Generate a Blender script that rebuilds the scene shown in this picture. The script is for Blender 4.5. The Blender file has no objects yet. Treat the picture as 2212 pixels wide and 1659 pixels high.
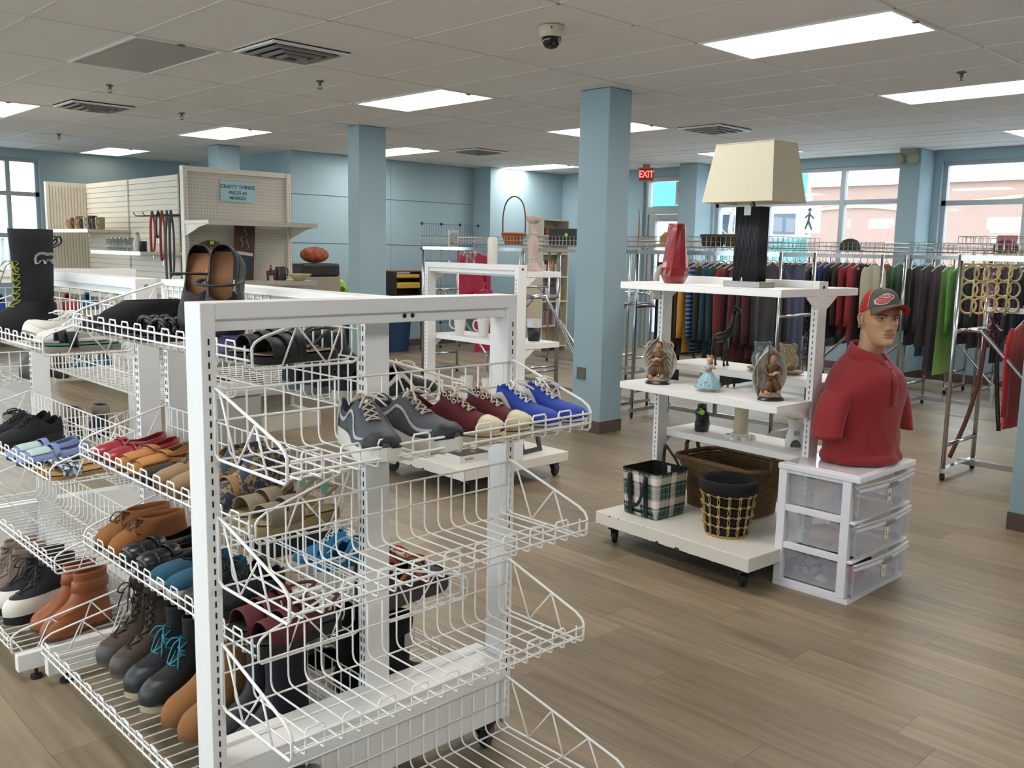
import bpy, math, random
from mathutils import Vector, Matrix
random.seed(7)
SC = bpy.context.scene
COL = SC.collection
PI = math.pi
# ------------------------------------------------------------------ camera
HC, HZ = 1.475, 2.74
def make_camera():
    yaw, pit, rol, fpx = .804054885, .14421263, .0190144362, 1992.46
    f = Vector((math.cos(yaw)*math.cos(pit), math.sin(yaw)*math.cos(pit), -math.sin(pit)))
    r = f.cross(Vector((0, 0, 1))).normalized()
    u = r.cross(f)
    r2 = r*math.cos(rol) + u*math.sin(rol)
    u2 = u*math.cos(rol) - r*math.sin(rol)
    cd = bpy.data.cameras.new('camera'); co = bpy.data.objects.new('camera', cd); COL.objects.link(co)
    cd.sensor_width = 36.0; cd.sensor_fit = 'HORIZONTAL'; cd.lens = 36.0*fpx/2212.0
    cd.clip_start = .05; cd.clip_end = 300
    M = Matrix((r2, u2, -f)).transposed().to_4x4(); M.translation = (0, 0, HC)
    co.matrix_world = M
    SC.camera = co
make_camera()
# ------------------------------------------------------------------ world, exposure
W = bpy.data.worlds.new('overcast_sky'); SC.world = W; W.use_nodes = True
bg = W.node_tree.nodes['Background']
bg.inputs[0].default_value = (.86, .93, 1.0, 1); bg.inputs[1].default_value = 5.0
vs = SC.view_settings
vs.view_transform = 'Standard'; vs.look = 'None'; vs.gamma = 1; vs.use_curve_mapping = False
vs.exposure = 0.6
PANEL_EMIT = 10.0

# ------------------------------------------------------------------ materials
def lin(c):
    c = c/255.0
    return c/12.92 if c <= .04045 else ((c+.055)/1.055)**2.4
def rgb(h):
    if isinstance(h, str): h = (int(h[0:2], 16), int(h[2:4], 16), int(h[4:6], 16))
    return (lin(h[0]), lin(h[1]), lin(h[2]), 1)
MATS = {}
def mat(name, col, rough=.5, metal=0.0, var=.08, scale=30.0, bump=0.0, bscale=None, spec=.5, emit=0, trans=0.0, alpha=1.0, stretch=None, sheen=0, coat=0):
    if name in MATS: return MATS[name]
    m = bpy.data.materials.new(name); m.use_nodes = True
    nt = m.node_tree; N = nt.nodes; L = nt.links
    b = N['Principled BSDF']
    c = rgb(col)
    b.inputs['Roughness'].default_value = rough; b.inputs['Metallic'].default_value = metal
    b.inputs['Specular IOR Level'].default_value = spec
    if sheen: b.inputs['Sheen Weight'].default_value = sheen
    if coat: b.inputs['Coat Weight'].default_value = coat
    if trans: b.inputs['Transmission Weight'].default_value = trans
    if alpha < 1: b.inputs['Alpha'].default_value = alpha
    tc = N.new('ShaderNodeTexCoord'); mp = N.new('ShaderNodeMapping')
    if stretch: mp.inputs['Scale'].default_value = stretch
    nz = N.new('ShaderNodeTexNoise'); nz.inputs['Scale'].default_value = scale; nz.inputs['Detail'].default_value = 4
    L.new(tc.outputs['Object'], mp.inputs['Vector']); L.new(mp.outputs[0], nz.inputs['Vector'])
    mx = N.new('ShaderNodeMix'); mx.data_type = 'RGBA'
    mx.inputs[6].default_value = tuple(max(0, x*(1-var)) for x in c[:3])+(1,)
    mx.inputs[7].default_value = tuple(min(1, x*(1+var)) for x in c[:3])+(1,)
    L.new(nz.outputs[0], mx.inputs[0]); L.new(mx.outputs[2], b.inputs['Base Color'])
    if bump:
        bp = N.new('ShaderNodeBump'); bp.inputs['Strength'].default_value = bump; bp.inputs['Distance'].default_value = .01
        if bscale:
            n2 = N.new('ShaderNodeTexNoise'); n2.inputs['Scale'].default_value = bscale; L.new(mp.outputs[0], n2.inputs['Vector']); L.new(n2.outputs[0], bp.inputs['Height'])
        else: L.new(nz.outputs[0], bp.inputs['Height'])
        L.new(bp.outputs[0], b.inputs['Normal'])
    if emit:
        b.inputs['Emission Color'].default_value = c; b.inputs['Emission Strength'].default_value = emit
    MATS[name] = m
    return m
def nodes_of(m): return m.node_tree.nodes, m.node_tree.links, m.node_tree.nodes['Principled BSDF']
def glass_mat(name, tint, gl=.08, rough=.02):
    if name in MATS: return MATS[name]
    m = bpy.data.materials.new(name); m.use_nodes = True; N = m.node_tree.nodes; L = m.node_tree.links
    N.remove(N['Principled BSDF']); out = N['Material Output']
    t = N.new('ShaderNodeBsdfTransparent'); t.inputs[0].default_value = rgb(tint)
    g = N.new('ShaderNodeBsdfGlossy'); g.inputs['Roughness'].default_value = rough
    fr = N.new('ShaderNodeLayerWeight'); fr.inputs[0].default_value = .3
    ml = N.new('ShaderNodeMath'); ml.operation = 'MULTIPLY_ADD'; ml.inputs[1].default_value = .35; ml.inputs[2].default_value = gl
    x = N.new('ShaderNodeMixShader')
    L.new(fr.outputs['Fresnel'], ml.inputs[0]); L.new(ml.outputs[0], x.inputs[0]); L.new(t.outputs[0], x.inputs[1]); L.new(g.outputs[0], x.inputs[2]); L.new(x.outputs[0], out.inputs[0])
    MATS[name] = m
    return m
def milky(name, tint, mixf):        # frosted plastic: part see-through, part diffuse
    if name in MATS: return MATS[name]
    m = bpy.data.materials.new(name); m.use_nodes = True; N = m.node_tree.nodes; L = m.node_tree.links
    b = N['Principled BSDF']; out = N['Material Output']
    b.inputs['Base Color'].default_value = rgb(tint); b.inputs['Roughness'].default_value = .35
    nz = N.new('ShaderNodeTexNoise'); nz.inputs['Scale'].default_value = 9
    ml = N.new('ShaderNodeMath'); ml.operation = 'MULTIPLY_ADD'; ml.inputs[1].default_value = .15; ml.inputs[2].default_value = mixf-.07
    t = N.new('ShaderNodeBsdfTransparent'); x = N.new('ShaderNodeMixShader')
    L.new(nz.outputs[0], ml.inputs[0]); L.new(ml.outputs[0], x.inputs[0]); L.new(t.outputs[0], x.inputs[1]); L.new(b.outputs[0], x.inputs[2]); L.new(x.outputs[0], out.inputs[0])
    MATS[name] = m
    return m
def emis(name, col, s):
    if name in MATS: return MATS[name]
    m = bpy.data.materials.new(name); m.use_nodes = True; N = m.node_tree.nodes; L = m.node_tree.links
    b = N['Principled BSDF']; b.inputs['Base Color'].default_value = (.8, .8, .8, 1)
    b.inputs['Emission Color'].default_value = rgb(col); b.inputs['Emission Strength'].default_value = s
    nz = N.new('ShaderNodeTexNoise'); nz.inputs['Scale'].default_value = 60; bp = N.new('ShaderNodeBump'); bp.inputs['Strength'].default_value = .1
    L.new(nz.outputs[0], bp.inputs['Height']); L.new(bp.outputs[0], b.inputs['Normal'])
    MATS[name] = m
    return m
# ------------------------------------------------------------------ mesh builder
class MB:
    def __init__(s): s.v = []; s.f = []; s.m = []; s.c = 0; s.X = None
    def mi(s, i): s.c = i; return s
    def _add(s, vs, fs):
        o = len(s.v)
        if s.X is not None: vs = [s.X @ Vector(p) for p in vs]
        s.v += [tuple(p) for p in vs]; s.f += [tuple(i+o for i in f) for f in fs]; s.m += [s.c]*len(fs)
        return s
    def bx(s, x0, y0, z0, x1, y1, z1):
        vs = [(x0,y0,z0),(x1,y0,z0),(x1,y1,z0),(x0,y1,z0),(x0,y0,z1),(x1,y0,z1),(x1,y1,z1),(x0,y1,z1)]
        return s._add(vs, [(0,3,2,1),(4,5,6,7),(0,1,5,4),(1,2,6,5),(2,3,7,6),(3,0,4,7)])
    def cb(s, c, d, M=None):          # centred box, optional matrix
        hx, hy, hz = d[0]/2, d[1]/2, d[2]/2
        vs = [Vector((x,y,z)) for z in (-hz,hz) for x,y in ((-hx,-hy),(hx,-hy),(hx,hy),(-hx,hy))]
        if M is not None: vs = [M @ p for p in vs]
        vs = [p+Vector(c) for p in vs]
        return s._add(vs, [(0,3,2,1),(4,5,6,7),(0,1,5,4),(1,2,6,5),(2,3,7,6),(3,0,4,7)])
    def tube(s, pts, r, n=6, closed=False, cap=True, flat=1.0, flatb=1.0):
        P = [Vector(p) for p in pts]; k = len(P)
        R = r if isinstance(r, (list, tuple)) else [r]*k
        vs = []; ref = None
        for i in range(k):
            if closed: t = P[(i+1) % k]-P[i-1]
            else: t = P[min(i+1, k-1)]-P[max(i-1, 0)]
            t.normalize()
            if ref is None:
                a = Vector((0,0,1)) if abs(t.z) < .9 else Vector((1,0,0))
                ref = a - t*a.dot(t)
            else: ref = ref - t*ref.dot(t)
            ref.normalize(); b = t.cross(ref)
            for j in range(n):
                an = 2*PI*j/n
                vs.append(P[i]+(ref*math.cos(an)*flat+b*math.sin(an)*flatb)*R[i])
        fs = []
        for i in range(k if closed else k-1):
            a = i*n; c = ((i+1) % k)*n
            for j in range(n): fs.append((a+j, a+(j+1) % n, c+(j+1) % n, c+j))
        if cap and not closed:
            fs.append(tuple(range(n-1, -1, -1))); fs.append(tuple((k-1)*n+j for j in range(n)))
        return s._add(vs, fs)
    def lathe(s, prof, n=24, c=(0,0,0), sx=1, sy=1, fn=None):
        vs = []; k = len(prof)
        for i, (r, z) in enumerate(prof):
            for j in range(n):
                a = 2*PI*j/n; q = fn(a, i/(k-1.0)) if fn else 1
                vs.append((c[0]+r*q*math.cos(a)*sx, c[1]+r*q*math.sin(a)*sy, c[2]+z))
        fs = [(i*n+j, i*n+(j+1) % n, (i+1)*n+(j+1) % n, (i+1)*n+j) for i in range(k-1) for j in range(n)]
        if prof[0][0] > 1e-5: fs.append(tuple(range(n-1, -1, -1)))
        if prof[-1][0] > 1e-5: fs.append(tuple((k-1)*n+j for j in range(n)))
        return s._add(vs, fs)
    def cyl(s, c, r, h, n=16, axis='z'):
        vs = []
        for z in (0, h):
            for j in range(n):
                a = 2*PI*j/n; x, y = r*math.cos(a), r*math.sin(a)
                p = (x, y, z) if axis == 'z' else ((z, x, y) if axis == 'x' else (y, z, x))
                vs.append((c[0]+p[0], c[1]+p[1], c[2]+p[2]))
        fs = [(j, (j+1) % n, n+(j+1) % n, n+j) for j in range(n)]+[tuple(range(n-1,-1,-1)), tuple(range(n, 2*n))]
        return s._add(vs, fs)
    def ball(s, c, r, n=10, m=7, sc=(1,1,1)):
        pr = [(max(1e-4, math.sin(PI*i/m)), -math.cos(PI*i/m)) for i in range(m+1)]
        vs = []; 
        for (q, z) in pr:
            for j in range(n):
                a = 2*PI*j/n; vs.append((c[0]+r*q*math.cos(a)*sc[0], c[1]+r*q*math.sin(a)*sc[1], c[2]+r*z*sc[2]))
        return s._add(vs, [(i*n+j, i*n+(j+1) % n, (i+1)*n+(j+1) % n, (i+1)*n+j) for i in range(m) for j in range(n)])
    def prism(s, poly, d0, d1, axis='y'):
        k = len(poly); vs = []
        for d in (d0, d1):
            for (a, b) in poly: vs.append({'y': (a, d, b), 'x': (d, a, b), 'z': (a, b, d)}[axis])
        return s._add(vs, [tuple(range(k)), tuple(range(2*k-1, k-1, -1))]+[(i, k+i, k+(i+1) % k, (i+1) % k) for i in range(k)])
    def grid(s, rows, cu=False, cv=False):
        nr, nc = len(rows), len(rows[0]); vs = [p for r in rows for p in r]; fs = []
        for i in range(nr if cv else nr-1):
            for j in range(nc if cu else nc-1):
                a, b = i*nc+j, i*nc+(j+1) % nc; c, d = ((i+1) % nr)*nc+(j+1) % nc, ((i+1) % nr)*nc+j
                fs.append((a, b, c, d))
        return s._add(vs, fs)
    def fan(s, ring):
        k = len(ring); c = sum((Vector(p) for p in ring), Vector())/k
        return s._add(list(ring)+[c], [(i, (i+1) % k, k) for i in range(k)])
    def mesh(s, name, mats, smooth=False, merge=False):
        me = bpy.data.meshes.new(name); me.from_pydata(s.v, [], s.f)
        if not isinstance(mats, (list, tuple)): mats = [mats]
        for m in mats: me.materials.append(m)
        if len(mats) > 1: me.polygons.foreach_set('material_index', s.m)
        if merge:
            import bmesh
            bm = bmesh.new(); bm.from_mesh(me); bmesh.ops.remove_doubles(bm, verts=bm.verts, dist=1e-5)
            bmesh.ops.recalc_face_normals(bm, faces=bm.faces); bm.to_mesh(me); bm.free()
        if smooth: me.polygons.foreach_set('use_smooth', [True]*len(me.polygons))
        me.update()
        return me
    def build(s, name, mats, parent=None, loc=(0,0,0), rot=(0,0,0), smooth=False, bev=0, solid=0, sub=0, merge=False, kind=None, label=None, auto=0):
        me = s.mesh(name, mats, smooth, merge)
        if auto and smooth: me.set_sharp_from_angle(angle=math.radians(auto))
        return put(name, me, parent, loc, rot, bev, solid, sub, kind, label)
def put(name, me, parent=None, loc=(0,0,0), rot=(0,0,0), bev=0, solid=0, sub=0, kind=None, label=None):
    o = bpy.data.objects.new(name, me); COL.objects.link(o)
    o.location = loc; o.rotation_euler = rot
    if parent is not None: o.parent = parent
    if solid:
        md = o.modifiers.new('thickness', 'SOLIDIFY'); md.thickness = solid; md.offset = -1
    if sub:
        md = o.modifiers.new('smooth', 'SUBSURF'); md.levels = sub; md.render_levels = sub
    if bev:
        md = o.modifiers.new('bevel', 'BEVEL'); md.width = bev; md.segments = 2; md.limit_method = 'ANGLE'
    if kind: o['kind'] = kind
    if label: o['label'] = label
    return o
def tag(o, label, cat, group=None):
    o['label'] = label; o['category'] = cat
    if group: o['group'] = group
    return o
def thing(name, label, cat, loc=(0,0,0), rz=0, group=None, rot=None):
    o = bpy.data.objects.new(name, None); COL.objects.link(o); o.empty_display_size = .05
    o.location = loc; o.rotation_euler = rot if rot else (0, 0, rz)
    return tag(o, label, cat, group)
def struct(o): o['kind'] = 'structure'; return o
def dup(root, loc=None, rot=None, label=None, group=None):
    r = root.copy(); COL.objects.link(r)
    if loc is not None: r.location = loc
    if rot is not None: r.rotation_euler = rot
    if label: r['label'] = label
    if group: r['group'] = group
    for ch in list(root.children):
        c = ch.copy(); COL.objects.link(c); c.parent = r
        for g in list(ch.children):
            d = g.copy(); COL.objects.link(d); d.parent = c
    return r
def text_mesh(txt, size, mname, mt, parent, loc, rot, ext=.0006, align='CENTER', bold=0.0, name='lettering'):
    cu = bpy.data.curves.new(mname, 'FONT'); cu.body = txt; cu.size = size; cu.extrude = ext; cu.align_x = align; cu.align_y = 'CENTER'; cu.offset = bold
    cu.resolution_u = 3
    ob = bpy.data.objects.new('tmp', cu); COL.objects.link(ob)
    dg = bpy.context.evaluated_depsgraph_get(); me = bpy.data.meshes.new_from_object(ob.evaluated_get(dg))
    bpy.data.objects.remove(ob); me.materials.clear(); me.materials.append(mt)
    return put(name, me, parent, loc, rot)
def lerp(a, b, t): return a+(b-a)*t
def interp(x, tab):
    if x <= tab[0][0]: return tab[0][1]
    for (a, p), (b, q) in zip(tab, tab[1:]):
        if x <= b:
            t = (x-a)/(b-a); t = t*t*(3-2*t) if False else t
            return p+(q-p)*t
    return tab[-1][1]
def crom(tab, n):      # smooth resample of list of tuples (Catmull-Rom)
    out = []; k = len(tab)
    for i in range(n):
        u = i*(k-1)/(n-1.0); a = min(int(u), k-2); t = u-a
        p0, p1, p2, p3 = tab[max(a-1, 0)], tab[a], tab[a+1], tab[min(a+2, k-1)]
        out.append(tuple(.5*((2*q1)+(-q0+q2)*t+(2*q0-5*q1+4*q2-q3)*t*t+(-q0+3*q1-3*q2+q3)*t**3) for q0, q1, q2, q3 in zip(p0, p1, p2, p3)))
    return out
def arc(c, r, a0, a1, n, plane='xz', off=0):
    o = []
    for i in range(n+1):
        a = lerp(a0, a1, i/n); x, y = c[0]+r*math.cos(a), c[1]+r*math.sin(a)
        o.append({'xz': (x, off, y), 'yz': (off, x, y), 'xy': (x, y, off)}[plane])
    return o
# common materials
white = mat('white_enamel', 'EBEAE8', .35, var=.03, scale=8)
white2 = mat('white_wire_coating', 'EEECE8', .4, var=.03, scale=15)
dark = mat('slot_shadow', '191919', .8)
blk = mat('black_rubber', '161719', .6, var=.2)
chrome = mat('chrome_tube', 'B8B9BA', .22, 1.0, var=.05)
steel = mat('brushed_steel', '9C9A96', .35, 1.0, var=.08, stretch=(1, 30, 1))
wallb = mat('pale_blue_wall_paint', '95AEB8', .7, var=.03, scale=3, bump=.05, bscale=250)
brownbase = mat('brown_vinyl_base', '5A4A42', .5)
# ------------------------------------------------------------------ room shell
def plank_material():
    m = bpy.data.materials.new('vinyl_plank'); m.use_nodes = True; N, L, b = nodes_of(m)
    b.inputs['Roughness'].default_value = .42
    oi = N.new('ShaderNodeObjectInfo'); geo = N.new('ShaderNodeNewGeometry')
    mp = N.new('ShaderNodeMapping'); mp.inputs['Scale'].default_value = (22, 1.6, 1)
    sep = N.new('ShaderNodeVectorMath'); sep.operation = 'ADD'
    cmb = N.new('ShaderNodeCombineXYZ'); mu = N.new('ShaderNodeMath'); mu.operation = 'MULTIPLY'; mu.inputs[1].default_value = 37
    L.new(oi.outputs['Random'], mu.inputs[0]); L.new(mu.outputs[0], cmb.inputs[2])
    L.new(geo.outputs['Position'], sep.inputs[0]); L.new(cmb.outputs[0], sep.inputs[1]); L.new(sep.outputs[0], mp.inputs[0])
    nz = N.new('ShaderNodeTexNoise'); nz.inputs['Scale'].default_value = 1.5; nz.inputs['Detail'].default_value = 6; L.new(mp.outputs[0], nz.inputs['Vector'])
    r1 = N.new('ShaderNodeValToRGB'); r1.color_ramp.elements[0].position = .3; r1.color_ramp.elements[1].position = .72
    r1.color_ramp.elements[0].color = rgb('756752'); r1.color_ramp.elements[1].color = rgb('92826A')
    L.new(nz.outputs[0], r1.inputs[0])
    r2 = N.new('ShaderNodeMapRange'); r2.inputs[3].default_value = .84; r2.inputs[4].default_value = 1.16
    L.new(oi.outputs['Random'], r2.inputs[0])
    vm = N.new('ShaderNodeVectorMath'); vm.operation = 'SCALE'; L.new(r1.outputs[0], vm.inputs[0]); L.new(r2.outputs[0], vm.inputs['Scale'])
    L.new(vm.outputs[0], b.inputs['Base Color'])
    bp = N.new('ShaderNodeBump'); bp.inputs['Strength'].default_value = .06; bp.inputs['Distance'].default_value = .003; L.new(nz.outputs[0], bp.inputs['Height']); L.new(bp.outputs[0], b.inputs['Normal'])
    return m
def far_floor_material():
    m = bpy.data.materials.new('vinyl_plank_far'); m.use_nodes = True; N, L, b = nodes_of(m)
    b.inputs['Roughness'].default_value = .42
    geo = N.new('ShaderNodeNewGeometry'); mp = N.new('ShaderNodeMapping'); mp.inputs['Rotation'].default_value = (0, 0, PI/2)
    L.new(geo.outputs['Position'], mp.inputs[0])
    br = N.new('ShaderNodeTexBrick'); br.inputs['Scale'].default_value = 1; br.inputs['Brick Width'].default_value = 1.22; br.inputs['Row Height'].default_value = .18
    br.inputs['Mortar Size'].default_value = .001; br.offset = .37
    br.inputs['Color1'].default_value = rgb('726450'); br.inputs['Color2'].default_value = rgb('90806A'); br.inputs['Mortar'].default_value = rgb('4A4036')
    L.new(mp.outputs[0], br.inputs['Vector']); L.new(br.outputs['Color'], b.inputs['Base Color'])
    return m
FX0, FX1, FY0, FY1 = -3.0, 11.5, -4.0, 14.3
floor = struct(MB().bx(FX0-.2, FY0-.2, -.10, FX1+.2, FY1+.2, -.003).build('floor', far_floor_material()))
def cam_dist(x, y):
    c = SC.camera.matrix_world.inverted() @ Vector((x, y, 0)); return c
def floor_planks():
    pm = plank_material(); me = MB().bx(-.0895, -.6085, -.0029, .0895, .6085, 0).mesh('plank', pm)
    cand = []
    for k in range(0, 50):
        x = .15+.18*k; off = random.random()*1.22
        for j in range(-1, 9):
            y = -1+off+1.218*j
            best = None
            for dy in (-.6, 0, .6):
                c = cam_dist(x, y+dy)
                if c.z < -.3:
                    u, v = -c.x/c.z*1992/2212, -c.y/c.z*1992/2212
                    if abs(u) < .52 and abs(v) < .39 and (best is None or -c.z < best): best = -c.z
            if best: cand.append((best, x, y))
    cand.sort()
    for d, x, y in cand[:296]:
        put('plank', me, floor, (x, y, 0))
floor_planks()
# ceiling
tile_m = mat('ceiling_tile', 'E6E3DF', .9, var=.03, scale=60, bump=.25, bscale=220)
tbar_m = mat('ceiling_grid_bar', 'DDD8D1', .5, var=.03)
ceiling = struct(MB().bx(FX0-.2, FY0-.2, HZ+.05, FX1+.2, FY1+.2, HZ+.25).build('ceiling', tile_m))
XE = lambda i: 2.41+.609*i
YE = lambda j: 3.47+1.222*j
LIGHTS = [(0,-1),(0,5),(4,-1),(4,2),(4,5),(8,-1),(8,2),(8,5),(12.5,-1),(12.5,2),(12.5,5),(-4,-4),(-4,-1),(-4,2),(-4,5),(0,-4),(4,-4),(8,-4),(12,-4),(-8,-1),(-8,2),(-8,5)]
def make_ceiling():
    gm = MB()
    for i in list(range(-8, 13))+[12.5, 13.5, 14.2]:
        if XE(i) < FX1: gm.bx(XE(i)-.009, FY0, HZ+.0015, XE(i)+.009, FY1, HZ+.006)
    gm.build('grid_bars', tbar_m, ceiling)
    gm = MB()
    for j in range(-6, 10):
        if FY0 < YE(j) < FY1: gm.bx(FX0, YE(j)-.009, HZ+.0015, FX1, YE(j)+.009, HZ+.0058)
    gm.build('grid_bars', tbar_m, ceiling)
    tme = MB().bx(-.302, -.608, 0, .302, .608, .02).mesh('ceiling_tile', tile_m)
    skip = set(LIGHTS) | {(0, 2)} | {(i, j) for i in (12, 13) for j in (-1, 2, 5)}
    for i in range(-8, 15):
        for j in range(-6, 9):
            if (i, j) in skip: continue
            cx, cy = XE(i)+.3045, YE(j)+.611
            if cx > FX1-.25 or cy > FY1-.5 or cy < FY0: continue
            c = cam_dist(cx, cy); 
            if i >= -1 and j >= -2: put('ceiling_tile', tme, ceiling, (cx, cy, HZ+.004+random.random()*.002))
    rest = MB()
    for j in (-1, 2, 5): rest.bx(XE(12)+.003, YE(j)+.003, HZ+.004, XE(12.5)-.012, YE(j)+1.219, HZ+.02).bx(XE(13.5)+.012, YE(j)+.003, HZ+.004, XE(14)-.003, YE(j)+1.219, HZ+.02)
    for i in range(-9, -1): 
        for j in range(-6, 9):
            if (i, j) in skip: continue
            rest.bx(max(FX0, XE(i)+.003), YE(j)+.003, HZ+.004, XE(i)+.606, min(FY1, YE(j)+1.219), HZ+.02)
    for i in range(-1, 15):
        for j in range(-6, -2):
            if (i, j) in skip: continue
            rest.bx(XE(i)+.003, max(FY0, YE(j)+.003), HZ+.004, min(FX1, XE(i)+.606), YE(j)+1.219, HZ+.02)
    for i in range(-1, 15): rest.bx(XE(i)+.003, YE(8)+.003, HZ+.004, min(FX1, XE(i)+.606), FY1, HZ+.02)
    for j in range(-2, 9): rest.bx(XE(14)+.609, YE(j)+.003, HZ+.004, FX1, min(FY1, YE(j)+1.219), HZ+.02)
    rest.build('ceiling_tiles_far', tile_m, ceiling, kind='stuff')
make_ceiling()
panel_on = emis('lit_diffuser', (255, 250, 245), PANEL_EMIT)
panel_off = mat('unlit_diffuser', 'A5A49E', .5, var=.04, scale=200, bump=.2)
def ceiling_light(x0, y0, label, on=True, w=.609, l=1.222, grp='lit fluorescent ceiling panels', pm=None):
    t = thing('ceiling_light', label, 'ceiling light', (x0+w/2, y0+l/2, HZ), group=grp if on else None)
    a, b = w/2-.006, l/2-.006; k = .022
    f = MB(); f.bx(-a, -b, -.004, a, -b+k, .03).bx(-a, b-k, -.004, a, b, .03).bx(-a, -b+k, -.004, -a+k, b-k, .03).bx(a-k, -b+k, -.004, a, b-k, .03)
    f.build('frame', white, t)
    MB().bx(-a+k, -b+k, .002, a-k, b-k, .014).build('diffuser', pm or (panel_on if on else panel_off), t)
    MB().bx(-.02, -b, -.012, .02, -b+.03, -.003).build('latch', mat('latch_brown', '6E665A', .5), t)
LLAB = {(4, -1): 'lit fluorescent ceiling panel above the lamp and mannequin display', (4, 2): 'lit fluorescent ceiling panel between the two free-standing blue columns', (4, 5): 'lit fluorescent ceiling panel just behind the pegboard gondola', (8, -1): 'lit fluorescent ceiling panel over the rack with ring hangers', (8, 2): 'lit fluorescent ceiling panel partly hidden by the tall blue column', (8, 5): 'lit fluorescent ceiling panel over the long toy table', (12.5, 2): 'lit fluorescent ceiling panel behind the lamp shade near the windows', (12.5, 5): 'lit fluorescent ceiling panel close to the wall above the handled basket', (12.5, -1): 'lit fluorescent ceiling panel near the street window by the ring hangers', (0, 5): 'lit fluorescent ceiling panel beside a vent near the left hand window'}
for (i, j) in LIGHTS: ceiling_light(XE(i), YE(j), LLAB.get((i, j), 'lit rectangular fluorescent panel in the ceiling behind the photographer'))
ceiling_light(4.86, 12.93, 'lit fluorescent panel close above the end wall over the corner display', grp=None, pm=emis('dim_diffuser', (255, 236, 205), 2.0))
ceiling_light(XE(0), YE(2), 'unlit grey diffuser panel in the ceiling beside the square air vent', on=False)
def vent(x0, y0, label, w=.57, l=.52):
    t = thing('air_vent', label, 'air vent', (x0+w/2, y0+l/2, HZ), group='square ceiling air vents')
    vm = mat('vent_grey', '8E8A84', .5); vd = mat('vent_inside', '2A2825', .8)
    MB().bx(-w/2, -l/2, -.001, w/2, l/2, .004).build('backing', vd, t)
    for k in range(4):
        s = 1-k*.24; a, b = w/2*s, l/2*s; z = -.004-k*.010; e = .026
        f = MB()
        f.prism([(-a, z), (a, z), (a-e*.6, z-.014), (-a+e*.6, z-.014)], -b, -b+e).prism([(-a, z), (a, z), (a-e*.6, z-.014), (-a+e*.6, z-.014)], b-e, b)
        f.prism([(-b, z), (b, z), (b-e*.6, z-.014), (-b+e*.6, z-.014)], -a, -a+e, 'x').prism([(-b, z), (b, z), (b-e*.6, z-.014), (-b+e*.6, z-.014)], a-e, a, 'x')
        f.build('louvre', vm if k else white, t)
for p in ((3.03, 5.33), (3.06, 8.95), (7.9, 5.33), (7.9, 8.95), (2.0, 11.6)): vent(p[0], p[1], 'square louvred air vent set in the ceiling tiles')
def sprinkler(px, py):
    t = thing('sprinkler_head', 'small pendant fire sprinkler head hanging from a ceiling tile', 'sprinkler', (px, py, HZ), group='ceiling sprinklers')
    sm = mat('sprinkler_metal', '6B655C', .4, .7)
    MB().lathe([(.03, 0), (.03, -.006), (.012, -.01), (.012, -.03), (.0, -.03)], 12).build('body', sm, t, smooth=True, auto=40)
    MB().tube([(-.012, 0, -.028), (-.014, 0, -.042), (0, 0, -.055), (.014, 0, -.042), (.012, 0, -.028)], .003, 5).build('arms', sm, t)
    MB().lathe([(.022, -.056), (.022, -.059), (0, -.059)], 12).build('deflector', sm, t)
for p in ((4.03, 6.39), (6.77, 2.63), (3.0, 7.9), (3.9, 11.9), (4.1, 9.0)): sprinkler(*p)
# walls
def wall(name, boxes, m=wallb, bev=0):
    w = MB()
    for b in boxes: w.bx(*b)
    return struct(w.build(name, m, bev=bev))
def wall_with_openings(name, axis, c0, c1, a0, a1, ops):
    bs = []; prev = a0
    def add(u0, u1, z0, z1):
        if u1-u0 < 1e-4 or z1-z0 < 1e-4: return
        bs.append((c0, u0, z0, c1, u1, z1) if axis == 'x' else (u0, c0, z0, u1, c1, z1))
    for (u0, u1, z0, z1) in sorted(ops):
        add(prev, u0, -.003, HZ+.05); add(u0, u1, -.003, z0); add(u0, u1, z1, HZ+.05); prev = u1
    add(prev, a1, -.003, HZ+.05)
    return wall(name, bs)
alu = mat('window_frame_grey', 'A2AAAE', .4, .1, var=.04)
glz = glass_mat('window_glass', 'F3F8F8', .03)
WOPS = [(8.2, 9.1, -.003, 2.62), (5.0, 7.8, .85, 2.62), (1.85, 4.6, .85, 2.62), (-1.3, 1.45, .85, 2.62)]
wall_with_openings('wall_right', 'x', 11.5, 11.75, FY0, 10.8, WOPS)
LOPS = [(2.4, 4.4, .95, 2.62), (-.3, 1.9, .95, 2.62), (-2.7, -.8, .95, 2.62)]
wall_with_openings('wall_left', 'y', 14.3, 14.55, FX0, 6.6, LOPS)
POPS = [(-.5, 2.3, .7, 2.62), (3.0, 5.8, .7, 2.62), (6.5, 9.3, .7, 2.62), (10.2, 13.2, .7, 2.62)]
wall_with_openings('wall_front', 'x', FX0-.25, FX0, FY0, 14.55, POPS)
wall('wall_near', [(FX0-.25, FY0-.25, 0, 11.75, FY0, HZ+.05)])
wall('wall_return', [(6.6, 11.45, 0, 6.85, 14.55, HZ+.05)])
wall('wall_pier', [(9.86, 10.8, 0, 11.75, 11.45, HZ+.05)])
wb = wall('wall_back', [(6.6, 11.21, 0, 9.86, 11.45, HZ+.05)])
for (x0, x1) in ((6.6, 8.24), (8.25, 9.86)):
    for (z0, z1) in ((0, 1.51), (1.522, 2.165), (2.177, HZ)):
        MB().bx(x0, 11.195, z0, x1, 11.21, z1).build('wall_panel', wallb, wb)
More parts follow.
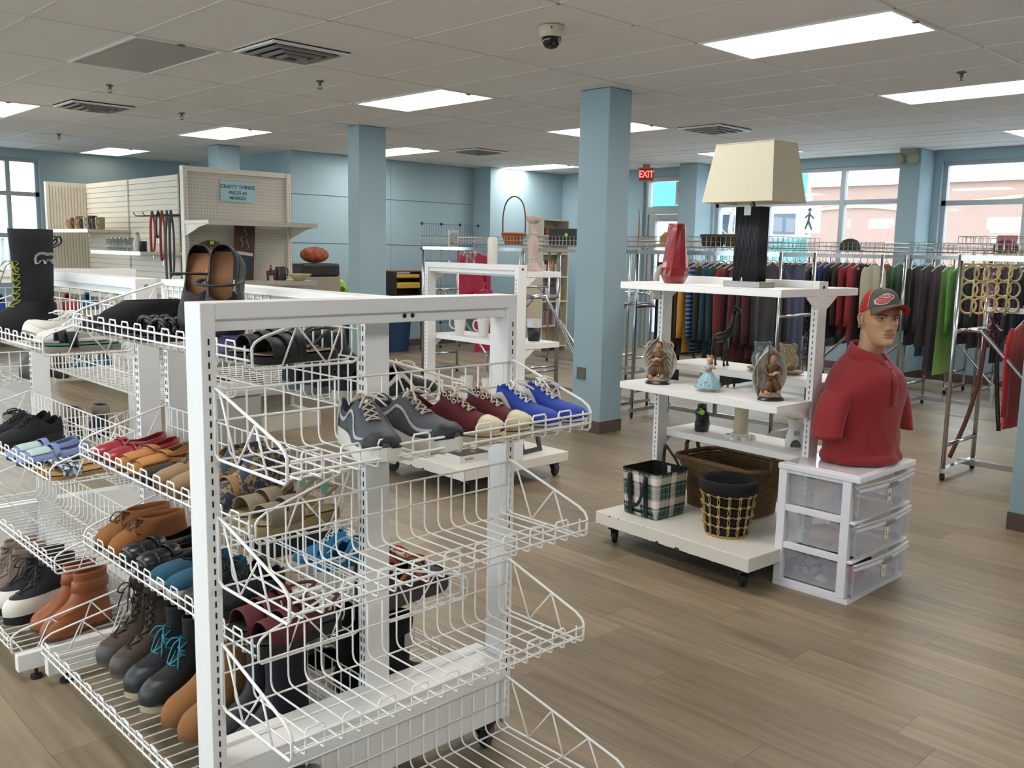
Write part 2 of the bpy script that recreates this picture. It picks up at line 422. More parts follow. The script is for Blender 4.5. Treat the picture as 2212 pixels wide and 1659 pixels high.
# windows
WN = [0]
def window(axis, c, u0, u1, z0, z1, muls, bars, bare=False):
    WN[0] += 1
    t = struct(bpy.data.objects.new('window_%d' % WN[0], None)); COL.objects.link(t)
    fr = MB(); k = .05
    def B(a0, a1, b0, b1, d0, d1, mb):
        if axis == 'x': mb.bx(c+d0, a0, b0, c+d1, a1, b1)
        else: mb.bx(a0, c+d0, b0, a1, c+d1, b1)
    B(u0, u1, z0, z0+k, .06, .14, fr); B(u0, u1, z1-k, z1, .06, .14, fr); B(u0, u0+k, z0+k, z1-k, .06, .14, fr); B(u1-k, u1, z0+k, z1-k, .06, .14, fr)
    fr.build('window_frame', alu, t)
    us = [u0+k]+[x for x in muls]+[u1-k]
    for x in muls:
        q = MB(); B(x-.03, x+.03, z0+k, z1-k, .055, .145, q); q.build('mullion', alu, t)
    for (zb, ua, ub) in bars:
        q = MB(); B(ua, ub, zb-.03, zb+.03, .06, .14, q); q.build('transom_bar', alu, t)
    zs = sorted(set([z0+k]+[b[0] for b in bars]+[z1-k]))
    for a, b in zip(us, us[1:]):
        for d, e in zip(zs, zs[1:]):
            q = MB(); B(a, b, d, e, .097, .103, q); q.build('pane', glz, t)
    q = MB(); B(u0, u1, z0-.03, z0, -.04, .2, q); q.build('window_sill', wallb, t)
    return t
window('x', 11.5, 5.0, 7.8, .85, 2.62, [5.87, 6.95], [(2.17, 5.0, 7.8)])
window('x', 11.5, 1.85, 4.6, .85, 2.62, [3.66, 2.75], [(2.13, 1.85, 4.6)])
window('x', 11.5, -1.3, 1.45, .85, 2.62, [-.4, .5], [(2.13, -1.3, 1.45)])
window('y', 14.3, 2.4, 4.4, .95, 2.62, [3.4, 4.0], [(2.13, 2.4, 4.4), (1.55, 2.4, 4.4)])
window('y', 14.3, -.3, 1.9, .95, 2.62, [.8], [(2.13, -.3, 1.9)])
window('y', 14.3, -2.7, -.8, .95, 2.62, [-1.7], [(2.13, -2.7, -.8)])
for (u0, u1, z0, z1) in POPS: window('x', FX0-.2, u0, u1, z0, z1, [(u0+u1)/2], [(2.13, u0, u1)])
# door with transom in the window wall
door = struct(bpy.data.objects.new('door_1', None)); COL.objects.link(door)
f = MB(); f.bx(11.55, 8.2, 0, 11.66, 8.27, 2.62).bx(11.55, 9.03, 0, 11.66, 9.1, 2.62).bx(11.55, 8.27, 2.06, 11.66, 9.03, 2.17).bx(11.55, 8.27, 2.55, 11.66, 9.03, 2.62)
f.build('door_frame', alu, door)
f = MB(); f.bx(11.57, 8.28, .02, 11.63, 8.4, 2.05).bx(11.57, 8.9, .02, 11.63, 9.02, 2.05).bx(11.57, 8.4, .02, 11.63, 8.9, .25).bx(11.57, 8.4, 1.95, 11.63, 8.9, 2.05).bx(11.57, 8.4, 1.0, 11.63, 8.9, 1.06)
f.build('door_leaf', alu, door)
MB().bx(11.597, 8.4, .25, 11.603, 8.9, 1.95).build('pane', glz, door)
MB().bx(11.597, 8.27, 2.17, 11.603, 9.03, 2.55).build('pane', glz, door)
MB().bx(11.52, 8.35, 1.97, 11.57, 8.6, 2.03).tube([(11.54, 8.5, 2.0), (11.47, 8.75, 2.0), (11.55, 8.95, 2.07)], .01, 6).build('door_closer', alu, door)
MB().bx(11.53, 8.42, 1.0, 11.565, 8.88, 1.05).build('push_bar', alu, door)
# columns, pilasters
def column(x0, y0, x1, y1, base=True, z1=HZ):
    t = struct(bpy.data.objects.new('column', None)); COL.objects.link(t)
    MB().bx(x0, y0, 0, x1, y1, z1).build('shaft', wallb, t, bev=.006)
    if base: MB().bx(x0-.005, y0-.005, 0, x1+.005, y1+.005, .1).build('baseboard', brownbase, t, bev=.002)
    return t
c1 = column(5.65, 4.83, 5.92, 5.14)
column(5.7, 8.30, 6.05, 8.51)
column(5.41, 1.34, 5.7, 1.65)
column(5.65, 11.37, 5.95, 11.66)
column(11.1, 7.83, 11.5, 8.14); column(11.1, 4.69, 11.5, 4.94); column(11.1, 1.5, 11.5, 1.8)
for nm, b in (('baseboard_back', (6.6, 11.18, 0, 9.86, 11.195, .1)), ('baseboard_pier', (9.86, 10.785, 0, 11.5, 10.8, .1)), ('baseboard_right', (11.485, FY0, 0, 11.5, 8.2, .1)), ('baseboard_left', (FX0, 14.285, 0, 6.6, 14.3, .1))):
    struct(MB().bx(*b).build(nm, brownbase))
# wall plates on columns
t = thing('wall_plate', 'brown metal cover plate low on the blue column', 'wall plate', (5.645, 5.04, .48))
MB().bx(-.006, -.045, -.05, .005, .045, .05).build('plate', mat('plate_bronze', '6F6A62', .4, .5), t, bev=.002)
MB().bx(-.0075, -.004, .03, -.006, .004, .036).build('screw', dark, t)
# dome camera
t = thing('security_camera', 'cream dome security camera mounted on the ceiling', 'camera', (3.95, 3.83, HZ))
cr = mat('camera_cream', 'CFC8B0', .4)
MB().lathe([(.072, 0), (.074, -.02), (.072, -.05), (.064, -.06), (.058, -.062), (0, -.062)], 32).build('housing', cr, t, smooth=True, auto=40)
MB().lathe([(.056, -.062), (.056, -.075), (.05, -.097), (.036, -.113), (.018, -.122), (0, -.124)], 32).build('dome', mat('dome_black', '0C0D11', .08, spec=.7), t, smooth=True)
MB().cyl((-.055, -.05, -.02), .006, .004, 8, 'x').build('screw', dark, t)
# emergency lamp heads on pilaster
t = thing('emergency_light', 'cream twin emergency light at the top of the blue window pilaster', 'emergency light', (11.1, 4.83, 2.62))
cr = mat('emergency_cream', '9C9C88', .5)
MB().bx(-.05, -.1, .0, 0, .1, .12).build('box', cr, t, bev=.005)
for dy in (-.08, .09):
    MB().lathe([(.02, -.05), (.06, -.03), (.065, 0), (.055, .005), (0, .005)], 16).build('lamp_head', cr, t, loc=(-.09, dy, 0), rot=(0, -PI/2, 0), smooth=True)
# exit sign
t = thing('exit_sign', 'red lit EXIT sign hanging in front of the glass door', 'sign', (10.9, 8.58, 2.47))
t.rotation_euler = (0, 0, math.radians(38)); t.scale = (.72, .68, .9); t.location.z = 2.5
MB().bx(-.03, -.16, 0, .03, .16, .22).build('housing', mat('exit_housing', '9A8F7C', .5), t, bev=.008)
MB().bx(-.033, -.14, .02, -.03, .14, .2).build('face_plate', mat('exit_face', '7A1712', .5, emit=.25), t)
MB().bx(-.02, -.08, .22, .02, .08, .27).build('stem', mat('exit_housing', '9A8F7C'), t)
text_mesh('EXIT', .15, 'exit', emis('exit_red', (255, 60, 40), 1.2), t, (-.034, 0, .11), (PI/2, 0, -PI/2), ext=.001, bold=.004)
# ------------------------------------------------------------------ wire-shelf shoe gondolas
def wire_shelf_mesh(Wd, D, Hb=.145, hf=.055, step=.046):
    key = 'wire_basket_%d_%d' % (Wd*1000, D*1000)
    if key in bpy.data.meshes: return bpy.data.meshes[key]
    m = MB(); n = max(2, int(round(Wd/step))); r = .0025
    xs = [ (i+.5)*Wd/n for i in range(n)]
    prof = [(0, Hb), (0, .022), (-.004, .010), (-.012, .003), (-.024, .001), (-D+.006, .001), (-D, .003), (-D-.002, .012), (-D-.002, hf-.004)]
    for i in range(0, n, 2):
        a = [(xs[i], y, z) for y, z in prof]
        if i+1 < n:
            b = [(xs[i+1], y, z) for y, z in prof]
            pts = a+[(xs[i]+.004, -D-.002, hf+.003), (xs[i+1]-.004, -D-.002, hf+.003)]+b[::-1]
            m.tube(pts, r, 5)
        else: m.tube(a, r, 5)
    for (y, z, q) in ((-.003, Hb, .0027), (-.003, Hb*.55, .0025), (-.02, -.003, .0027), (-D*.52, -.003, .0027), (-D+.035, -.003, .0025), (-D-.0055, hf*.78, .003), (-D-.0055, hf*.33, .003)):
        m.tube([(-.004, y, z), (Wd+.004, y, z)], q, 6)
    return m.mesh(key, white2, smooth=True)
def bracket_mesh(D, Hb=.15, hf=.06):
    key = 'shelf_bracket_%d' % (D*1000)
    if key in bpy.data.meshes: return bpy.data.meshes[key]
    m = MB(); r = .0037
    m.tube([(0, 0, Hb), (0, -.012, Hb), (0, -D+.03, hf+.012), (0, -D+.008, hf), (0, -D, hf-.012), (0, -D, .004), (0, -D+.008, -.004), (0, -.02, -.004), (0, -.002, .004), (0, 0, .02), (0, 0, Hb)], r, 6)
    k = max(2, int(round(D/.15))); pts = [(0, -.03, Hb-.012)]
    for i in range(k):
        y0 = -D*(i+.75)/(k+.35); pts.append((0, y0, -.003))
        y1 = -D*(i+1.4)/(k+.35)
        if y1 > -D+.03: pts.append((0, y1, lerp(Hb, hf+.012, (-y1)/(D-.03))-.001))
    for a, b in zip(pts, pts[1:]): m.tube([a, b], .0026, 5)
    m.bx(-.0015, -.005, .0, .0015, .017, Hb+.004)
    return m.mesh(key, white2, smooth=True)
def wire_shelf(parent, loc, rz, Wd, D, name='wire_shelf'):
    s = put(name, wire_shelf_mesh(Wd, D), parent, loc, (0, 0, rz))
    for x in (-.008, Wd+.008):
        put('bracket', bracket_mesh(D), s, (x, 0, 0))
    return s
def post_mesh(h, pw, pd, double=False):      # post along z, width pw in x, depth pd in y
    m = MB(); m.bx(-pw/2, -pd/2, 0, pw/2, pd/2, h)
    return m
def slots_mesh(h, pw, pd, double=False, z0=.12):
    m = MB(); n = int((h-.05-z0)/.0254)
    for sgn in (-1, 1):
        for i in range(n):
            z = z0+i*.0254
            for x in ((-.0065, .0065) if double else (0,)):
                y = sgn*(pd/2+.0004)
                m.bx(x-.0018, y-.0006, z, x+.0018, y+.0006, z+.0135)
    return m
def frame(parent, L, h=1.35, pw=.034, pd=.076, double=False, base_h=.0, z0=.1, panel=None):
    """upright frame along local x from 0..L, centred on local y=0"""
    for x in (pw/2, L-pw/2):
        p = MB().bx(-pw/2, -pd/2, z0, pw/2, pd/2, h).build('post', white, parent, (x, 0, 0), bev=.002)
        slots_mesh(h, pw, pd, double).build('slots', dark, p, kind='stuff')
        MB().cyl((0, -pd/2-.0006, h-.03), .009, .001, 12, 'y').build('hole', dark, p) if False else None
    b = MB().prism([(-pd/2, h-.035), (-pd/2, h), (pd/2, h), (pd/2, h-.035), (pd/2-.012, h-.038), (pd/2-.012, h-.062), (-pd/2+.012, h-.062), (-pd/2+.012, h-.038)], pw+.0002, L-pw-.0002, 'x')
    b.build('top_beam', white, parent, bev=.0015)
def caster(parent, x, y, h=.1, r=.04, rz=.5):
    c = MB().tube([(0, 0, h), (0, 0, h-.02)], .012, 8).prism([(-.028, h-.022), (.028, h-.022), (.042, r), (.012, r-.008)], -.018, -.015).prism([(-.028, h-.022), (.028, h-.022), (.042, r), (.012, r-.008)], .015, .018).bx(-.03, -.03, h-.022, .03, .03, h-.016)
    c = c.build('caster', mat('caster_metal', '4A4B4C', .4, .6), parent, (x, y, 0), (0, 0, rz))
    MB().lathe([(.006, -.013), (r*.9, -.013), (r, -.008), (r, .008), (r*.9, .013), (.006, .013)], 18).build('wheel', blk, c, (.028, 0, r), (PI/2, 0, 0), smooth=True, auto=35)
def endcap_frame(t, facing):
    pass
# rack 1 : end frame (facing the aisle) + spine
SHOE_RACKS = {}
def shoe_rack_1():
    t = thing('shoe_rack', 'white wire-shelf shoe rack with an empty-shelved end and sneakers on top', 'shoe rack', (.87, 1.89, 0))
    frame(t, .93, 1.352)
    ox, oy = .87, 1.89
    for z in (1.02, .735, .443): wire_shelf(t, (.033, -.04, z), 0, .865, .30)
    wire_shelf(t, (.033, -.04, .085), 0, .865, .46)
    # base panel under the end frame
    MB().bx(.034, -.034, .1, .896, .04, .285).bx(.034, -.036, .285, .896, .05, .292).build('base_panel', white, t, bev=.002)
    MB().bx(.034, .04, .292, .896, .075, .302).build('base_ledge', white, t)
    for x in (.08, .86): caster(t, x, .0, .1)
    # notches in the top beam
    for x in (.545, .57): MB().cyl((x, -.0275, 1.306), .006, .001, 10, 'y').build('notch', dark, t)
    return t
def spine(t, X, Y0, Y1, levels_l, levels_r, deck_l, deck_r, Dl=.30, Dd=.45):
    """spine frame along world Y at world X, t at (X, Y0, 0) unrotated"""
    L = Y1-Y0
    holder = t
    for y in (.017, L-.017):
        p = MB().bx(-.038, -.017, .1, .038, .017, 1.352).build('post', white, t, (0, y, 0), bev=.002)
        sm = slots_mesh(1.352, .034, .076, True)
        o = sm.build('slots', dark, p, rot=(0, 0, PI/2), kind='stuff')
        MB().cyl((0, -.0178 if y < L/2 else .0172, 1.325), .008, .0006, 12, 'y').build('hole', mat('plug_grey', '8A867F', .6), p)
    b = MB().prism([(-.038, 1.317), (-.038, 1.352), (.038, 1.352), (.038, 1.317), (.026, 1.314), (.026, 1.29), (-.026, 1.29), (-.026, 1.314)], .0342, L-.0342, 'y')
    b.build('top_beam', white, t, bev=.0015)
    for z in levels_l: wire_shelf(t, (-.04, L-.033, z), -PI/2, L-.066, Dl)
    for z in levels_r: wire_shelf(t, (.04, .033, z), PI/2, L-.066, Dl)
    if deck_l is not None: wire_shelf(t, (-.04, L-.033, deck_l), -PI/2, L-.066, Dd)
    if deck_r is not None: wire_shelf(t, (.04, .033, deck_r), PI/2, L-.066, Dd)
    # base feet
    for y in (.017, L-.017):
        MB().bx(-Dd-.03, -.017, .04, Dd+.03, .017, .1).build('base_foot', white, t, (0, y, 0), bev=.003)
    for y in (.05, L-.05):
        for x in (-Dd+.03, Dd-.03):
            MB().lathe([(.02, .0), (.02, .012), (.006, .014), (.006, .042)], 12, (x, y-.033 if y < L/2 else y+.033, 0)).build('leveller', blk, t)
    MB().bx(-.02, .034, .04, .02, L-.034, .18).build('kick_panel', white, t)
rk1 = shoe_rack_1()
sp1 = thing('shoe_rack', 'long white double-sided wire-shelf rack full of shoes and boots', 'shoe rack', (1.39, 1.945, 0))
spine(sp1, 1.39, 1.945, 3.175, (1.188, .762, .457), (1.03, .457), .112, .112)
sp2 = thing('shoe_rack', 'white wire-shelf rack holding the tall black boot and one empty shelf', 'shoe rack', (1.325, 3.235, 0))
spine(sp2, 1.325, 3.235, 4.465, (1.102, .66, .35), (.9, .5), .105, .105)
def shoe_rack_far():
    t = thing('shoe_rack', 'white end rack with shelves of small kids shoes and olive boots', 'shoe rack', (1.79, 4.52, 0), rz=PI)
    frame(t, .93, 1.352)
    for z in (1.12, .83, .5): wire_shelf(t, (.033, -.04, z), 0, .865, .30)
    wire_shelf(t, (.033, -.04, .085), 0, .865, .46)
    MB().bx(.034, -.034, .1, .896, .04, .285).build('base_panel', white, t, bev=.002)
    for x in (.08, .86): caster(t, x, .0, .1)
    return t
rk3 = shoe_rack_far()
# ------------------------------------------------------------------ wheeled shelf gondolas
def chipped():
    if 'chipped_white' in MATS: return MATS['chipped_white']
    m = mat('chipped_white', 'DAD6CC', .45, var=.04, scale=6); N, L, b = nodes_of(m)
    tc = N.new('ShaderNodeTexCoord'); n2 = N.new('ShaderNodeTexNoise'); n2.inputs['Scale'].default_value = 26; n2.inputs['Detail'].default_value = 5
    sep = N.new('ShaderNodeSeparateXYZ'); L.new(tc.outputs['Object'], sep.inputs[0]); L.new(tc.outputs['Object'], n2.inputs['Vector'])
    sub = N.new('ShaderNodeMath'); sub.operation = 'SUBTRACT'; L.new(sep.outputs[2], sub.inputs[0]); sub.inputs[1].default_value = .137
    ab = N.new('ShaderNodeMath'); ab.operation = 'ABSOLUTE'; L.new(sub.outputs[0], ab.inputs[0])
    mr = N.new('ShaderNodeMapRange'); mr.inputs[1].default_value = .0; mr.inputs[2].default_value = .033; mr.inputs[3].default_value = -.1; mr.inputs[4].default_value = .09; L.new(ab.outputs[0], mr.inputs[0])
    th = N.new('ShaderNodeMath'); th.operation = 'ADD'; L.new(n2.outputs[0], th.inputs[0]); L.new(mr.outputs[0], th.inputs[1])
    ge = N.new('ShaderNodeNewGeometry'); s2 = N.new('ShaderNodeSeparateXYZ'); L.new(ge.outputs['Normal'], s2.inputs[0])
    nm = N.new('ShaderNodeMath'); nm.operation = 'MULTIPLY_ADD'; nm.inputs[1].default_value = -.5; L.new(s2.outputs[2], nm.inputs[0]); L.new(th.outputs[0], nm.inputs[2]); th = nm
    gt = N.new('ShaderNodeMath'); gt.operation = 'GREATER_THAN'; gt.inputs[1].default_value = .705; L.new(th.outputs[0], gt.inputs[0])
    mx = N.new('ShaderNodeMix'); mx.data_type = 'RGBA'; mx.inputs[7].default_value = rgb('3A332C')
    old = b.inputs['Base Color'].links[0].from_socket
    L.new(old, mx.inputs[6]); L.new(gt.outputs[0], mx.inputs[0]); L.new(mx.outputs[2], b.inputs['Base Color'])
    return m
def solid_shelf(t, x0, x1, y0, y1, z, th=.034):
    s = MB().bx(x0, y0, z-.004, x1, y1, z).bx(x0, y0, z-th, x0+.004, y1, z-.004).bx(x1-.004, y0, z-th, x1, y1, z-.004).bx(x0+.004, y0, z-th, x1-.004, y0+.004, z-.004).bx(x0+.004, y1-.004, z-th, x1-.004, y1, z-.004)
    s = s.build('shelf', white, t, bev=.002)
    inner = x1 if abs(x1) < abs(x0) else x0; outer = x0 if inner == x1 else x1
    for y in (y0+.008, y1-.008):
        sg = 1 if outer > inner else -1
        MB().prism([(inner, z-th), (inner+sg*.09, z-th), (inner+sg*.02, z-th-.05), (inner, z-th-.06)], y-.004, y+.004).build('bracket', white, s)
    return s
def gondola(name, label, loc, rz, h, shelves, depth=.9, L=.93):
    """local: spine along y (0..L), shelves on -x side and +x side"""
    t = thing(name, label, 'display shelf', loc, rz)
    c = chipped()
    MB().bx(-depth/2, 0, .105, depth/2, L, .17).build('platform', c, t, bev=.003)
    for y in (.017, L-.017):
        p = MB().bx(-.036, -.017, .17, .036, .017, h).build('post', white, t, (0, y, 0), bev=.002)
        slots_mesh(h, .034, .072, False, .22).build('slots', dark, p, rot=(0, 0, PI/2), kind='stuff')
        MB().cyl((0, -.018 if y < L/2 else .0172, h-.026), .008, .0008, 12, 'y').build('hole', dark, p)
    MB().prism([(-.036, h-.034), (-.036, h), (.036, h), (.036, h-.034), (.024, h-.037), (.024, h-.06), (-.024, h-.06), (-.024, h-.037)], .0342, L-.0342, 'y').build('top_beam', white, t, bev=.0015)
    for (side, z, d) in shelves:
        if side < 0: solid_shelf(t, -.036-d, -.0362, .0, L, z)
        else: solid_shelf(t, .0362, .036+d, .0, L, z)
    for x in (-depth/2+.07, depth/2-.07):
        for y in (.07, L-.07): caster(t, x, y, .105, .042, random.uniform(-1, 1))
    return t
G2ROT = -math.radians(3.7)
g2 = gondola('display_shelf', 'white wheeled display shelf carrying the lamp, red vase and angel figurines', (3.866, 2.02, 0), G2ROT, 1.362, [(-1, 1.33, .29), (1, 1.33, .26), (-1, .826, .27), (1, .905, .30), (1, .545, .30)])
g3 = gondola('display_shelf', 'white wheeled display shelf carrying the candlestick and white pillar candle', (3.955, 4.03, 0), -math.radians(1.0), 1.385, [(1, 1.345, .30), (1, .9, .30), (1, .47, .30)])
def g2p(x, y, z):       # point in g2 local -> world
    c, s = math.cos(G2ROT), math.sin(G2ROT)
    return (3.866+c*x-s*y, 2.02+s*x+c*y, z)
# ------------------------------------------------------------------ goods on the lamp display shelf
def red_vase():
    t = thing('vase', 'tall faceted red ceramic vase beside the table lamp', 'vase', (3.68, 2.70, 1.33), .3)
    m = mat('red_glaze', '7E1A22', .22, var=.15, scale=14, coat=.4)
    rows = []; n = 12
    for (z, r, tw) in ((0, .042, 0), (.004, .05, 0), (.035, .066, .0), (.075, .068, .25), (.17, .055, .5), (.262, .045, .75), (.278, .043, .8), (.285, .040, .8), (.284, .034, .8), (.25, .034, .8)):
        row = []
        for j in range(n):
            a = 2*PI*j/n+tw*.5; rr = r*(1.0 if j % 2 == 0 else .93)
            row.append((rr*math.cos(a), rr*math.sin(a), z))
        rows.append(row)
    MB().grid(rows, cu=True).fan(rows[0]).build('body', m, t)
    MB().cyl((0, 0, .24), .033, .004, 12).build('inside', mat('red_dark', '3A0C10', .6), t)
red_vase()
def table_lamp():
    t = thing('table_lamp', 'table lamp with black ribbed body and cream rectangular shade', 'lamp', (3.68, 2.288, 1.33), G2ROT)
    MB().bx(-.06, -.098, 0, .06, .098, .026).build('base', steel, t, bev=.002)
    blkm = mat('ribbed_black', '1B1E25', .5, var=.2)
    MB().bx(-.036, -.064, .026, .036, .064, .356).build('body', blkm, t)
    rb = MB()
    for i in range(17):
        y = -.06+i*.0075
        for x in (-.0365, .0365): rb.tube([(x, y, .028), (x, y, .354)], .0028, 5)
    for i in range(9):
        x = -.03+i*.0075
        for y in (-.0645, .0645): rb.tube([(x, y, .028), (x, y, .354)], .0028, 5)
    rb.build('ribs', blkm, t, kind='stuff', smooth=True)
    MB().lathe([(.012, .356), (.012, .37), (.007, .372), (.007, .44), (.016, .44), (.016, .49), (0, .49)], 14).build('neck', mat('brass_dull', '6E5F3C', .35, .8), t, smooth=True, auto=40)
    sh = mat('cream_shade', 'C6BEA8', .85, var=.04, scale=90, bump=.05)
    z0, z1 = .375, .628; b = (.128, .186); tp = (.088, .152)
    cs = [(-1, -1), (1, -1), (1, 1), (-1, 1)]
    rows = [[(b[0]*x, b[1]*y, z0) for x, y in cs], [(tp[0]*x, tp[1]*y, z1) for x, y in cs]]
    MB().grid(rows, cu=True).build('shade', sh, t, solid=.003)
    rim = MB()
    for zz, q in ((z0, b), (z1, tp)): MB().tube([(q[0]*x, q[1]*y, zz) for x, y in cs], .003, 5, closed=True).build('shade_trim', sh, t)
    MB().tube([(-tp[0], 0, z1-.012), (0, 0, z1-.012), (tp[0], 0, z1-.012)], .002, 5).tube([(0, -tp[1], z1-.012), (0, tp[1], z1-.012)], .002, 5).tube([(0, 0, .49), (0, 0, z1)], .003, 5).build('harp', steel, t)
    MB().bx(-.0415, -.02, .318, -.0405, .016, .356).build('price_tag', mat('tag_white', 'D8D4D0', .6), t)
    MB().lathe([(.004, .026), (.004, .034), (.0025, .036), (.0025, .044), (0, .044)], 8, (-.05, .004, 0)).build('switch', white, t)
table_lamp()
def sweep_wing(mb, side, h, w, depth, base, thick=.006):
    """cupped feathered wing: grid from the root outwards"""
    rows = []; n = 9; m = 7
    for i in range(n):
        v = i/(n-1); row = []
        z = base[2]+h*(v**.9)
        ww = w*math.sin(PI*min(1, .12+v*.86))**.75
        for j in range(m):
            u = j/(m-1)
            x = base[0]+side*(.006+ww*u*(1-.12*v)); y = base[1]+depth*(math.sin(u*PI*.55))-.02*v*u
            y -= depth*.95*u*u
            zz = z-.014*math.cos(j*3.0)*u*(1-v)-.10*h*u*u
            row.append((x, y, zz))
        rows.append(row)
    mb.grid(rows)
def angel(loc, rz, label, seed):
    t = thing('angel_figurine', label, 'figurine', loc, rz)
    MB().lathe([(.052, 0), (.055, .004), (.049, .013), (.044, .017), (0, .017)], 28, sx=1.15, sy=.85).build('plinth', mat('black_base', '1A1817', .35), t, smooth=True, auto=40)
    MB().lathe([(.047, .017), (.046, .024), (.036, .034), (.02, .038), (0, .039)], 22, sx=1.1, sy=.8, fn=lambda a, q: 1+.06*math.sin(5*a)).build('rocks', mat('figurine_stone', '8A7E6C', .7, var=.3, scale=60, bump=.4), t, smooth=True)
    robe = mat('figurine_robe', '5F4326', .55, var=.3, scale=50, bump=.3); flesh = mat('figurine_flesh', 'B07A58', .5, var=.12)
    # kneeling body: legs, torso, arms
    b = MB()
    b.tube([(-.024, .012, .035), (-.03, -.008, .05), (-.016, -.012, .075), (-.004, .0, .086)], [.017, .018, .019, .02], 10)
    b.tube([(.02, .014, .034), (.022, -.018, .062), (.014, -.02, .074), (.004, .0, .086)], [.015, .017, .019, .02], 10)
    b.lathe([(.024, .07), (.03, .082), (.026, .10), (.022, .115), (.028, .135), (.03, .148), (.022, .16), (.01, .166)], 16, (0, .004, 0), sx=1.0, sy=.72)
    b.tube([(-.026, .004, .152), (-.038, -.006, .13), (-.03, -.028, .118)], [.011, .0095, .008], 8)
    b.tube([(.026, .004, .152), (.036, -.008, .135), (.022, -.03, .125)], [.011, .0095, .008], 8)
    b.build('tunic', robe, t, smooth=True)
    f = MB()
    f.tube([(.022, -.018, .060), (.026, -.022, .045), (.02, -.030, .033)], [.011, .009, .009], 8).tube([(-.03, -.008, .050), (-.035, -.022, .036), (-.022, -.034, .032)], [.011, .009, .008], 8)
    f.tube([(-.03, -.028, .118), (-.012, -.036, .122)], [.007, .006], 7).tube([(.022, -.030, .125), (.006, -.037, .124)], [.007, .006], 7)
    f.build('legs_and_hands', flesh, t, smooth=True)
    MB().lathe([(.008, .158), (.009, .168), (.013, .174), (.0165, .186), (.016, .196), (.011, .206), (0, .209)], 16, (0, -.004, 0)).ball((0, -.021, .187), .004, 6, 5).build('head', flesh, t, smooth=True)
    MB().lathe([(.0175, .184), (.0185, .194), (.015, .207), (.006, .213), (0, .214)], 16, (0, .001, 0), fn=lambda a, q: 1+.05*math.sin(7*a)).build('hair', mat('figurine_hair', '4A3320', .7), t, smooth=True)
    MB().tube([(-.016, -.036, .118), (-.004, -.04, .13), (.014, -.038, .128)], .006, 7).build('dove', mat('figurine_ivory', 'B8AA90', .5), t, smooth=True)
    wm = mat('figurine_wing', 'B4AEA2', .6, var=.18, scale=70, bump=.5)
    for sd in (-1, 1):
        w = MB(); sweep_wing(w, sd, .205, .085, .035, (0, .03, .04)); w.build('wing', wm, t, smooth=True, solid=.004)
        ft = MB()
        for k in range(6):
            z0 = .07+k*.022
            ft.tube([(sd*(.03+.004*k), .036, z0+.03), (sd*(.05+.003*k), .03, z0+.015), (sd*(.062+.001*k), .018, z0-.006)], [.005, .005, .002], 5)
        ft.build('feathers', wm, t, smooth=True, kind='stuff')
angel((3.70, 2.79, .826), -1.15, 'resin angel figurine with spread wings standing at the column end of the shelf', 1)
angel((3.70, 2.155, .826), -.55, 'resin angel figurine seen from its side next to the mannequin', 2)
def lady():
    t = thing('lady_figurine', 'porcelain lady figurine in a pale blue flounced gown between the two angels', 'figurine', (3.70, 2.49, .826), -1.0)
    MB().lathe([(.036, 0), (.038, .006), (.036, .012), (0, .012)], 24).build('stand', mat('figurine_ivory', 'B8AA90'), t, smooth=True, auto=40)
    gown = mat('gown_blue', '8FB4BC', .3, var=.1, scale=25)
    rows = []
    for (z, r) in ((.014, .058), (.018, .063), (.03, .058), (.05, .05), (.072, .036), (.09, .022), (.098, .015), (.11, .017), (.122, .019), (.128, .012)):
        k = max(0, 1-z/.1)
        rows.append([(r*(1+.07*k*math.sin(9*a))*math.cos(a), r*(1+.07*k*math.sin(9*a))*math.sin(a), z+.003*k*math.sin(9*a)) for a in [2*PI*j/54 for j in range(54)]])
    MB().grid(rows, cu=True).fan(rows[0]).build('gown', gown, t, smooth=True)
    fl = MB()
    for k in range(22):
        a = k*.37; z = .035+.012*math.sin(k*1.7); r = lerp(.061, .05, (z-.02)/.03)
        fl.ball((r*math.cos(a), r*math.sin(a), z), .0045, 6, 5)
    fl.build('rose_trim', mat('gown_rose', 'A8786A', .5), t, smooth=True, kind='stuff')
    sk = mat('porcelain_skin', 'C9A68A', .35)
    MB().tube([(-.017, 0, .12), (-.026, -.006, .106), (-.008, -.022, .10)], [.0055, .005, .004], 7).build('arm', sk, t, smooth=True)
    MB().tube([(.017, 0, .12), (.027, -.008, .11), (.014, -.022, .118)], [.0055, .005, .004], 7).build('arm', sk, t, smooth=True)
    MB().lathe([(.005, .124), (.005, .134), (.011, .14), (.0135, .15), (.012, .16), (0, .165)], 14).ball((0, -.0135, .149), .0028, 6, 5).build('head', sk, t, smooth=True)
    MB().ball((0, .004, .157), .0145, 12, 8, (1, 1, .8)).ball((.009, .006, .167), .008, 8, 6).ball((-.008, .004, .168), .007, 8, 6).tube([(.01, .008, .15), (.014, .01, .135), (.01, .01, .122)], .005, 6).build('hair', mat('figurine_blond', 'A77C3E', .5), t, smooth=True)
    MB().ball((.004, -.026, .112), .009, 8, 6).ball((-.006, -.024, .105), .007, 8, 6).build('bouquet', mat('gown_rose', 'A8786A'), t, smooth=True)
lady()
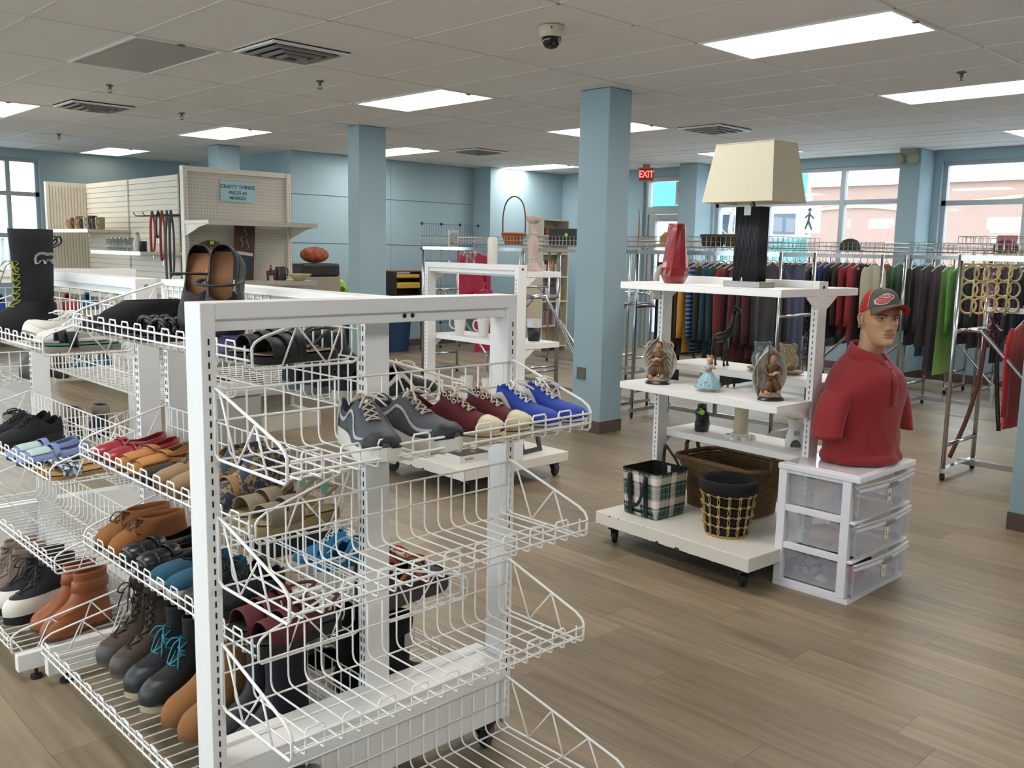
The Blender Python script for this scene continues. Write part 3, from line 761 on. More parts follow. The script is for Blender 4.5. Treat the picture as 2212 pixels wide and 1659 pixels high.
def owl(loc, rz, col, label):
    t = thing('owl_vase', label, 'vase', loc, rz)
    m = mat('owl_'+col, col, .45, var=.12, scale=25)
    n = 28; rows = []
    for (z, r, sq) in ((0, .03, 0), (.004, .036, 0), (.03, .05, 0), (.055, .05, 0), (.075, .042, .2), (.082, .037, .5), (.092, .038, .8), (.118, .039, 1), (.124, .038, 1), (.122, .034, 1), (.09, .033, .8)):
        row = []
        for j in range(n):
            a = 2*PI*j/n; q = 1/max(abs(math.cos(a)), abs(math.sin(a)))
            k = 1+sq*(min(q, 1.3)-1)*.9; ear = .012*max(0, (q-1.15)/.26) if z > .115 else 0
            row.append((r*k*math.cos(a)*1.05, r*k*math.sin(a)*.9, z+ear))
        rows.append(row)
    MB().grid(rows, cu=True).fan(rows[0]).build('body', m, t, smooth=True)
    w = mat('owl_white_glaze', 'B5B6B0', .5)
    d = MB()
    for sd in (-1, 1): d.tube([(sd*.016+.008*math.cos(a), -.0365, .1+.008*math.sin(a)) for a in [2*PI*k/10 for k in range(10)]], .0022, 5, closed=True)
    d.tube([(0, -.038, .094), (0, -.041, .088), (0, -.038, .082)], .003, 5)
    d.build('eyes_and_beak', w, t, smooth=True)
    d = MB(); random.seed(4)
    for k in range(38):
        a = random.uniform(-2.8, -.3); z = random.uniform(.02, .072); r = interp(z, [(0, .036), (.03, .05), (.055, .05), (.08, .04)])
        x, y = r*1.05*math.cos(a), r*.9*math.sin(a)
        d.tube([(x-.004, y, z+.003), (x, y-.001, z-.003), (x+.004, y, z+.003)], .0014, 4)
    d.build('feather_marks', w, t, kind='stuff')
def to_shelf(x, y): return (x, y)
owl((4.045, 2.415, .921), -.9, '5C6970', 'blue grey ceramic owl vase on the wooden plate')
owl((4.06, 2.285, .921), -.9, '8A7B55', 'ochre ceramic owl vase on the wooden plate')
t = thing('serving_plate', 'oval carved wooden plate under the two owl vases', 'plate', (4.053, 2.345, .905), G2ROT)
MB().lathe([(.06, 0), (.085, .003), (.1, .011), (.104, .016), (.1, .0165), (.082, .009), (.0, .008)], 36, sx=.85, sy=1.5).build('dish', mat('plate_wood', '8A6A3C', .5, var=.25, scale=12, stretch=(8, 1, 1)), t, smooth=True)
# owls stand on the dish: tiny lift already in their z
def giraffe():
    t = thing('giraffe_figurine', 'slim black giraffe figurine on the back shelf', 'figurine', (4.05, 2.66, .905), .6)
    m = mat('giraffe_black', '16130F', .35, var=.3)
    b = MB()
    b.tube([(0, .04, .13), (0, .02, .142), (0, -.01, .15), (0, -.032, .165), (0, -.045, .20), (0, -.055, .25), (0, -.06, .285)], [.016, .024, .027, .021, .014, .011, .0095], 12)
    b.tube([(0, -.054, .292), (0, -.07, .29), (0, -.09, .278)], [.012, .0115, .007], 10)
    b.build('body', m, t, smooth=True)
    for x, y, k in ((-.013, -.022, .004), (.013, -.028, -.006), (-.013, .035, .01), (.013, .03, -.004)):
        MB().tube([(x, y, .14), (x, y+k, .08), (x, y+k*1.2, .015), (x, y+k*1.2-.003, .0)], [.010, .006, .005, .008], 8).build('leg', m, t, smooth=True)
    for x in (-1, 1): MB().tube([(x*.008, -.058, .297), (x*.02, -.054, .304)], [.005, .002], 6).tube([(x*.005, -.062, .3), (x*.006, -.06, .315)], .002, 5).build('ear', m, t, smooth=True)
    MB().tube([(0, .052, .135), (0, .06, .11), (0, .058, .08)], [.004, .003, .004], 6).build('tail', m, t, smooth=True)
giraffe()
def black_vase():
    t = thing('vase', 'glossy black torso shaped vase with a round green price sticker', 'vase', (4.05, 2.755, .545), -1.0)
    m = mat('black_gloss', '101012', .12, coat=.5)
    rows = []; n = 24
    for (z, a, b, s) in ((0, .034, .026, 0), (.005, .038, .03, 0), (.04, .04, .032, .002), (.075, .034, .027, .004), (.1, .038, .028, 0), (.115, .03, .024, -.002), (.125, .024, .021, 0), (.145, .026, .022, 0), (.147, .02, .018, 0), (.12, .018, .016, 0)):
        rows.append([(a*math.cos(q)*(1+.04*math.sin(3*q+z*40))+s, b*math.sin(q), z) for q in [2*PI*j/n for j in range(n)]])
    MB().grid(rows, cu=True).fan(rows[0]).build('body', m, t, smooth=True)
    MB().cyl((0, -.032, .108), .014, .0012, 20, 'y').build('price_sticker', mat('sticker_green', '9CC83C', .6), t, rot=(0, 0, 0))
    MB().tube([(-.02, -.034, .06), (0, -.036, .045), (.02, -.033, .055)], .004, 6).build('relief', m, t, smooth=True)
black_vase()
def column_holder():
    t = thing('candle_holder', 'marbled white pillar on a clover shaped white base', 'candle holder', (4.05, 2.517, .545), 0)
    m = mat('white_ceramic', 'D5D2CB', .35)
    b = MB(); 
    for k in range(6):
        a = k*PI/3
        b.lathe([(.024, 0), (.025, .01), (.022, .018), (.017, .021), (.0165, .014), (0, .014)], 14, (.055*math.cos(a), .055*math.sin(a), 0))
    b.lathe([(.052, 0), (.052, .02), (.044, .03), (0, .03)], 28)
    b.build('clover_base', m, t, smooth=True, auto=45)
    for k in range(6):
        a = k*PI/3; MB().cyl((.055*math.cos(a), .055*math.sin(a), .0142), .015, .001, 12).build('well', dark, t)
    MB().lathe([(.036, .03), (.0365, .035), (.035, .14), (.036, .165), (0, .165)], 28).build('pillar', mat('marbled_wax', 'BDB49A', .45, var=.12, scale=14), t, smooth=True, auto=40)
column_holder()
def cat_warmer():
    t = thing('oil_warmer', 'white ceramic cat shaped tealight warmer with an arched opening', 'tealight warmer', (4.05, 2.215, .545), -.9)
    m = mat('white_ceramic', 'D5D2CB'); n = 28; rows = []
    for (z, r) in ((0, .036), (.004, .04), (.035, .042), (.08, .034), (.11, .029), (.125, .034), (.145, .037), (.146, .033), (.12, .026)):
        row = []
        for j in range(n):
            a = 2*PI*j/n; ear = .022*max(0, 1-abs(abs(math.degrees(math.atan2(math.sin(a), math.cos(a)))-90)-55)/16.) if z > .14 else 0
            row.append((r*math.cos(a)*1.1, r*math.sin(a)*.85, z+ear))
        rows.append(row)
    MB().grid(rows, cu=True).fan(rows[0]).build('body', m, t, smooth=True)
    MB().prism([(-.024, .012), (.024, .012), (.024, .026), (.018, .04), (.008, .048), (-.008, .048), (-.018, .04), (-.024, .026)], -.0365, -.03).build('opening', mat('warmer_inside', '5A5550', .8), t)
    MB().bx(-.012, -.034, .07, .016, -.0315, .092).build('price_label', mat('label_blue_grey', '8B95A8', .6), t)
cat_warmer()
# ---- platform goods
def plaid():
    m = bpy.data.materials.new('green_plaid'); m.use_nodes = True; N, L, b = nodes_of(m); b.inputs['Roughness'].default_value = .85
    tc = N.new('ShaderNodeTexCoord'); sp = N.new('ShaderNodeSeparateXYZ'); L.new(tc.outputs['Object'], sp.inputs[0])
    ad = N.new('ShaderNodeMath'); ad.operation = 'ADD'; L.new(sp.outputs[0], ad.inputs[0]); L.new(sp.outputs[1], ad.inputs[1])
    def ramp(src, off):
        mu = N.new('ShaderNodeMath'); mu.operation = 'MULTIPLY_ADD'; mu.inputs[1].default_value = 1/.115; mu.inputs[2].default_value = off; L.new(src, mu.inputs[0])
        fr = N.new('ShaderNodeMath'); fr.operation = 'FRACT'; L.new(mu.outputs[0], fr.inputs[0])
        r = N.new('ShaderNodeValToRGB'); r.color_ramp.interpolation = 'CONSTANT'; e = r.color_ramp.elements
        stops = [(0, 'E6DCD2'), (.3, '26443F'), (.34, 'E6DCD2'), (.36, '1B2B2A'), (.46, '3F6A62'), (.62, '141B1C'), (.68, '2F524C'), (.84, 'D8D6CE'), (.865, '1A2526')]
        e[0].position = 0; e[0].color = rgb(stops[0][1]); e[1].position = stops[1][0]; e[1].color = rgb(stops[1][1])
        for p, c in stops[2:]: q = e.new(p); q.color = rgb(c)
        L.new(fr.outputs[0], r.inputs[0]); return r
    r1 = ramp(ad.outputs[0], .1); r2 = ramp(sp.outputs[2], .45)
    mx = N.new('ShaderNodeMix'); mx.data_type = 'RGBA'; mx.inputs[0].default_value = .5; L.new(r1.outputs[0], mx.inputs[6]); L.new(r2.outputs[0], mx.inputs[7])
    L.new(mx.outputs[2], b.inputs['Base Color'])
    return m
def tote():
    t = thing('tote_bag', 'green and white plaid fabric tote with black handles on the wheeled platform', 'tote bag', (3.68, 2.765, .17), -.05)
    pl = plaid(); lin_ = mat('tote_lining', '0D0E10', .9); rows = []
    def ringpts(hx, hy, z, n=8, r=.02):
        o = []
        for cx, cy, a0 in ((hx-r, hy-r, 0), (-hx+r, hy-r, PI/2), (-hx+r, -hy+r, PI), (hx-r, -hy+r, 1.5*PI)):
            for k in range(4): a = a0+k*PI/6; o.append((cx+r*math.cos(a), cy+r*math.sin(a), z))
        return o
    for z, hx, hy in ((0.0, .105, .10), (.004, .113, .108), (.06, .118, .112), (.16, .122, .113), (.232, .128, .116)): rows.append(ringpts(hx, hy, z))
    MB().grid(rows, cu=True).fan(rows[0]).build('bag_body', pl, t, smooth=True, auto=50)
    rows = [ringpts(.126, .114, .233), ringpts(.124, .112, .2), ringpts(.115, .105, .02)]
    MB().grid(rows, cu=True).fan(rows[-1]).build('lining', lin_, t)
    MB().tube(ringpts(.127, .115, .233), .003, 5, closed=True).build('piping', lin_, t)
    # handles
    def band(pts, w, axis):
        m = MB(); rows = []
        for p in pts: rows.append([(p[0], p[1]-w/2, p[2]), (p[0], p[1]+w/2, p[2])] if axis == 'y' else [(p[0]-w/2, p[1], p[2]), (p[0]+w/2, p[1], p[2])])
        return m.grid(rows)
    hm = mat('tote_handle', '111215', .7)
    for y in (-.05, .05):
        band([(-.121, y, .01), (-.1245, y, .1), (-.1275, y, .16), (-.131, y, .215)], .024, 'y').build('strap', hm, t, solid=.003)
    MB().tube(crom([(-.131, .05, .215), (-.143, .048, .20), (-.15, .04, .12), (-.15, .02, .075), (-.15, -.01, .068), (-.15, -.035, .10), (-.143, -.048, .18), (-.131, -.05, .215)], 24), .010, 8, flat=.4).build('handle', hm, t, smooth=True)
    MB().tube(crom([(.126, .055, .12), (.127, .055, .21), (.125, .05, .29), (.118, .035, .325), (.112, .0, .30), (.114, -.04, .26), (.124, -.055, .21), (.126, -.055, .12)], 28), .011, 8, flat=.4).build('handle', hm, t, smooth=True)
    MB().bx(.118, -.002, .17, .119, .02, .225).build('care_tag', mat('tag_white', 'D8D4D0'), t)
tote()
def rattan_bin():
    t = thing('rattan_bin', 'black fabric bin in an open knotted rattan net on the wheeled platform', 'storage bin', (3.665, 2.325, .17))
    bl = mat('bin_black', '0E0F12', .9, bump=.1, bscale=300); rt = mat('rattan', 'A78A55', .7, var=.25, scale=80)
    H = .262
    R = lambda z: lerp(.098, .124, z/H)
    MB().lathe([(.0, .004), (.095, .004), (R(.0)-.004, .008), (R(.19)-.004, .19), (.134, .215), (.14, .235), (.139, .258), (.134, .268), (.124, .268), (.115, .25), (.09, .03), (0, .03)], 40).build('liner', bl, t, smooth=True)
    MB().lathe([(.1, 0), (.102, .003), (.102, .01), (.098, .012), (.09, .003)], 40).build('base_ring', rt, t, smooth=True)
    ns = 15
    for k in range(ns):
        a = 2*PI*k/ns; m = MB()
        for d in (-.05, .05):
            pts = []
            for i in range(9):
                z = .008+i*.024; off = d*abs(math.sin(i*PI/2))*(.8+.4*random.random()); r = R(z)+.003
                pts.append((r*math.cos(a+off), r*math.sin(a+off), z))
            m.tube(pts, .0026, 5)
        m.build('strand', rt, t, smooth=True)
    kn = MB(); 
    for i in (1, 2, 3, 4):
        z = .008+i*.048; r = R(z)+.004
        MB().tube([(r*math.cos(2*PI*j/45), r*math.sin(2*PI*j/45), z+.003*math.sin(j*2.1)) for j in range(45)], .0028, 5, closed=True).build('hoop', rt, t, smooth=True)
        for k in range(ns):
            a = 2*PI*k/ns; kn.ball(((r+.002)*math.cos(a), (r+.002)*math.sin(a), z), .0105, 7, 5, (1, 1, .85))
    kn.build('knots', rt, t, smooth=True, kind='stuff')
rattan_bin()
def seagrass_basket():
    t = thing('seagrass_basket', 'brown woven seagrass basket with rope handles behind the rattan bin', 'basket', (4.06, 2.56, .17), G2ROT)
    m = mat('seagrass', '6E5636', .85, var=.35, scale=60, bump=.6, bscale=120, stretch=(1, 1, 3))
    def rr(hx, hy, z, r=.04, wob=0.0):
        o = []
        for cx, cy, a0 in ((hx-r, hy-r, 0), (-hx+r, hy-r, PI/2), (-hx+r, -hy+r, PI), (hx-r, -hy+r, 1.5*PI)):
            for k in range(6): a = a0+k*PI/10; o.append((cx+r*math.cos(a), cy+r*math.sin(a), z+wob*math.sin(len(o)*1.3)))
        # subdivide straight sides
        q = []
        for i, p in enumerate(o):
            n_ = o[(i+1) % len(o)]; q.append(p)
            if (Vector(p)-Vector(n_)).length > .05:
                for u in (.2, .4, .6, .8): q.append(tuple(lerp(p[k], n_[k], u) for k in range(3)))
        return q
    nrow = 19
    for i in range(nrow):
        z = .008+i*.0128; fl = (z/.25)**2
        MB().tube(rr(.125+.045*fl, .2+.05*fl, z, .045+.02*fl, .0012), .0075, 6, closed=True).build('woven_row', m, t, smooth=True)
    MB().tube(rr(.178, .258, .255, .065, .003), .013, 8, closed=True).build('rim', m, t, smooth=True)
    rows = rr(.12, .195, .006); MB()._add(rows, [tuple(range(len(rows)))]).build('floor_panel', m, t)
    for s in (-1, 1):
        pts = crom([(-.05, s*.262, .23), (-.048, s*.266, .29), (-.03, s*.268, .335), (0, s*.268, .348), (.03, s*.268, .335), (.048, s*.266, .29), (.05, s*.262, .23)], 26)
        h = MB()
        for ph in (0, 2.1, 4.2): h.tube([(p[0]+.006*math.cos(i*.9+ph), p[1]+.006*math.sin(i*.9+ph), p[2]) for i, p in enumerate(pts)], .006, 6)
        h.build('handle', m, t, smooth=True)
seagrass_basket()
# ---- wheeled shelf 2 goods
def pillar_candle():
    t = thing('pillar_candle', 'tall white pillar candle on the shelf beam', 'candle', (3.965, 4.315, 1.385))
    MB().lathe([(.03, 0), (.032, .003), (.032, .152), (.026, .166), (.012, .17), (0, .168)], 26).build('wax', mat('candle_wax', 'D9D5CC', .4), t, smooth=True, auto=60)
    MB().tube([(0, 0, .166), (.002, 0, .178)], .0015, 5).build('wick', dark, t)
pillar_candle()
def candlestick():
    t = thing('candlestick', 'turned distressed pink white candlestick on the upper shelf', 'candlestick', (4.14, 4.13, 1.345), .4)
    m = mat('distressed_pink', 'BBA79C', .7, var=.12, scale=40, bump=.2)
    n = 32; pf = [(0, .062), (.012, .062), (.018, .05), (.03, .044), (.045, .034), (.055, .024), (.06, .026), (.066, .022), (.075, .022), (.08, .026), (.085, .022), (.11, .028), (.15, .037), (.18, .037), (.21, .026), (.225, .022), (.23, .028), (.238, .022), (.27, .018), (.295, .02), (.302, .03), (.31, .042), (.338, .046), (.342, .044), (.338, .03), (.33, .028)]
    rows = []
    for (z, r) in pf:
        fl = .08 if .09 < z < .215 else 0
        sq = max(0, 1-z/.05)
        rows.append([(r*(1-fl*abs(math.sin(5*a)))*math.cos(a)*(1+sq*(min(1.3, 1/max(abs(math.cos(a)), abs(math.sin(a))))-1)*.7), r*(1-fl*abs(math.sin(5*a)))*math.sin(a)*(1+sq*(min(1.3, 1/max(abs(math.cos(a)), abs(math.sin(a))))-1)*.7), z) for a in [2*PI*j/n for j in range(n)]])
    MB().grid(rows, cu=True).fan(rows[0]).fan(rows[-1]).build('turned_body', m, t, smooth=True, auto=50)
candlestick()
clear = glass_mat('clear_glass', 'EEF2F2', .05, .04)
def glass_vase():
    t = thing('glass_vase', 'short flared crystal glass vase on the upper shelf', 'vase', (4.12, 4.70, 1.345))
    MB().lathe([(.03, 0), (.032, .004), (.03, .03), (.034, .07), (.05, .125), (.046, .125), (.03, .07), (.026, .03), (0, .02)], 24, fn=lambda a, q: 1+.04*math.cos(8*a)).build('bowl', clear, t, smooth=True)
glass_vase()
def mug(loc, rz, h, r0, r1, m, label, group=None, name='mug', hm=None, band=None):
    t = thing(name, label, 'mug', loc, rz, group)
    MB().lathe([(r0*.9, 0), (r0, .004), (lerp(r0, r1, .5), h*.5), (r1, h), (r1-.004, h), (lerp(r0, r1, .5)-.005, h*.5), (r0-.006, .01), (0, .01)], 24).build('cup', m, t, smooth=True, auto=50)
    if hm is not False:
        rm = lerp(r0, r1, .6)
        MB().tube(crom([(rm-.002, 0, h*.85), (rm+.02, 0, h*.88), (rm+.032, 0, h*.68), (rm+.027, 0, h*.42), (rm-.002, 0, h*.28)], 14), .0055, 7).build('handle', hm or m, t, smooth=True)
    if band:
        z0, z1, bm = band
        MB().lathe([(lerp(r0, r1, z0)+.0012, h*z0), (lerp(r0, r1, z1)+.0012, h*z1)], 24).build('band', bm, t, smooth=True)
    return t
wc = mat('white_ceramic', 'D5D2CB')
bw = mug((4.2, 4.165, .9), 0, .14, .036, .05, mat('cup_white', 'CFCCC6', .4), 'black cup with a white rim on the middle shelf end', hm=False, name='cup', band=(.0, .62, mat('cup_black', '15161A', .5)))
for k, (x, y) in enumerate(((4.1, 4.78), (4.12, 4.56))): mug((x, y, .9), 2.2, .12, .03, .044, wc, 'tapered white mug on the middle shelf in front of the pink jacket', 'white mugs on the middle shelf')
t = mug((4.17, 4.44, .9), 0, .15, .036, .04, mat('tumbler_blue', '7FA6AD', .4), 'pale blue printed tumbler on the middle shelf', hm=False, name='tumbler')
text_mesh('Life', .03, 'tumblertext', mat('ink_dark', '2A3A44', .6), t, (-.033, -.02, .1), (PI/2, -1.2, -1.0))
for k, (x, y) in enumerate(((4.1, 4.70), (4.14, 4.53), (4.2, 4.33), (4.22, 4.14))): mug((x, y, .47), 2.4, .15, .034, .043, wc, 'tall white latte mug on the low shelf above the wheeled platform', 'white latte mugs on the low shelf')
def puzzle_box():
    t = thing('puzzle_box', 'white edged boxed game lying on the wheeled platform', 'box', (3.745, 4.35, .17), -.06)
    MB().bx(-.12, -.16, 0, .12, .16, .045).build('tray', mat('box_white', 'D2CFC8', .6), t, bev=.001)
    MB().bx(-.118, -.158, .045, .118, .158, .047).build('printed_top', mat('box_print', '4A3A3C', .5, var=.5, scale=25), t)
    text_mesh('PUZZLE', .02, 'puzzletext', dark, t, (-.05, -.1605, .022), (PI/2, 0, 0))
    MB().lathe([(.02, .047), (.02, .048), (0, .048)], 20, (.03, -.09, 0)).build('seal', mat('sticker_yellow', 'B8A040', .6), t)
puzzle_box()
def black_frame():
    t = thing('picture_frame', 'empty black picture frame leaning on the wheeled platform post', 'picture frame', (4.19, 4.15, .17))
    fr = MB(); w, h, k = .2, .26, .028
    fr.bx(-w/2, -.008, 0, w/2, .008, k).bx(-w/2, -.008, h-k, w/2, .008, h).bx(-w/2, -.008, k, -w/2+k, .008, h-k).bx(w/2-k, -.008, k, w/2, .008, h-k)
    fr.build('moulding', mat('frame_black', '141416', .4), t, rot=(-.28, 0, .1))
black_frame()
t = thing('papers', 'loose printed papers on the wheeled platform beside the boxed game', 'papers', (3.62, 4.62, .17), .2)
for k in range(3): MB().bx(-.1, -.14, .001*k, .1, .14, .001*k+.0008).build('sheet', mat('paper_print', 'B9B6AE', .7, var=.4, scale=50), t, rot=(0, 0, k*.1))
# ------------------------------------------------------------------ drawer cart and mannequin
DX, DY = 3.655, 1.69
def drawer_cart():
    t = thing('drawer_cart', 'white plastic cart with three frosted drawers under the mannequin', 'drawer cart', (DX, DY, 0))
    fw = mat('cart_white', 'DDDCE2', .35, var=.02); fro = milky('frosted_plastic', 'C4C6CE', .30)
    Wd, Dp, H = .545, .375, .565
    MB().bx(-.004, -.004, H-.03, Wd+.004, Dp+.004, H-.004).build('top_rim', fw, t, bev=.004)
    MB().bx(.02, .02, H-.006, Wd-.02, Dp-.02, H).build('top_panel', mat('cart_top', 'D9D4D8', .2, coat=.3), t, bev=.002)
    MB().bx(0, .02, 0, Wd, Dp, .02).build('bottom_tray', fw, t)
    for x in (0, Wd-.035):
        for y in (.035, Dp-.04):
            MB().bx(x, y, .02, x+.035, y+.04, H-.03).build('post', fw, t, bev=.003)
    tier = (H-.05)/3.0
    for k in range(4):
        z = .02+k*tier-.014
        for x in (.002, Wd-.022):
            if k < 3 or True: MB().bx(x, .075, max(.001, z), x+.02, Dp-.04, min(H-.031, z+.028)).build('side_rail', fw, t, bev=.002)
        if 0 < k < 3: MB().bx(.0, .01, z+.004, Wd, .034, z+.016).build('front_rail', fw, t, bev=.002)
    for k in range(3):
        z0 = .02+k*tier+.018; z1 = .02+(k+1)*tier-.016
        rows = []; n = 9
        for i in range(n):
            x = .004+(Wd-.008)*i/(n-1); y = .004-.022*math.sin(PI*i/(n-1))
            rows.append([(x, y, z0), (x, y, z1)])
        d = MB().grid(rows).build('drawer', fro, t, solid=.003)
        MB().bx(.026, .01, z0, .029, Dp-.02, z1-.01).build('drawer_side', fro, d)
        MB().bx(Wd-.029, .01, z0, Wd-.026, Dp-.02, z1-.01).build('drawer_side', fro, d)
        MB().bx(.029, .01, z0, Wd-.029, Dp-.02, z0+.003).build('drawer_floor', fro, d)
        MB().bx(.029, Dp-.023, z0+.003, Wd-.029, Dp-.02, z1-.01).build('drawer_back', fro, d)
        rows2 = [[(r[0][0], r[0][1]-.008, z1-.002), (r[0][0], r[0][1]+.004, z1+.001), (r[0][0], r[0][1]-.008, z1-.022)] for r in rows]
        MB().grid(rows2).build('lip', milky('frosted_lip', 'D5D5DA', .7), d, solid=.002)
        yy = .004-.022*math.sin(PI*.5)
        MB().bx(.235, yy-.013, z1-.032, .31, yy-.004, z1-.012).build('handle', mat('handle_grey', '7F8082', .5), d, bev=.002)
        MB().bx(.225, yy-.005, z0+.045, .262, yy-.0035, z0+.1).build('size_label', mat('label_paper', 'D8CFB4', .7), d)
        text_mesh(('S', 'L', 'XL')[k], .034 if k < 2 else .024, 'size%d' % k, mat('pencil', '55503F', .7), d, (.2435, yy-.0055, z0+.072), (PI/2, 0, 0), ext=.0003, name='label_lettering')
    for (x, y) in ((.04, .05), (.5, .05), (.04, .33), (.5, .33)): pass
    return t
drawer_cart()
def cloth_lump(loc, sx, sy, sz, m, label, name='folded_garment', seed=0):
    rnd = random.Random(seed); n = 20; rows = []
    ph = [rnd.uniform(0, 6) for _ in range(6)]
    for i in range(9):
        v = i/8.0; row = []
        for j in range(n):
            a = 2*PI*j/n; r = math.sin(PI*(.5-.5*math.cos(PI*v)))**.5 if 0 < v < 1 else 0.02
            w = 1+.14*math.sin(3*a+ph[0]+4*v)+.08*math.sin(5*a+ph[1]-6*v)
            row.append((sx*r*w*math.cos(a), sy*r*w*math.sin(a), sz*(v*(1+.12*math.sin(2*a+ph[2])))))
        rows.append(row)
    o = MB().grid(rows, cu=True).fan(rows[0]).fan(rows[-1]).build(name, m, loc=loc, smooth=True)
    return tag(o, label, 'clothes')
def striped(name, c1, c2, sc=60, axis=2):
    if name in MATS: return MATS[name]
    m = bpy.data.materials.new(name); m.use_nodes = True; N, L, b = nodes_of(m); b.inputs['Roughness'].default_value = .85
    tc = N.new('ShaderNodeTexCoord'); w = N.new('ShaderNodeTexWave'); w.bands_direction = 'XYZ'[axis]; w.inputs['Scale'].default_value = sc; w.inputs['Distortion'].default_value = 1
    L.new(tc.outputs['Object'], w.inputs['Vector']); r = N.new('ShaderNodeValToRGB'); r.color_ramp.interpolation = 'CONSTANT'; r.color_ramp.elements[0].color = rgb(c1); r.color_ramp.elements[1].color = rgb(c2); r.color_ramp.elements[1].position = .5
    L.new(w.outputs[1], r.inputs[0]); L.new(r.outputs[0], b.inputs['Base Color']); MATS[name] = m
    return m
def spotted(name, c1, c2, sc=40, th=.5):
    if name in MATS: return MATS[name]
    m = bpy.data.materials.new(name); m.use_nodes = True; N, L, b = nodes_of(m); b.inputs['Roughness'].default_value = .7
    tc = N.new('ShaderNodeTexCoord'); w = N.new('ShaderNodeTexNoise'); w.inputs['Scale'].default_value = sc; w.inputs['Detail'].default_value = 2
    L.new(tc.outputs['Object'], w.inputs['Vector']); r = N.new('ShaderNodeValToRGB'); r.color_ramp.elements[0].position = th-.02; r.color_ramp.elements[1].position = th+.02; r.color_ramp.elements[0].color = rgb(c1); r.color_ramp.elements[1].color = rgb(c2)
    L.new(w.outputs[0], r.inputs[0]); L.new(r.outputs[0], b.inputs['Base Color']); MATS[name] = m
    return m
zz = (.042, .213, .385)
cloth_lump((DX+.13, DY+.09, zz[0]), .075, .06, .10, mat('cloth_red', 'B02A33', .85), 'crumpled red garment in the bottom drawer', seed=3)
cloth_lump((DX+.11, DY+.26, zz[0]), .065, .075, .09, spotted('cloth_navy_print', '20273C', '8E93A0', 30), 'navy and grey patterned garment in the bottom drawer', seed=5)
cloth_lump((DX+.3, DY+.16, zz[0]), .09, .1, .11, mat('cloth_charcoal', '3B3E42', .9), 'charcoal folded garment in the bottom drawer', seed=7)
cloth_lump((DX+.055, DY+.17, zz[0]), .02, .03, .04, mat('cloth_white', 'C9C9C9', .9), 'small white garment poking out in the bottom drawer', seed=9)
cloth_lump((DX+.14, DY+.2, zz[1]), .09, .1, .07, mat('cloth_peach', 'B88A6C', .9), 'peach garment behind the frosted middle drawer', seed=11)
cloth_lump((DX+.15, DY+.1, zz[2]), .07, .06, .05, mat('cloth_peach2', 'C29A80', .9), 'pale peach garment behind the frosted top drawer', seed=12)

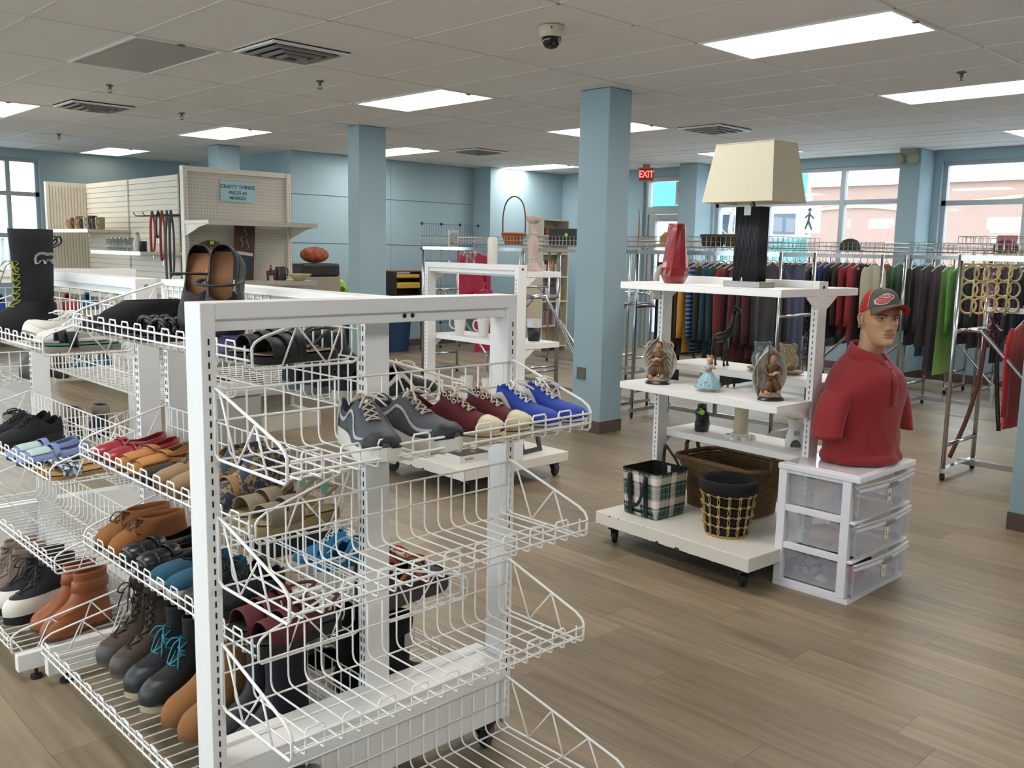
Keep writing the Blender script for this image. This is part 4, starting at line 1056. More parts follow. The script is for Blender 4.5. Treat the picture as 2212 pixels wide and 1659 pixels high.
MBASE = (3.975, 1.845, .566); BR = -math.radians(14); HR = -math.radians(24)
def mannequin():
    t = thing('mannequin', 'male half-body mannequin in a red polo shirt on the drawer cart', 'mannequin', MBASE, BR)
    skin = mat('mannequin_skin', 'AD8463', .42, var=.04, scale=8); lipm = mat('mannequin_lips', '94604A', .45)
    tab = [(.000, .018, .080, -.045), (.004, .028, .088, -.030), (.014, .040, .0925, .0), (.028, .049, .092, .03), (.042, .055, .0905, .05), (.055, .059, .0905, .066), (.075, .063, .090, .080), (.10, .068, .0905, .090), (.12, .070, .088, .095), (.14, .0715, .093, .098), (.165, .073, .0915, .100), (.19, .069, .08, .096), (.21, .057, .062, .08), (.226, .038, .04, .052), (.235, .010, .012, .014)]
    zs = [.235*i/70.0 for i in range(71)]; n = 96; rows = []
    ct = crom(tab, 240)
    def at(z):
        best = min(ct, key=lambda q: abs(q[0]-z)); return best
    G = lambda x, s: math.exp(-(x/s)**2)
    for z in zs:
        _, a, f, b = at(z); row = []
        for j in range(n):
            ph = 2*PI*j/n       # 0 = front (-y)
            s, c = math.sin(ph), math.cos(ph)
            x = a*math.copysign(abs(s)**.92, s); y = -f*c if c > 0 else -b*c
            if c > 0:
                y = -f*(c**.86)
                d = 0
                if .066 < z < .142:
                    hgt = interp(z, [(.066, 0), (.073, .010), (.079, .021), (.086, .0225), (.10, .0165), (.118, .0085), (.130, .004), (.142, 0)])
                    wd = interp(z, [(.066, .013), (.08, .0125), (.1, .009), (.14, .009)])
                    d += hgt*G(x, wd)
                    d += .005*G(abs(x)-.013, .006)*G(z-.077, .006)
                d -= .0095*G(abs(x)-.031, .015)*G(z-.121, .0085)
                d += .0042*G(abs(x)-.028, .022)*G(z-.1385, .006)
                d += .0046*G(x, .019)*(G(z-.046, .0042)+.9*G(z-.0565, .0036))-.0028*G(x, .021)*G(z-.0515, .0022)-.003*G(x, .02)*G(z-.036, .004)
                d += .0035*G(abs(x)-.046, .015)*G(z-.099, .014)-.0025*G(abs(x)-.045, .014)*G(z-.06, .015)
                d += .006*G(x, .02)*G(z-.016, .011)
                y -= d
            row.append((x, y, z))
        rows.append(row)
    m = MB(); m.X = Matrix.Translation((0, -.05, .518)) @ Matrix.Rotation(HR, 4, 'Z') @ Matrix.Rotation(math.radians(-4), 4, 'X')
    m.grid(rows, cu=True); m.fan(rows[0]); m.fan(rows[-1])
    lips = []
    k = 0
    for i in range(len(rows)-1):
        for j in range(n):
            x, y, z = rows[i][j]
            if y < -.07 and abs(x) < .027:
                up = .0615-.006*(abs(x)/.027)**2-.0012*G(x, .004); lo = .0405+.010*(abs(x)/.027)**2
                if lo < z < up: m.m[k] = 1
            k += 1
    # neck and hidden torso core in the same body mesh
    m.X = None
    m.tube([(0, .005, .40), (0, .006, .46), (0, -.010, .51), (0, -.026, .555), (0, -.036, .60)], [.085, .060, .054, .054, .056], 28)
    nr = [[(rx*math.cos(a), ry*math.sin(a), z) for a in [2*PI*j/28 for j in range(28)]] for z, rx, ry in ((.0, .15, .11), (.2, .15, .1), (.36, .165, .105), (.42, .14, .085), (.45, .06, .06))]
    m.grid(nr, cu=True); m.fan(nr[0])
    m.build('body', [skin, lipm], t, smooth=True)
    X = Matrix.Translation((0, -.05, .518)) @ Matrix.Rotation(HR, 4, 'Z') @ Matrix.Rotation(math.radians(-4), 4, 'X')
    for sd in (-1, 1):
        e = MB(); e.X = X
        e.tube(crom([(sd*.068, .012, .098), (sd*.078, .022, .105), (sd*.083, .028, .125), (sd*.08, .024, .143), (sd*.073, .010, .147), (sd*.071, .002, .136)], 16), .0045, 7)
        e.ball((sd*.073, .012, .122), .01, 10, 8, (.5, 1.2, 2.0)); e.ball((sd*.071, .004, .1), .006, 8, 6, (.7, 1, 1.3))
        e.build('ear', skin, t, smooth=True)
        e = MB(); e.X = X; e.ball((sd*.031, -.0695, .1195), .0128, 14, 10, (1.05, .8, .62)); eye = e.build('eye', mat('eye_white', 'A8937C', .3), t, smooth=True)
        e = MB(); e.X = X; e.ball((sd*.030, -.0768, .1195), .0052, 10, 8, (1, .6, 1)); e.build('iris', mat('eye_brown', '2A1B12', .25), eye, smooth=True)
        e = MB(); e.X = X; e.tube(crom([(sd*.017, -.0775, .1215), (sd*.024, -.0805, .1262), (sd*.033, -.0785, .1275), (sd*.042, -.0705, .1225)], 10), [.001]+[.0016]*8+[.001], 6); e.build('eyelid', mat('lash_brown', '4A3020', .5), t, smooth=True)
        e = MB(); e.X = X; e.tube(crom([(sd*.013, -.0935, .1335), (sd*.022, -.0935, .1375), (sd*.033, -.0895, .1405), (sd*.046, -.0775, .1385), (sd*.051, -.0695, .135)], 14), [.0018]+[.0034]*9+[.0028, .002, .0014, .001], 7); e.build('eyebrow', mat('brow_brown', '4B3222', .7), t, smooth=True)
    # ---- polo shirt
    red = mat('polo_red', '850D16', .75, var=.1, scale=120, bump=.08, bscale=400, sheen=.2)
    prof = [(.003, .186, .142), (.008, .196, .152), (.022, .202, .158), (.040, .197, .152), (.055, .190, .145), (.10, .190, .142), (.16, .186, .138), (.23, .192, .142), (.30, .202, .15), (.36, .207, .15), (.40, .204, .142), (.425, .19, .128), (.445, .165, .112), (.462, .132, .096), (.477, .1, .082), (.49, .078, .074), (.5, .066, .068)]
    pr = crom(prof, 52); n = 80; rows = []
    for i, (z, rx, ry) in enumerate(pr):
        row = []
        for j in range(n):
            a = 2*PI*j/n; env = max(0, min(1, (.34-z)/.2))
            w = 1+env*(.022*math.sin(3*a+9*z)+.016*math.sin(7*a-22*z+1.3)+.010*math.sin(13*a+31*z))+.02*max(0, 1-z/.07)*math.sin(9*a+60*z)
            w += .014*math.exp(-((z-.3)/.05)**2)*math.sin(5*a+40*z)
            # chest/shoulder shaping
            x = rx*w*math.cos(a); y = ry*w*math.sin(a)
            zz = z
            sf = max(0, min(1, (z-.26)/.16)); sf = sf*sf*(3-2*sf)
            zz = z-.062*sf*(max(0, abs(x)-.06)/.13)**1.15
            if z > .40: zz += .02*max(0, y)/.08*(z-.4)/.1-.018*max(0, -y)/.08*(z-.4)/.1
            row.append((x, y, zz))
        rows.append(row)
    shirt = MB().grid(rows, cu=True).build('polo_shirt', red, t, smooth=True)
    for sd in (-1, 1):
        rows = []; n2 = 32
        cl = crom([(.100, .0, .345, .046, .050), (.140, .0, .342, .051, .064), (.172, .0, .322, .052, .073), (.196, .002, .272, .050, .077), (.212, .005, .21, .051, .080), (.226, .008, .135, .053, .084)], 18)
        for i, (x, y, z, rx, ry) in enumerate(cl):
            ti = lerp(1.1, .12, min(1, i/6.0)); row = []
            for j in range(n2):
                a = 2*PI*j/n2; w = 1+(i/18.)*.06*math.sin(4*a+.4*i)
                px_, pz_ = rx*w*math.cos(a)*math.cos(ti), -rx*w*math.cos(a)*math.sin(ti)
                row.append((sd*(x+px_), y+ry*w*math.sin(a), z+pz_-(.012*math.cos(a) if i > 12 else 0)))
            rows.append(row)
        MB().grid(rows, cu=True).build('sleeve', red, shirt, smooth=True, solid=.004)
    rows = []
    for k in range(33):
        a = lerp(-PI/2+.20, 1.5*PI-.20, k/32.0); bk = (1+math.sin(a))/2
        r0, r1, r2 = .062, .072, .098+.014*(1-bk)**3
        zt = lerp(.490, .540, bk); zl = lerp(.432, .492, bk)
        rows.append([(r0*math.cos(a), .006+r0*math.sin(a)*1.06, zt-.03), (r0*1.04*math.cos(a), .006+r0*1.1*math.sin(a), zt), (r1*math.cos(a), .004+r1*math.sin(a)*1.05, zt-.004), (r2*math.cos(a), r2*math.sin(a), zl)])
    MB().grid(rows).build('collar', red, shirt, smooth=True, solid=.003)
    rows = [[(x, -interp(z, [(.25, .146), (.3, .153), (.36, .154), (.40, .142), (.44, .108), (.475, .083)])-.004, z-.012*max(0, (z-.4)/.1)) for x in (-.016, 0, .016)] for z in [.27+.02*i for i in range(11)]]
    MB().grid(rows).build('placket', red, shirt, smooth=True, solid=.003)
    for z, y in ((.43, -.126), (.36, -.159)): MB().cyl((0, y-.001, z-.002), .005, .002, 12, 'y').build('button', mat('button_red', '7A0F16', .3), shirt)
mannequin()
def cap():
    X = Matrix.Translation(MBASE) @ Matrix.Rotation(BR, 4, 'Z') @ Matrix.Translation((0, -.05, .518)) @ Matrix.Rotation(HR, 4, 'Z') @ Matrix.Rotation(math.radians(-4), 4, 'X')
    t = thing('baseball_cap', 'red and grey baseball cap worn by the mannequin', 'cap')
    t.matrix_world = X
    gr = mat('cap_grey', '565750', .9, bump=.15, bscale=500); rd = mat('cap_red', 'B41E1E', .85, bump=.15, bscale=500)
    zb = lambda ph: .156+.024*math.cos(ph)
    def surf(ph, v, off=0):
        ps = v*PI/2; k = math.cos(ps)**.62
        a, f, b = .0785+off, .102+off, .106+off
        x = a*k*math.sin(ph); c = math.cos(ph); y = -(f if c > 0 else b)*k*c
        return (x, y, zb(ph)+(.254+off-zb(ph))*math.sin(ps)**1.05)
    def panel(p0, p1, name, m):
        rows = [[surf(lerp(p0, p1, j/16.0), min(.999, i/14.0)) for j in range(17)] for i in range(15)]
        return MB().grid(rows).build(name, m, t, smooth=True, solid=.002)
    A = math.radians(68)
    panel(-A, 0, 'front_panel', gr); panel(0, A, 'front_panel', gr)
    panel(A, PI*.62, 'side_panel', rd); panel(PI*.62, PI, 'back_panel', rd); panel(-PI*.62, -A, 'side_panel', rd); panel(-PI, -PI*.62, 'back_panel', rd)
    for ph in (-A, A):
        MB().tube([surf(ph, i/14.0*.98, .0015) for i in range(15)], .0017, 5).build('seam_piping', mat('cap_piping', 'C9A9A0', .8), t, smooth=True)
    MB().ball((0, 0, .256), .007, 10, 6, (1, 1, .6)).build('top_button', gr, t, smooth=True)
    def brim(off, name, m):
        rows = []
        for i in range(9):
            u = i/8.0; row = []
            for j in range(21):
                w = lerp(-1, 1, j/20.0); ph = w*math.radians(62)
                p = surf(ph, 0.0, .001); ext = .09*math.sqrt(max(0, 1-w*w*.92))*u
                row.append((p[0]*(1+.10*u), p[1]-ext, p[2]+.010*u-.030*w*w*u-.010*(u*u)+off))
            rows.append(row)
        return MB().grid(rows).build(name, m, t, smooth=True, solid=.0015)
    brim(0, 'brim', gr); brim(-.004, 'brim_underside', rd)
    # winged wheel emblem embroidered on the front
    wh = mat('emblem_white', 'D8C8C4', .7); er = mat('emblem_red', 'B5353B', .7)
    em = thing('x', 'x', 'x') if False else None
    def blob(pts, off, name, m):
        k = len(pts); ring = [surf(math.radians(p[0]), p[1], off) for p in pts]
        # subdivide towards the centroid so that the patch follows the crown
        cx = sum(p[0] for p in pts)/k; cy = sum(p[1] for p in pts)/k
        rows = [[surf(math.radians(lerp(cx, p[0], q)), lerp(cy, p[1], q), off) for p in pts] for q in (.02, .35, .7, 1)]
        return MB().grid(rows, cu=True).build(name, m, t, smooth=True)
    wing = [(-50, .16), (-46, .10), (-34, .06), (-22, .05), (-12, .10), (-6, .18), (2, .24), (10, .30), (13, .40), (4, .46), (-8, .49), (-20, .48), (-30, .43), (-34, .34), (-44, .31), (-52, .24)]
    blob(wing, .0026, 'emblem_outline', wh)
    blob([(lerp(-21, p[0], .86), lerp(.27, p[1], .84)) for p in wing], .0034, 'emblem_wing', er)
    for (a0, a1, v0, v1) in ((-46, -16, .22, .14), (-44, -10, .28, .20), (-38, 2, .35, .28)):
        MB().tube([surf(math.radians(lerp(a0, a1, i/8.)), lerp(v0, v1, i/8.)-.02*math.sin(PI*i/8.), .0042) for i in range(9)], .0012, 4).build('emblem_stitch', wh, t)
    for rr in (1.0, .55):
        MB().tube([surf(math.radians(-14+11*rr*math.cos(a)), .36+.085*rr*math.sin(a), .0044) for a in [2*PI*k/16 for k in range(16)]], .0013, 4, closed=True).build('emblem_wheel', wh, t)
    blob([(-93+6*math.cos(a), .24+.065*math.sin(a)) for a in [2*PI*k/6 for k in range(6)]], .003, 'side_badge', mat('badge_grey', '9A9792', .6))
    blob([(-93+3.6*math.cos(a), .24+.04*math.sin(a)) for a in [2*PI*k/6 for k in range(6)]], .0036, 'badge_shield', dark)
cap()
# ------------------------------------------------------------------ shoes
OUT = [(0, 0), (.008, .26), (.03, .5), (.08, .67), (.16, .74), (.3, .71), (.45, .77), (.6, .95), (.7, 1.0), (.8, .97), (.88, .85), (.94, .64), (.98, .38), (1, 0)]
OUTP = [(0, 0), (.008, .26), (.03, .5), (.08, .67), (.16, .74), (.3, .68), (.45, .74), (.6, .95), (.7, .98), (.8, .85), (.88, .64), (.94, .42), (.98, .22), (1, 0)]
STN = [0, .008, .025, .05, .09, .14, .2, .27, .34, .41, .48, .55, .62, .69, .76, .82, .87, .91, .945, .97, .988, 1.0]
class Shoe:
    def __init__(s, name, label, loc, rz, L=.275, W=.09, group=None, side=1, cat='shoe', tilt=(0, 0), pointed=False):
        s.t = thing(name, label, cat, loc, group=group, rot=(tilt[0], tilt[1], rz)); s.L, s.W, s.side = L, W, side
        s.out = OUTP if pointed else OUT; s.ht = [(0, .02), (1, .02)]; s.hp = None
    def w(s, q): return interp(q, s.out)*s.W/2
    def yo(s, q): return s.side*.03*s.W*math.sin(PI*q)*(1 if q > .4 else .6)
    def x(s, q): return (q-.5)*s.L
    def sole(s, m, heel=.028, fore=.02, toe_up=.006, name='sole', k=1.015, bot=None, stripe=None):
        s.ht = [(0, heel), (.35, heel*.95), (.62, fore), (.9, fore+toe_up*.3), (1, fore+toe_up)]
        rows = []
        for q in STN:
            w, y, x, zt = s.w(q)*k, s.yo(q), s.x(q)*(1+(k-1)*.4), interp(q, s.ht)
            zb = (toe_up*max(0, (q-.8)/.2)**2) if bot is None else interp(q, bot)
            rows.append([(x, y-w*.96, zb), (x, y-w*1.0, lerp(zb, zt, .35)), (x, y-w*.98, zt), (x, y, zt), (x, y+w*.98, zt), (x, y+w*1.0, lerp(zb, zt, .35)), (x, y+w*.96, zb)])
        o = MB().grid(rows, cu=True).build(name, m, s.t, smooth=True, auto=50)
        if stripe:
            for sd in (-1, 1):
                MB().tube([(s.x(q)*(1+(k-1)*.4), s.yo(q)+sd*s.w(q)*(k+.012), interp(q, s.ht)*.72) for q in STN[1:-1]], .0014, 4).build('sole_stripe', stripe, s.t)
        return o
    def P(s, q, ph, off=0):            # point on the upper: ph -1..1 across the top
        w, h = s.w(q)*s.kw+off, interp(q, s.hp)+off
        th = PI/2*(1-ph); c, sn = math.cos(th), math.sin(th)
        return (s.x(q), s.yo(q)+w*math.copysign(abs(c)**s.pw, c), interp(q, s.ht)-.002+h*abs(sn)**s.ph)
    def upper(s, m, hp, opening=None, kw=.97, pw=.75, ph=.85, name='upper', q0=0, q1=1, lining=None, thick=.003):
        s.hp, s.kw, s.pw, s.ph = hp, kw, pw, ph
        sts = [q for q in STN if q0 <= q <= q1]; n = 8; LR = [[], []]
        for q in sts:
            c = 0
            if opening: c = interp(q, opening)
            for i, sd in enumerate((-1, 1)):
                LR[i].append([s.P(q, sd*lerp(1, c, j/(n-1.0))) for j in range(n)])
        o = MB().grid(LR[0]).grid(LR[1]).build(name, m, s.t, smooth=True, solid=thick, merge=True)
        if lining:
            rows = []
            for q in [x for x in STN if .03 < x < (opening[-1][0]+.08 if opening else .5)]:
                w = s.w(q)*.88; z = interp(q, s.ht)+.006
                rows.append([(s.x(q), s.yo(q)-w, z), (s.x(q), s.yo(q), z-.001), (s.x(q), s.yo(q)+w, z)])
            MB().grid(rows).build('insole', lining, s.t, smooth=True)
        return o
    def patch(s, m, q0, q1, p0, p1, off=.0014, name='panel', nq=9, np_=9, edge=None):
        rows = []
        for i in range(nq):
            u = i/(nq-1.0); q = lerp(q0, q1, u)
            a, b = (p0(u), p1(u)) if callable(p0) else (p0, p1)
            rows.append([s.P(q, lerp(a, b, j/(np_-1.0)), off) for j in range(np_)])
        return MB().grid(rows).build(name, m, s.t, smooth=True, solid=.0012)
    def laces(s, m, q0, q1, k=5, d=.17, r=.0026, bow=True, flat=.6):
        o = MB()
        for i in range(k):
            q = lerp(q0, q1, i/(k-1.0)); q2 = lerp(q0, q1, min(1, (i+.7)/(k-1.0)))
            o.tube([s.P(q, -d, .001), s.P(q, -d*.5, .004), s.P(q2, d*.5, .005), s.P(q2, d, .001)], r, 5, flat=flat)
            o.tube([s.P(q, d, .001), s.P(q, d*.5, .0055), s.P(q2, -d*.5, .004), s.P(q2, -d, .001)], r, 5, flat=flat)
        if bow:
            c = Vector(s.P(q0+.02, 0, .008))
            for sd in (-1, 1):
                o.tube(crom([tuple(c), tuple(c+Vector((.012, sd*.018, .010))), tuple(c+Vector((.030, sd*.034, .003))), tuple(c+Vector((.022, sd*.040, -.006))), tuple(c+Vector((.006, sd*.016, .0)))], 14), r, 5)
                o.tube(crom([tuple(c), tuple(c+Vector((.025, sd*.012, .004))), tuple(c+Vector((.055, sd*.03, -.014)))], 8), r, 5)
        return o.build('laces', m, s.t, smooth=True)
    def strap(s, m, q, wd=.02, h=.03, p=1.0, name='strap', skew=0, hgt=None, thick=.0025):
        rows = []
        for i in range(5):
            qq = q+(i/4.0-.5)*wd/s.L; row = []
            for j in range(13):
                v = lerp(-p, p, j/12.0); a = PI/2*(1-v); w = s.w(qq+skew*v)*1.0
                row.append((s.x(qq+skew*v), s.yo(qq)+w*math.cos(a), interp(qq, s.ht)-.004+(h+.004)*max(0, math.sin(a))**.7))
            rows.append(row)
        return MB().grid(rows).build(name, m, s.t, smooth=True, solid=thick)
def cols(*a, r=.6, **k): return [mat('shoe_'+c, c, r, **k) for c in a]
SH = lambda c, r=.6, **k: mat('shoe_'+c, c, r, **k)
SNEAK_H = [(0, .04), (.015, .066), (.05, .078), (.1, .074), (.18, .058), (.26, .056), (.34, .070), (.41, .084), (.48, .076), (.56, .063), (.64, .052), (.72, .044), (.8, .039), (.88, .034), (.95, .024), (1, .008)]
LOW_OPEN = [(0, .15), (.02, .3), (.05, .42), (.1, .52), (.2, .56), (.3, .5), (.38, .34), (.43, .12), (.45, 0)]
FLAT_H = [(0, .03), (.02, .046), (.08, .05), (.2, .042), (.35, .036), (.5, .042), (.58, .046), (.7, .043), (.8, .04), (.9, .034), (.96, .024), (1, .01)]
FLAT_OPEN = [(0, .1), (.02, .25), (.05, .4), (.15, .52), (.35, .55), (.5, .45), (.58, .25), (.62, 0)]
def sneaker(name, label, loc, rz, up, sole, lace, group, side=1, toe=None, stripe=None, lin_c='C8C6C2', heel=None, L=.28, W=.093, chunky=0, wave=None, tip=None, bow=True, cat='shoe', tilt=(0, 0), sstripe=None):
    s = Shoe(name, label, loc, rz, L, W, group, side, cat, tilt)
    s.sole(sole, .03+chunky, .022+chunky*.6, .008, stripe=sstripe)
    s.upper(up, SNEAK_H, LOW_OPEN, lining=SH(lin_c, .9))
    s.patch(up, .36, .44, -.2, .2, .002, 'tongue', 5, 5)
    s.laces(lace, .43, .66, 5, .16, bow=bow)
    if toe: s.patch(toe, .80, .985, -1, 1, .0018, 'toe_cap', 8, 13)
    if heel: s.patch(heel, .005, .1, -1, 1, .0014, 'heel_counter', 5, 13) if False else [s.patch(heel, .01, .13, sd*.98, sd*.45, .0016, 'heel_counter', 6, 5) for sd in (-1, 1)]
    if stripe:
        for sd in (-1, 1):
            s.patch(stripe, .10, .62, (lambda u, sd=sd: sd*(.86-.42*math.sin(PI*min(1, u*1.15))-.1*u)), (lambda u, sd=sd: sd*(.98-.36*math.sin(PI*min(1, u*1.15))-.06*u)), .0022, 'side_stripe', 16, 4)
    if wave:
        for sd in (-1, 1):
            s.patch(wave, .12, .85, (lambda u, sd=sd: sd*(.60+.10*math.sin(PI*u*3))), (lambda u, sd=sd: sd*(.70+.12*math.sin(PI*u*3))), .0018, 'wave_panel', 16, 4)
    if tip: s.patch(tip, .88, .99, -1, 1, .0022, 'toe_bumper', 6, 13)
    return s
def flatshoe(name, label, loc, rz, up, sole, group, side=1, lin_c='8A7A60', L=.265, W=.088, heel=.02, fore=.012, extra=None, pointed=False, tilt=(0, 0)):
    s = Shoe(name, label, loc, rz, L, W, group, side, 'shoe', tilt, pointed)
    s.sole(sole, heel, fore, .004); s.upper(up, FLAT_H, FLAT_OPEN, lining=SH(lin_c, .8))
    return s
def boot(name, label, loc, rz, up, sole, group, side=1, H=.2, L=.28, W=.094, heel=.03, fore=.022, cuff=None, toe=None, lace=None, toe_z=.06, shaft_w=1.0, lean=0.0, tilt=(0, 0), tongue=None, slouch=0, stripe=None, lz=None):
    s = Shoe(name, label, loc, rz, L, W, group, side, 'boot', tilt)
    s.sole(sole, heel, fore, .006, stripe=stripe)
    z0 = fore-.004
    tab = [(0, -.5, .5, 1), (.018, -.507, .507, 1.03), (.034, -.503, .492, 1.0), (.048, -.495, .455, .95), (.058, -.49, .40, .90), (.070, -.485, .30, .84), (.086, -.478, .18, .78), (.105, -.47, .09, .73), (.128, -.46, .035, .70), (.16, -.462, .01, .69), (.2, -.468, .01, .71), (.3, -.48, .03, .76), (.4, -.49, .05, .8)]
    zs = [.0, .01, .02, .028, .036, .043, .05, .056, .062, .07, .078, .088, .1, .115, .13, .15, .17, .19, .21, .24, .27, .3, .34, .38, .42]
    zs = [z for z in zs if z < H-.008]+[H]
    n = 32; rows = []
    def ring(z, off=0, kx=1.0):
        xb, xf, w = (interp(z, [(r[0], r[i]) for r in tab]) for i in (1, 2, 3))
        e = max(0, min(1, (z-.05)/.06)); o = []
        if z > .12: w *= shaft_w; xf = lerp(xb, xf, 1) if shaft_w == 1 else xf+(shaft_w-1)*.2; 
        for j in range(n):
            a = 2*PI*j/n; q = .5+.5*math.cos(a)
            wy = interp(q, OUT)*s.W/2*w; we = s.W/2*w*abs(math.sin(a))*1.0
            y = lerp(wy, we, e)*math.copysign(1, math.sin(a)) if abs(math.sin(a)) > 1e-6 else 0
            x = lerp(xb, xf, q)*L
            sl = slouch*math.sin(z*90+a)*.004 if z > .08 else 0
            nx = math.cos(a)*(off+sl); ny = math.sin(a)*(off+sl)
            o.append((x+nx+lean*max(0, z-.1), y+ny+s.yo(q)*(1-e), z0+z))
        return o
    s.ring = ring; s.H = H; s.z0 = z0
    for z in zs: rows.append(ring(z))
    MB().grid(rows, cu=True).build('upper', up, s.t, smooth=True, solid=.004)
    if toe:
        zz = [z for z in zs if z <= toe_z]; r2 = []
        for z in zz:
            rg = ring(z, .0022); r2.append(rg)
        MB().grid(r2, cu=True).build('shell', toe, s.t, smooth=True)
    if cuff:
        r2 = [ring(z, o) for z, o in ((H-.045, .003), (H-.04, .010), (H-.015, .012), (H+.002, .010), (H+.004, .002), (H-.02, -.006))]
        MB().grid(r2, cu=True).build('cuff', cuff, s.t, smooth=True)
    MB().fan([(p[0], p[1], p[2]) for p in ring(H-.035, -.005)]).build('inside', SH('15130F', .9), s.t)
    if lace:
        o = MB(); za, zb = lz or (.07, H-.02); k = max(3, int((zb-za)/.02))
        def fp(z, y): 
            r = ring(z); p = r[0]; return (p[0]+.005-abs(y)*.35, y, z0+z)
        for i in range(k):
            z = lerp(za, zb, i/(k-1.0)); z2 = lerp(za, zb, min(1, (i+.8)/(k-1.0)))
            o.tube([fp(z, -.02), fp(z, 0), fp(z2, .02)], .0026, 5).tube([fp(z, .02), fp(z, 0), fp(z2, -.02)], .0026, 5)
        c = Vector(fp(zb, 0))
        for sd in (-1, 1):
            o.tube(crom([tuple(c), tuple(c+Vector((.02, sd*.02, .0))), tuple(c+Vector((.03, sd*.04, -.03))), tuple(c+Vector((.01, sd*.035, -.04)))], 10), .0024, 5)
            o.tube(crom([tuple(c), tuple(c+Vector((.02, sd*.015, -.02))), tuple(c+Vector((.035, sd*.03, -.08)))], 8), .0024, 5)
        o.build('laces', lace, s.t, smooth=True)
    return s
def sandal(name, label, loc, rz, foot, strapm, group, side=1, L=.26, W=.086, heel=.02, fore=.018, straps=((.62, .03, .04), (.75, .028, .03)), back=False, tilt=(0, 0), edge=None):
    s = Shoe(name, label, loc, rz, L, W, group, side, 'sandal', tilt)
    s.sole(edge or foot, heel, fore, .003)
    rows = [[(s.x(q)*.97, s.yo(q)+v*s.w(q)*.96, interp(q, s.ht)+.0015+.003*v*v) for v in (-1, -.5, 0, .5, 1)] for q in STN]
    MB().grid(rows).build('footbed', foot, s.t, smooth=True)
    for (q, wd, h) in straps: s.strap(strapm, q, wd, h)
    if back:
        pts = [(s.x(.42), s.yo(.4)-s.w(.4), heel+.01), (s.x(.2), -s.w(.2), heel+.05), (s.x(.02), 0, heel+.055), (s.x(.2), s.w(.2), heel+.05), (s.x(.42), s.w(.42), heel+.01)]
        MB().tube(crom(pts, 18), .007, 6, flat=.35).build('ankle_strap', strapm, s.t, smooth=True)
    return s
WHT = SH('E2DFD8', .6); CRM = SH('CFC6AA', .6); BLK = SH('15161A', .6); OFFW = SH('C8C4B8', .6)
D = math.radians
# ---- end shelf, top row (z 1.025)
Z = 1.0245
for i, (x, y, a) in enumerate(((1.165, 1.672, -108), (1.30, 1.674, -84))):
    sneaker('sneaker', 'grey running sneaker with silver wave trim on the top end shelf', (x, y, Z), D(a), SH('474B52', .7), SH('D8D5CB', .6), SH('B9AE9E', .8), 'grey running sneakers', 1-2*i, wave=SH('A9A9AA', .4), heel=SH('A9A9AA', .4), tip=SH('23252A', .6), lin_c='22252C', chunky=.012, L=.285, W=.1)
for i, (x, y, a) in enumerate(((1.424, 1.67, -72), (1.526, 1.676, -72))):
    s = sneaker('canvas_sneaker', 'maroon canvas sneaker with cream rubber toe cap on the top end shelf', (x, y, Z), D(a), SH('5A1722', .8), SH('D8CFAE', .6), SH('C9B9A4', .8), 'maroon canvas sneakers', 1-2*i, toe=SH('D2C8A4', .5), lin_c='8A7F6A', L=.265, W=.086, bow=(i == 0), sstripe=SH('5A1722'))
    for sd in (-1, 1):
        for k in range(3):
            MB().tube([tuple(Vector(s.P(.41+.05*k, sd*.27, .0025))+Vector((.005*math.cos(a_), 0, .005*math.sin(a_)))) for a_ in [2*PI*j/10 for j in range(10)]], .0014, 4, closed=True).build('eyelet', WHT, s.t)
for i, (x, y, a) in enumerate(((1.620, 1.674, -72), (1.722, 1.676, -74))):
    sneaker('skate_sneaker', 'bright blue skate sneaker with white side stripe on the top end shelf', (x, y, Z), D(a), SH('2546A8', .75), SH('D6D2CA', .6), WHT, 'blue skate sneakers', 1-2*i, stripe=SH('DAD8D4', .6), lin_c='C5C3C0', L=.27, W=.088, sstripe=SH('2A2F45'))
# ---- long rack, aisle side. shelf 1
Z = 1.1915; E = PI
flatshoe('slipper', 'black fabric slip-on beside the big black slipper on the top shelf', (1.18, 3.08, Z), E, SH('1C2026', .9), SH('3A3E46', .8), None, L=.27)
s = boot('slipper_boot', 'fuzzy black slipper boot lying on the top wire shelf', (1.185, 2.94, Z), E+.1, SH('101114', 1.0, bump=.6, bscale=200), BLK, None, H=.085, W=.12, L=.28)
for i, y in enumerate((2.76, 2.66)):
    s = sandal('braided_sandal', 'black braided leather sandal on the top wire shelf', (1.185, y, Z), E+.05, SH('1A1B1E', .4), BLK, 'black braided sandals', 1-2*i, straps=())
    for q in (.5, .62, .74):
        for ph in (0, 2.1, 4.2):
            MB().tube([(s.x(q)+.006*math.cos(v*9+ph), -s.w(q)*math.cos(PI*v), s_h) for v, s_h in [(k/14.0, .02+.042*math.sin(PI*k/14.0)+.005*math.sin(k*9/14.0+ph)) for k in range(15)]], .006, 6).build('braid', SH('17181B', .35), s.t, smooth=True)
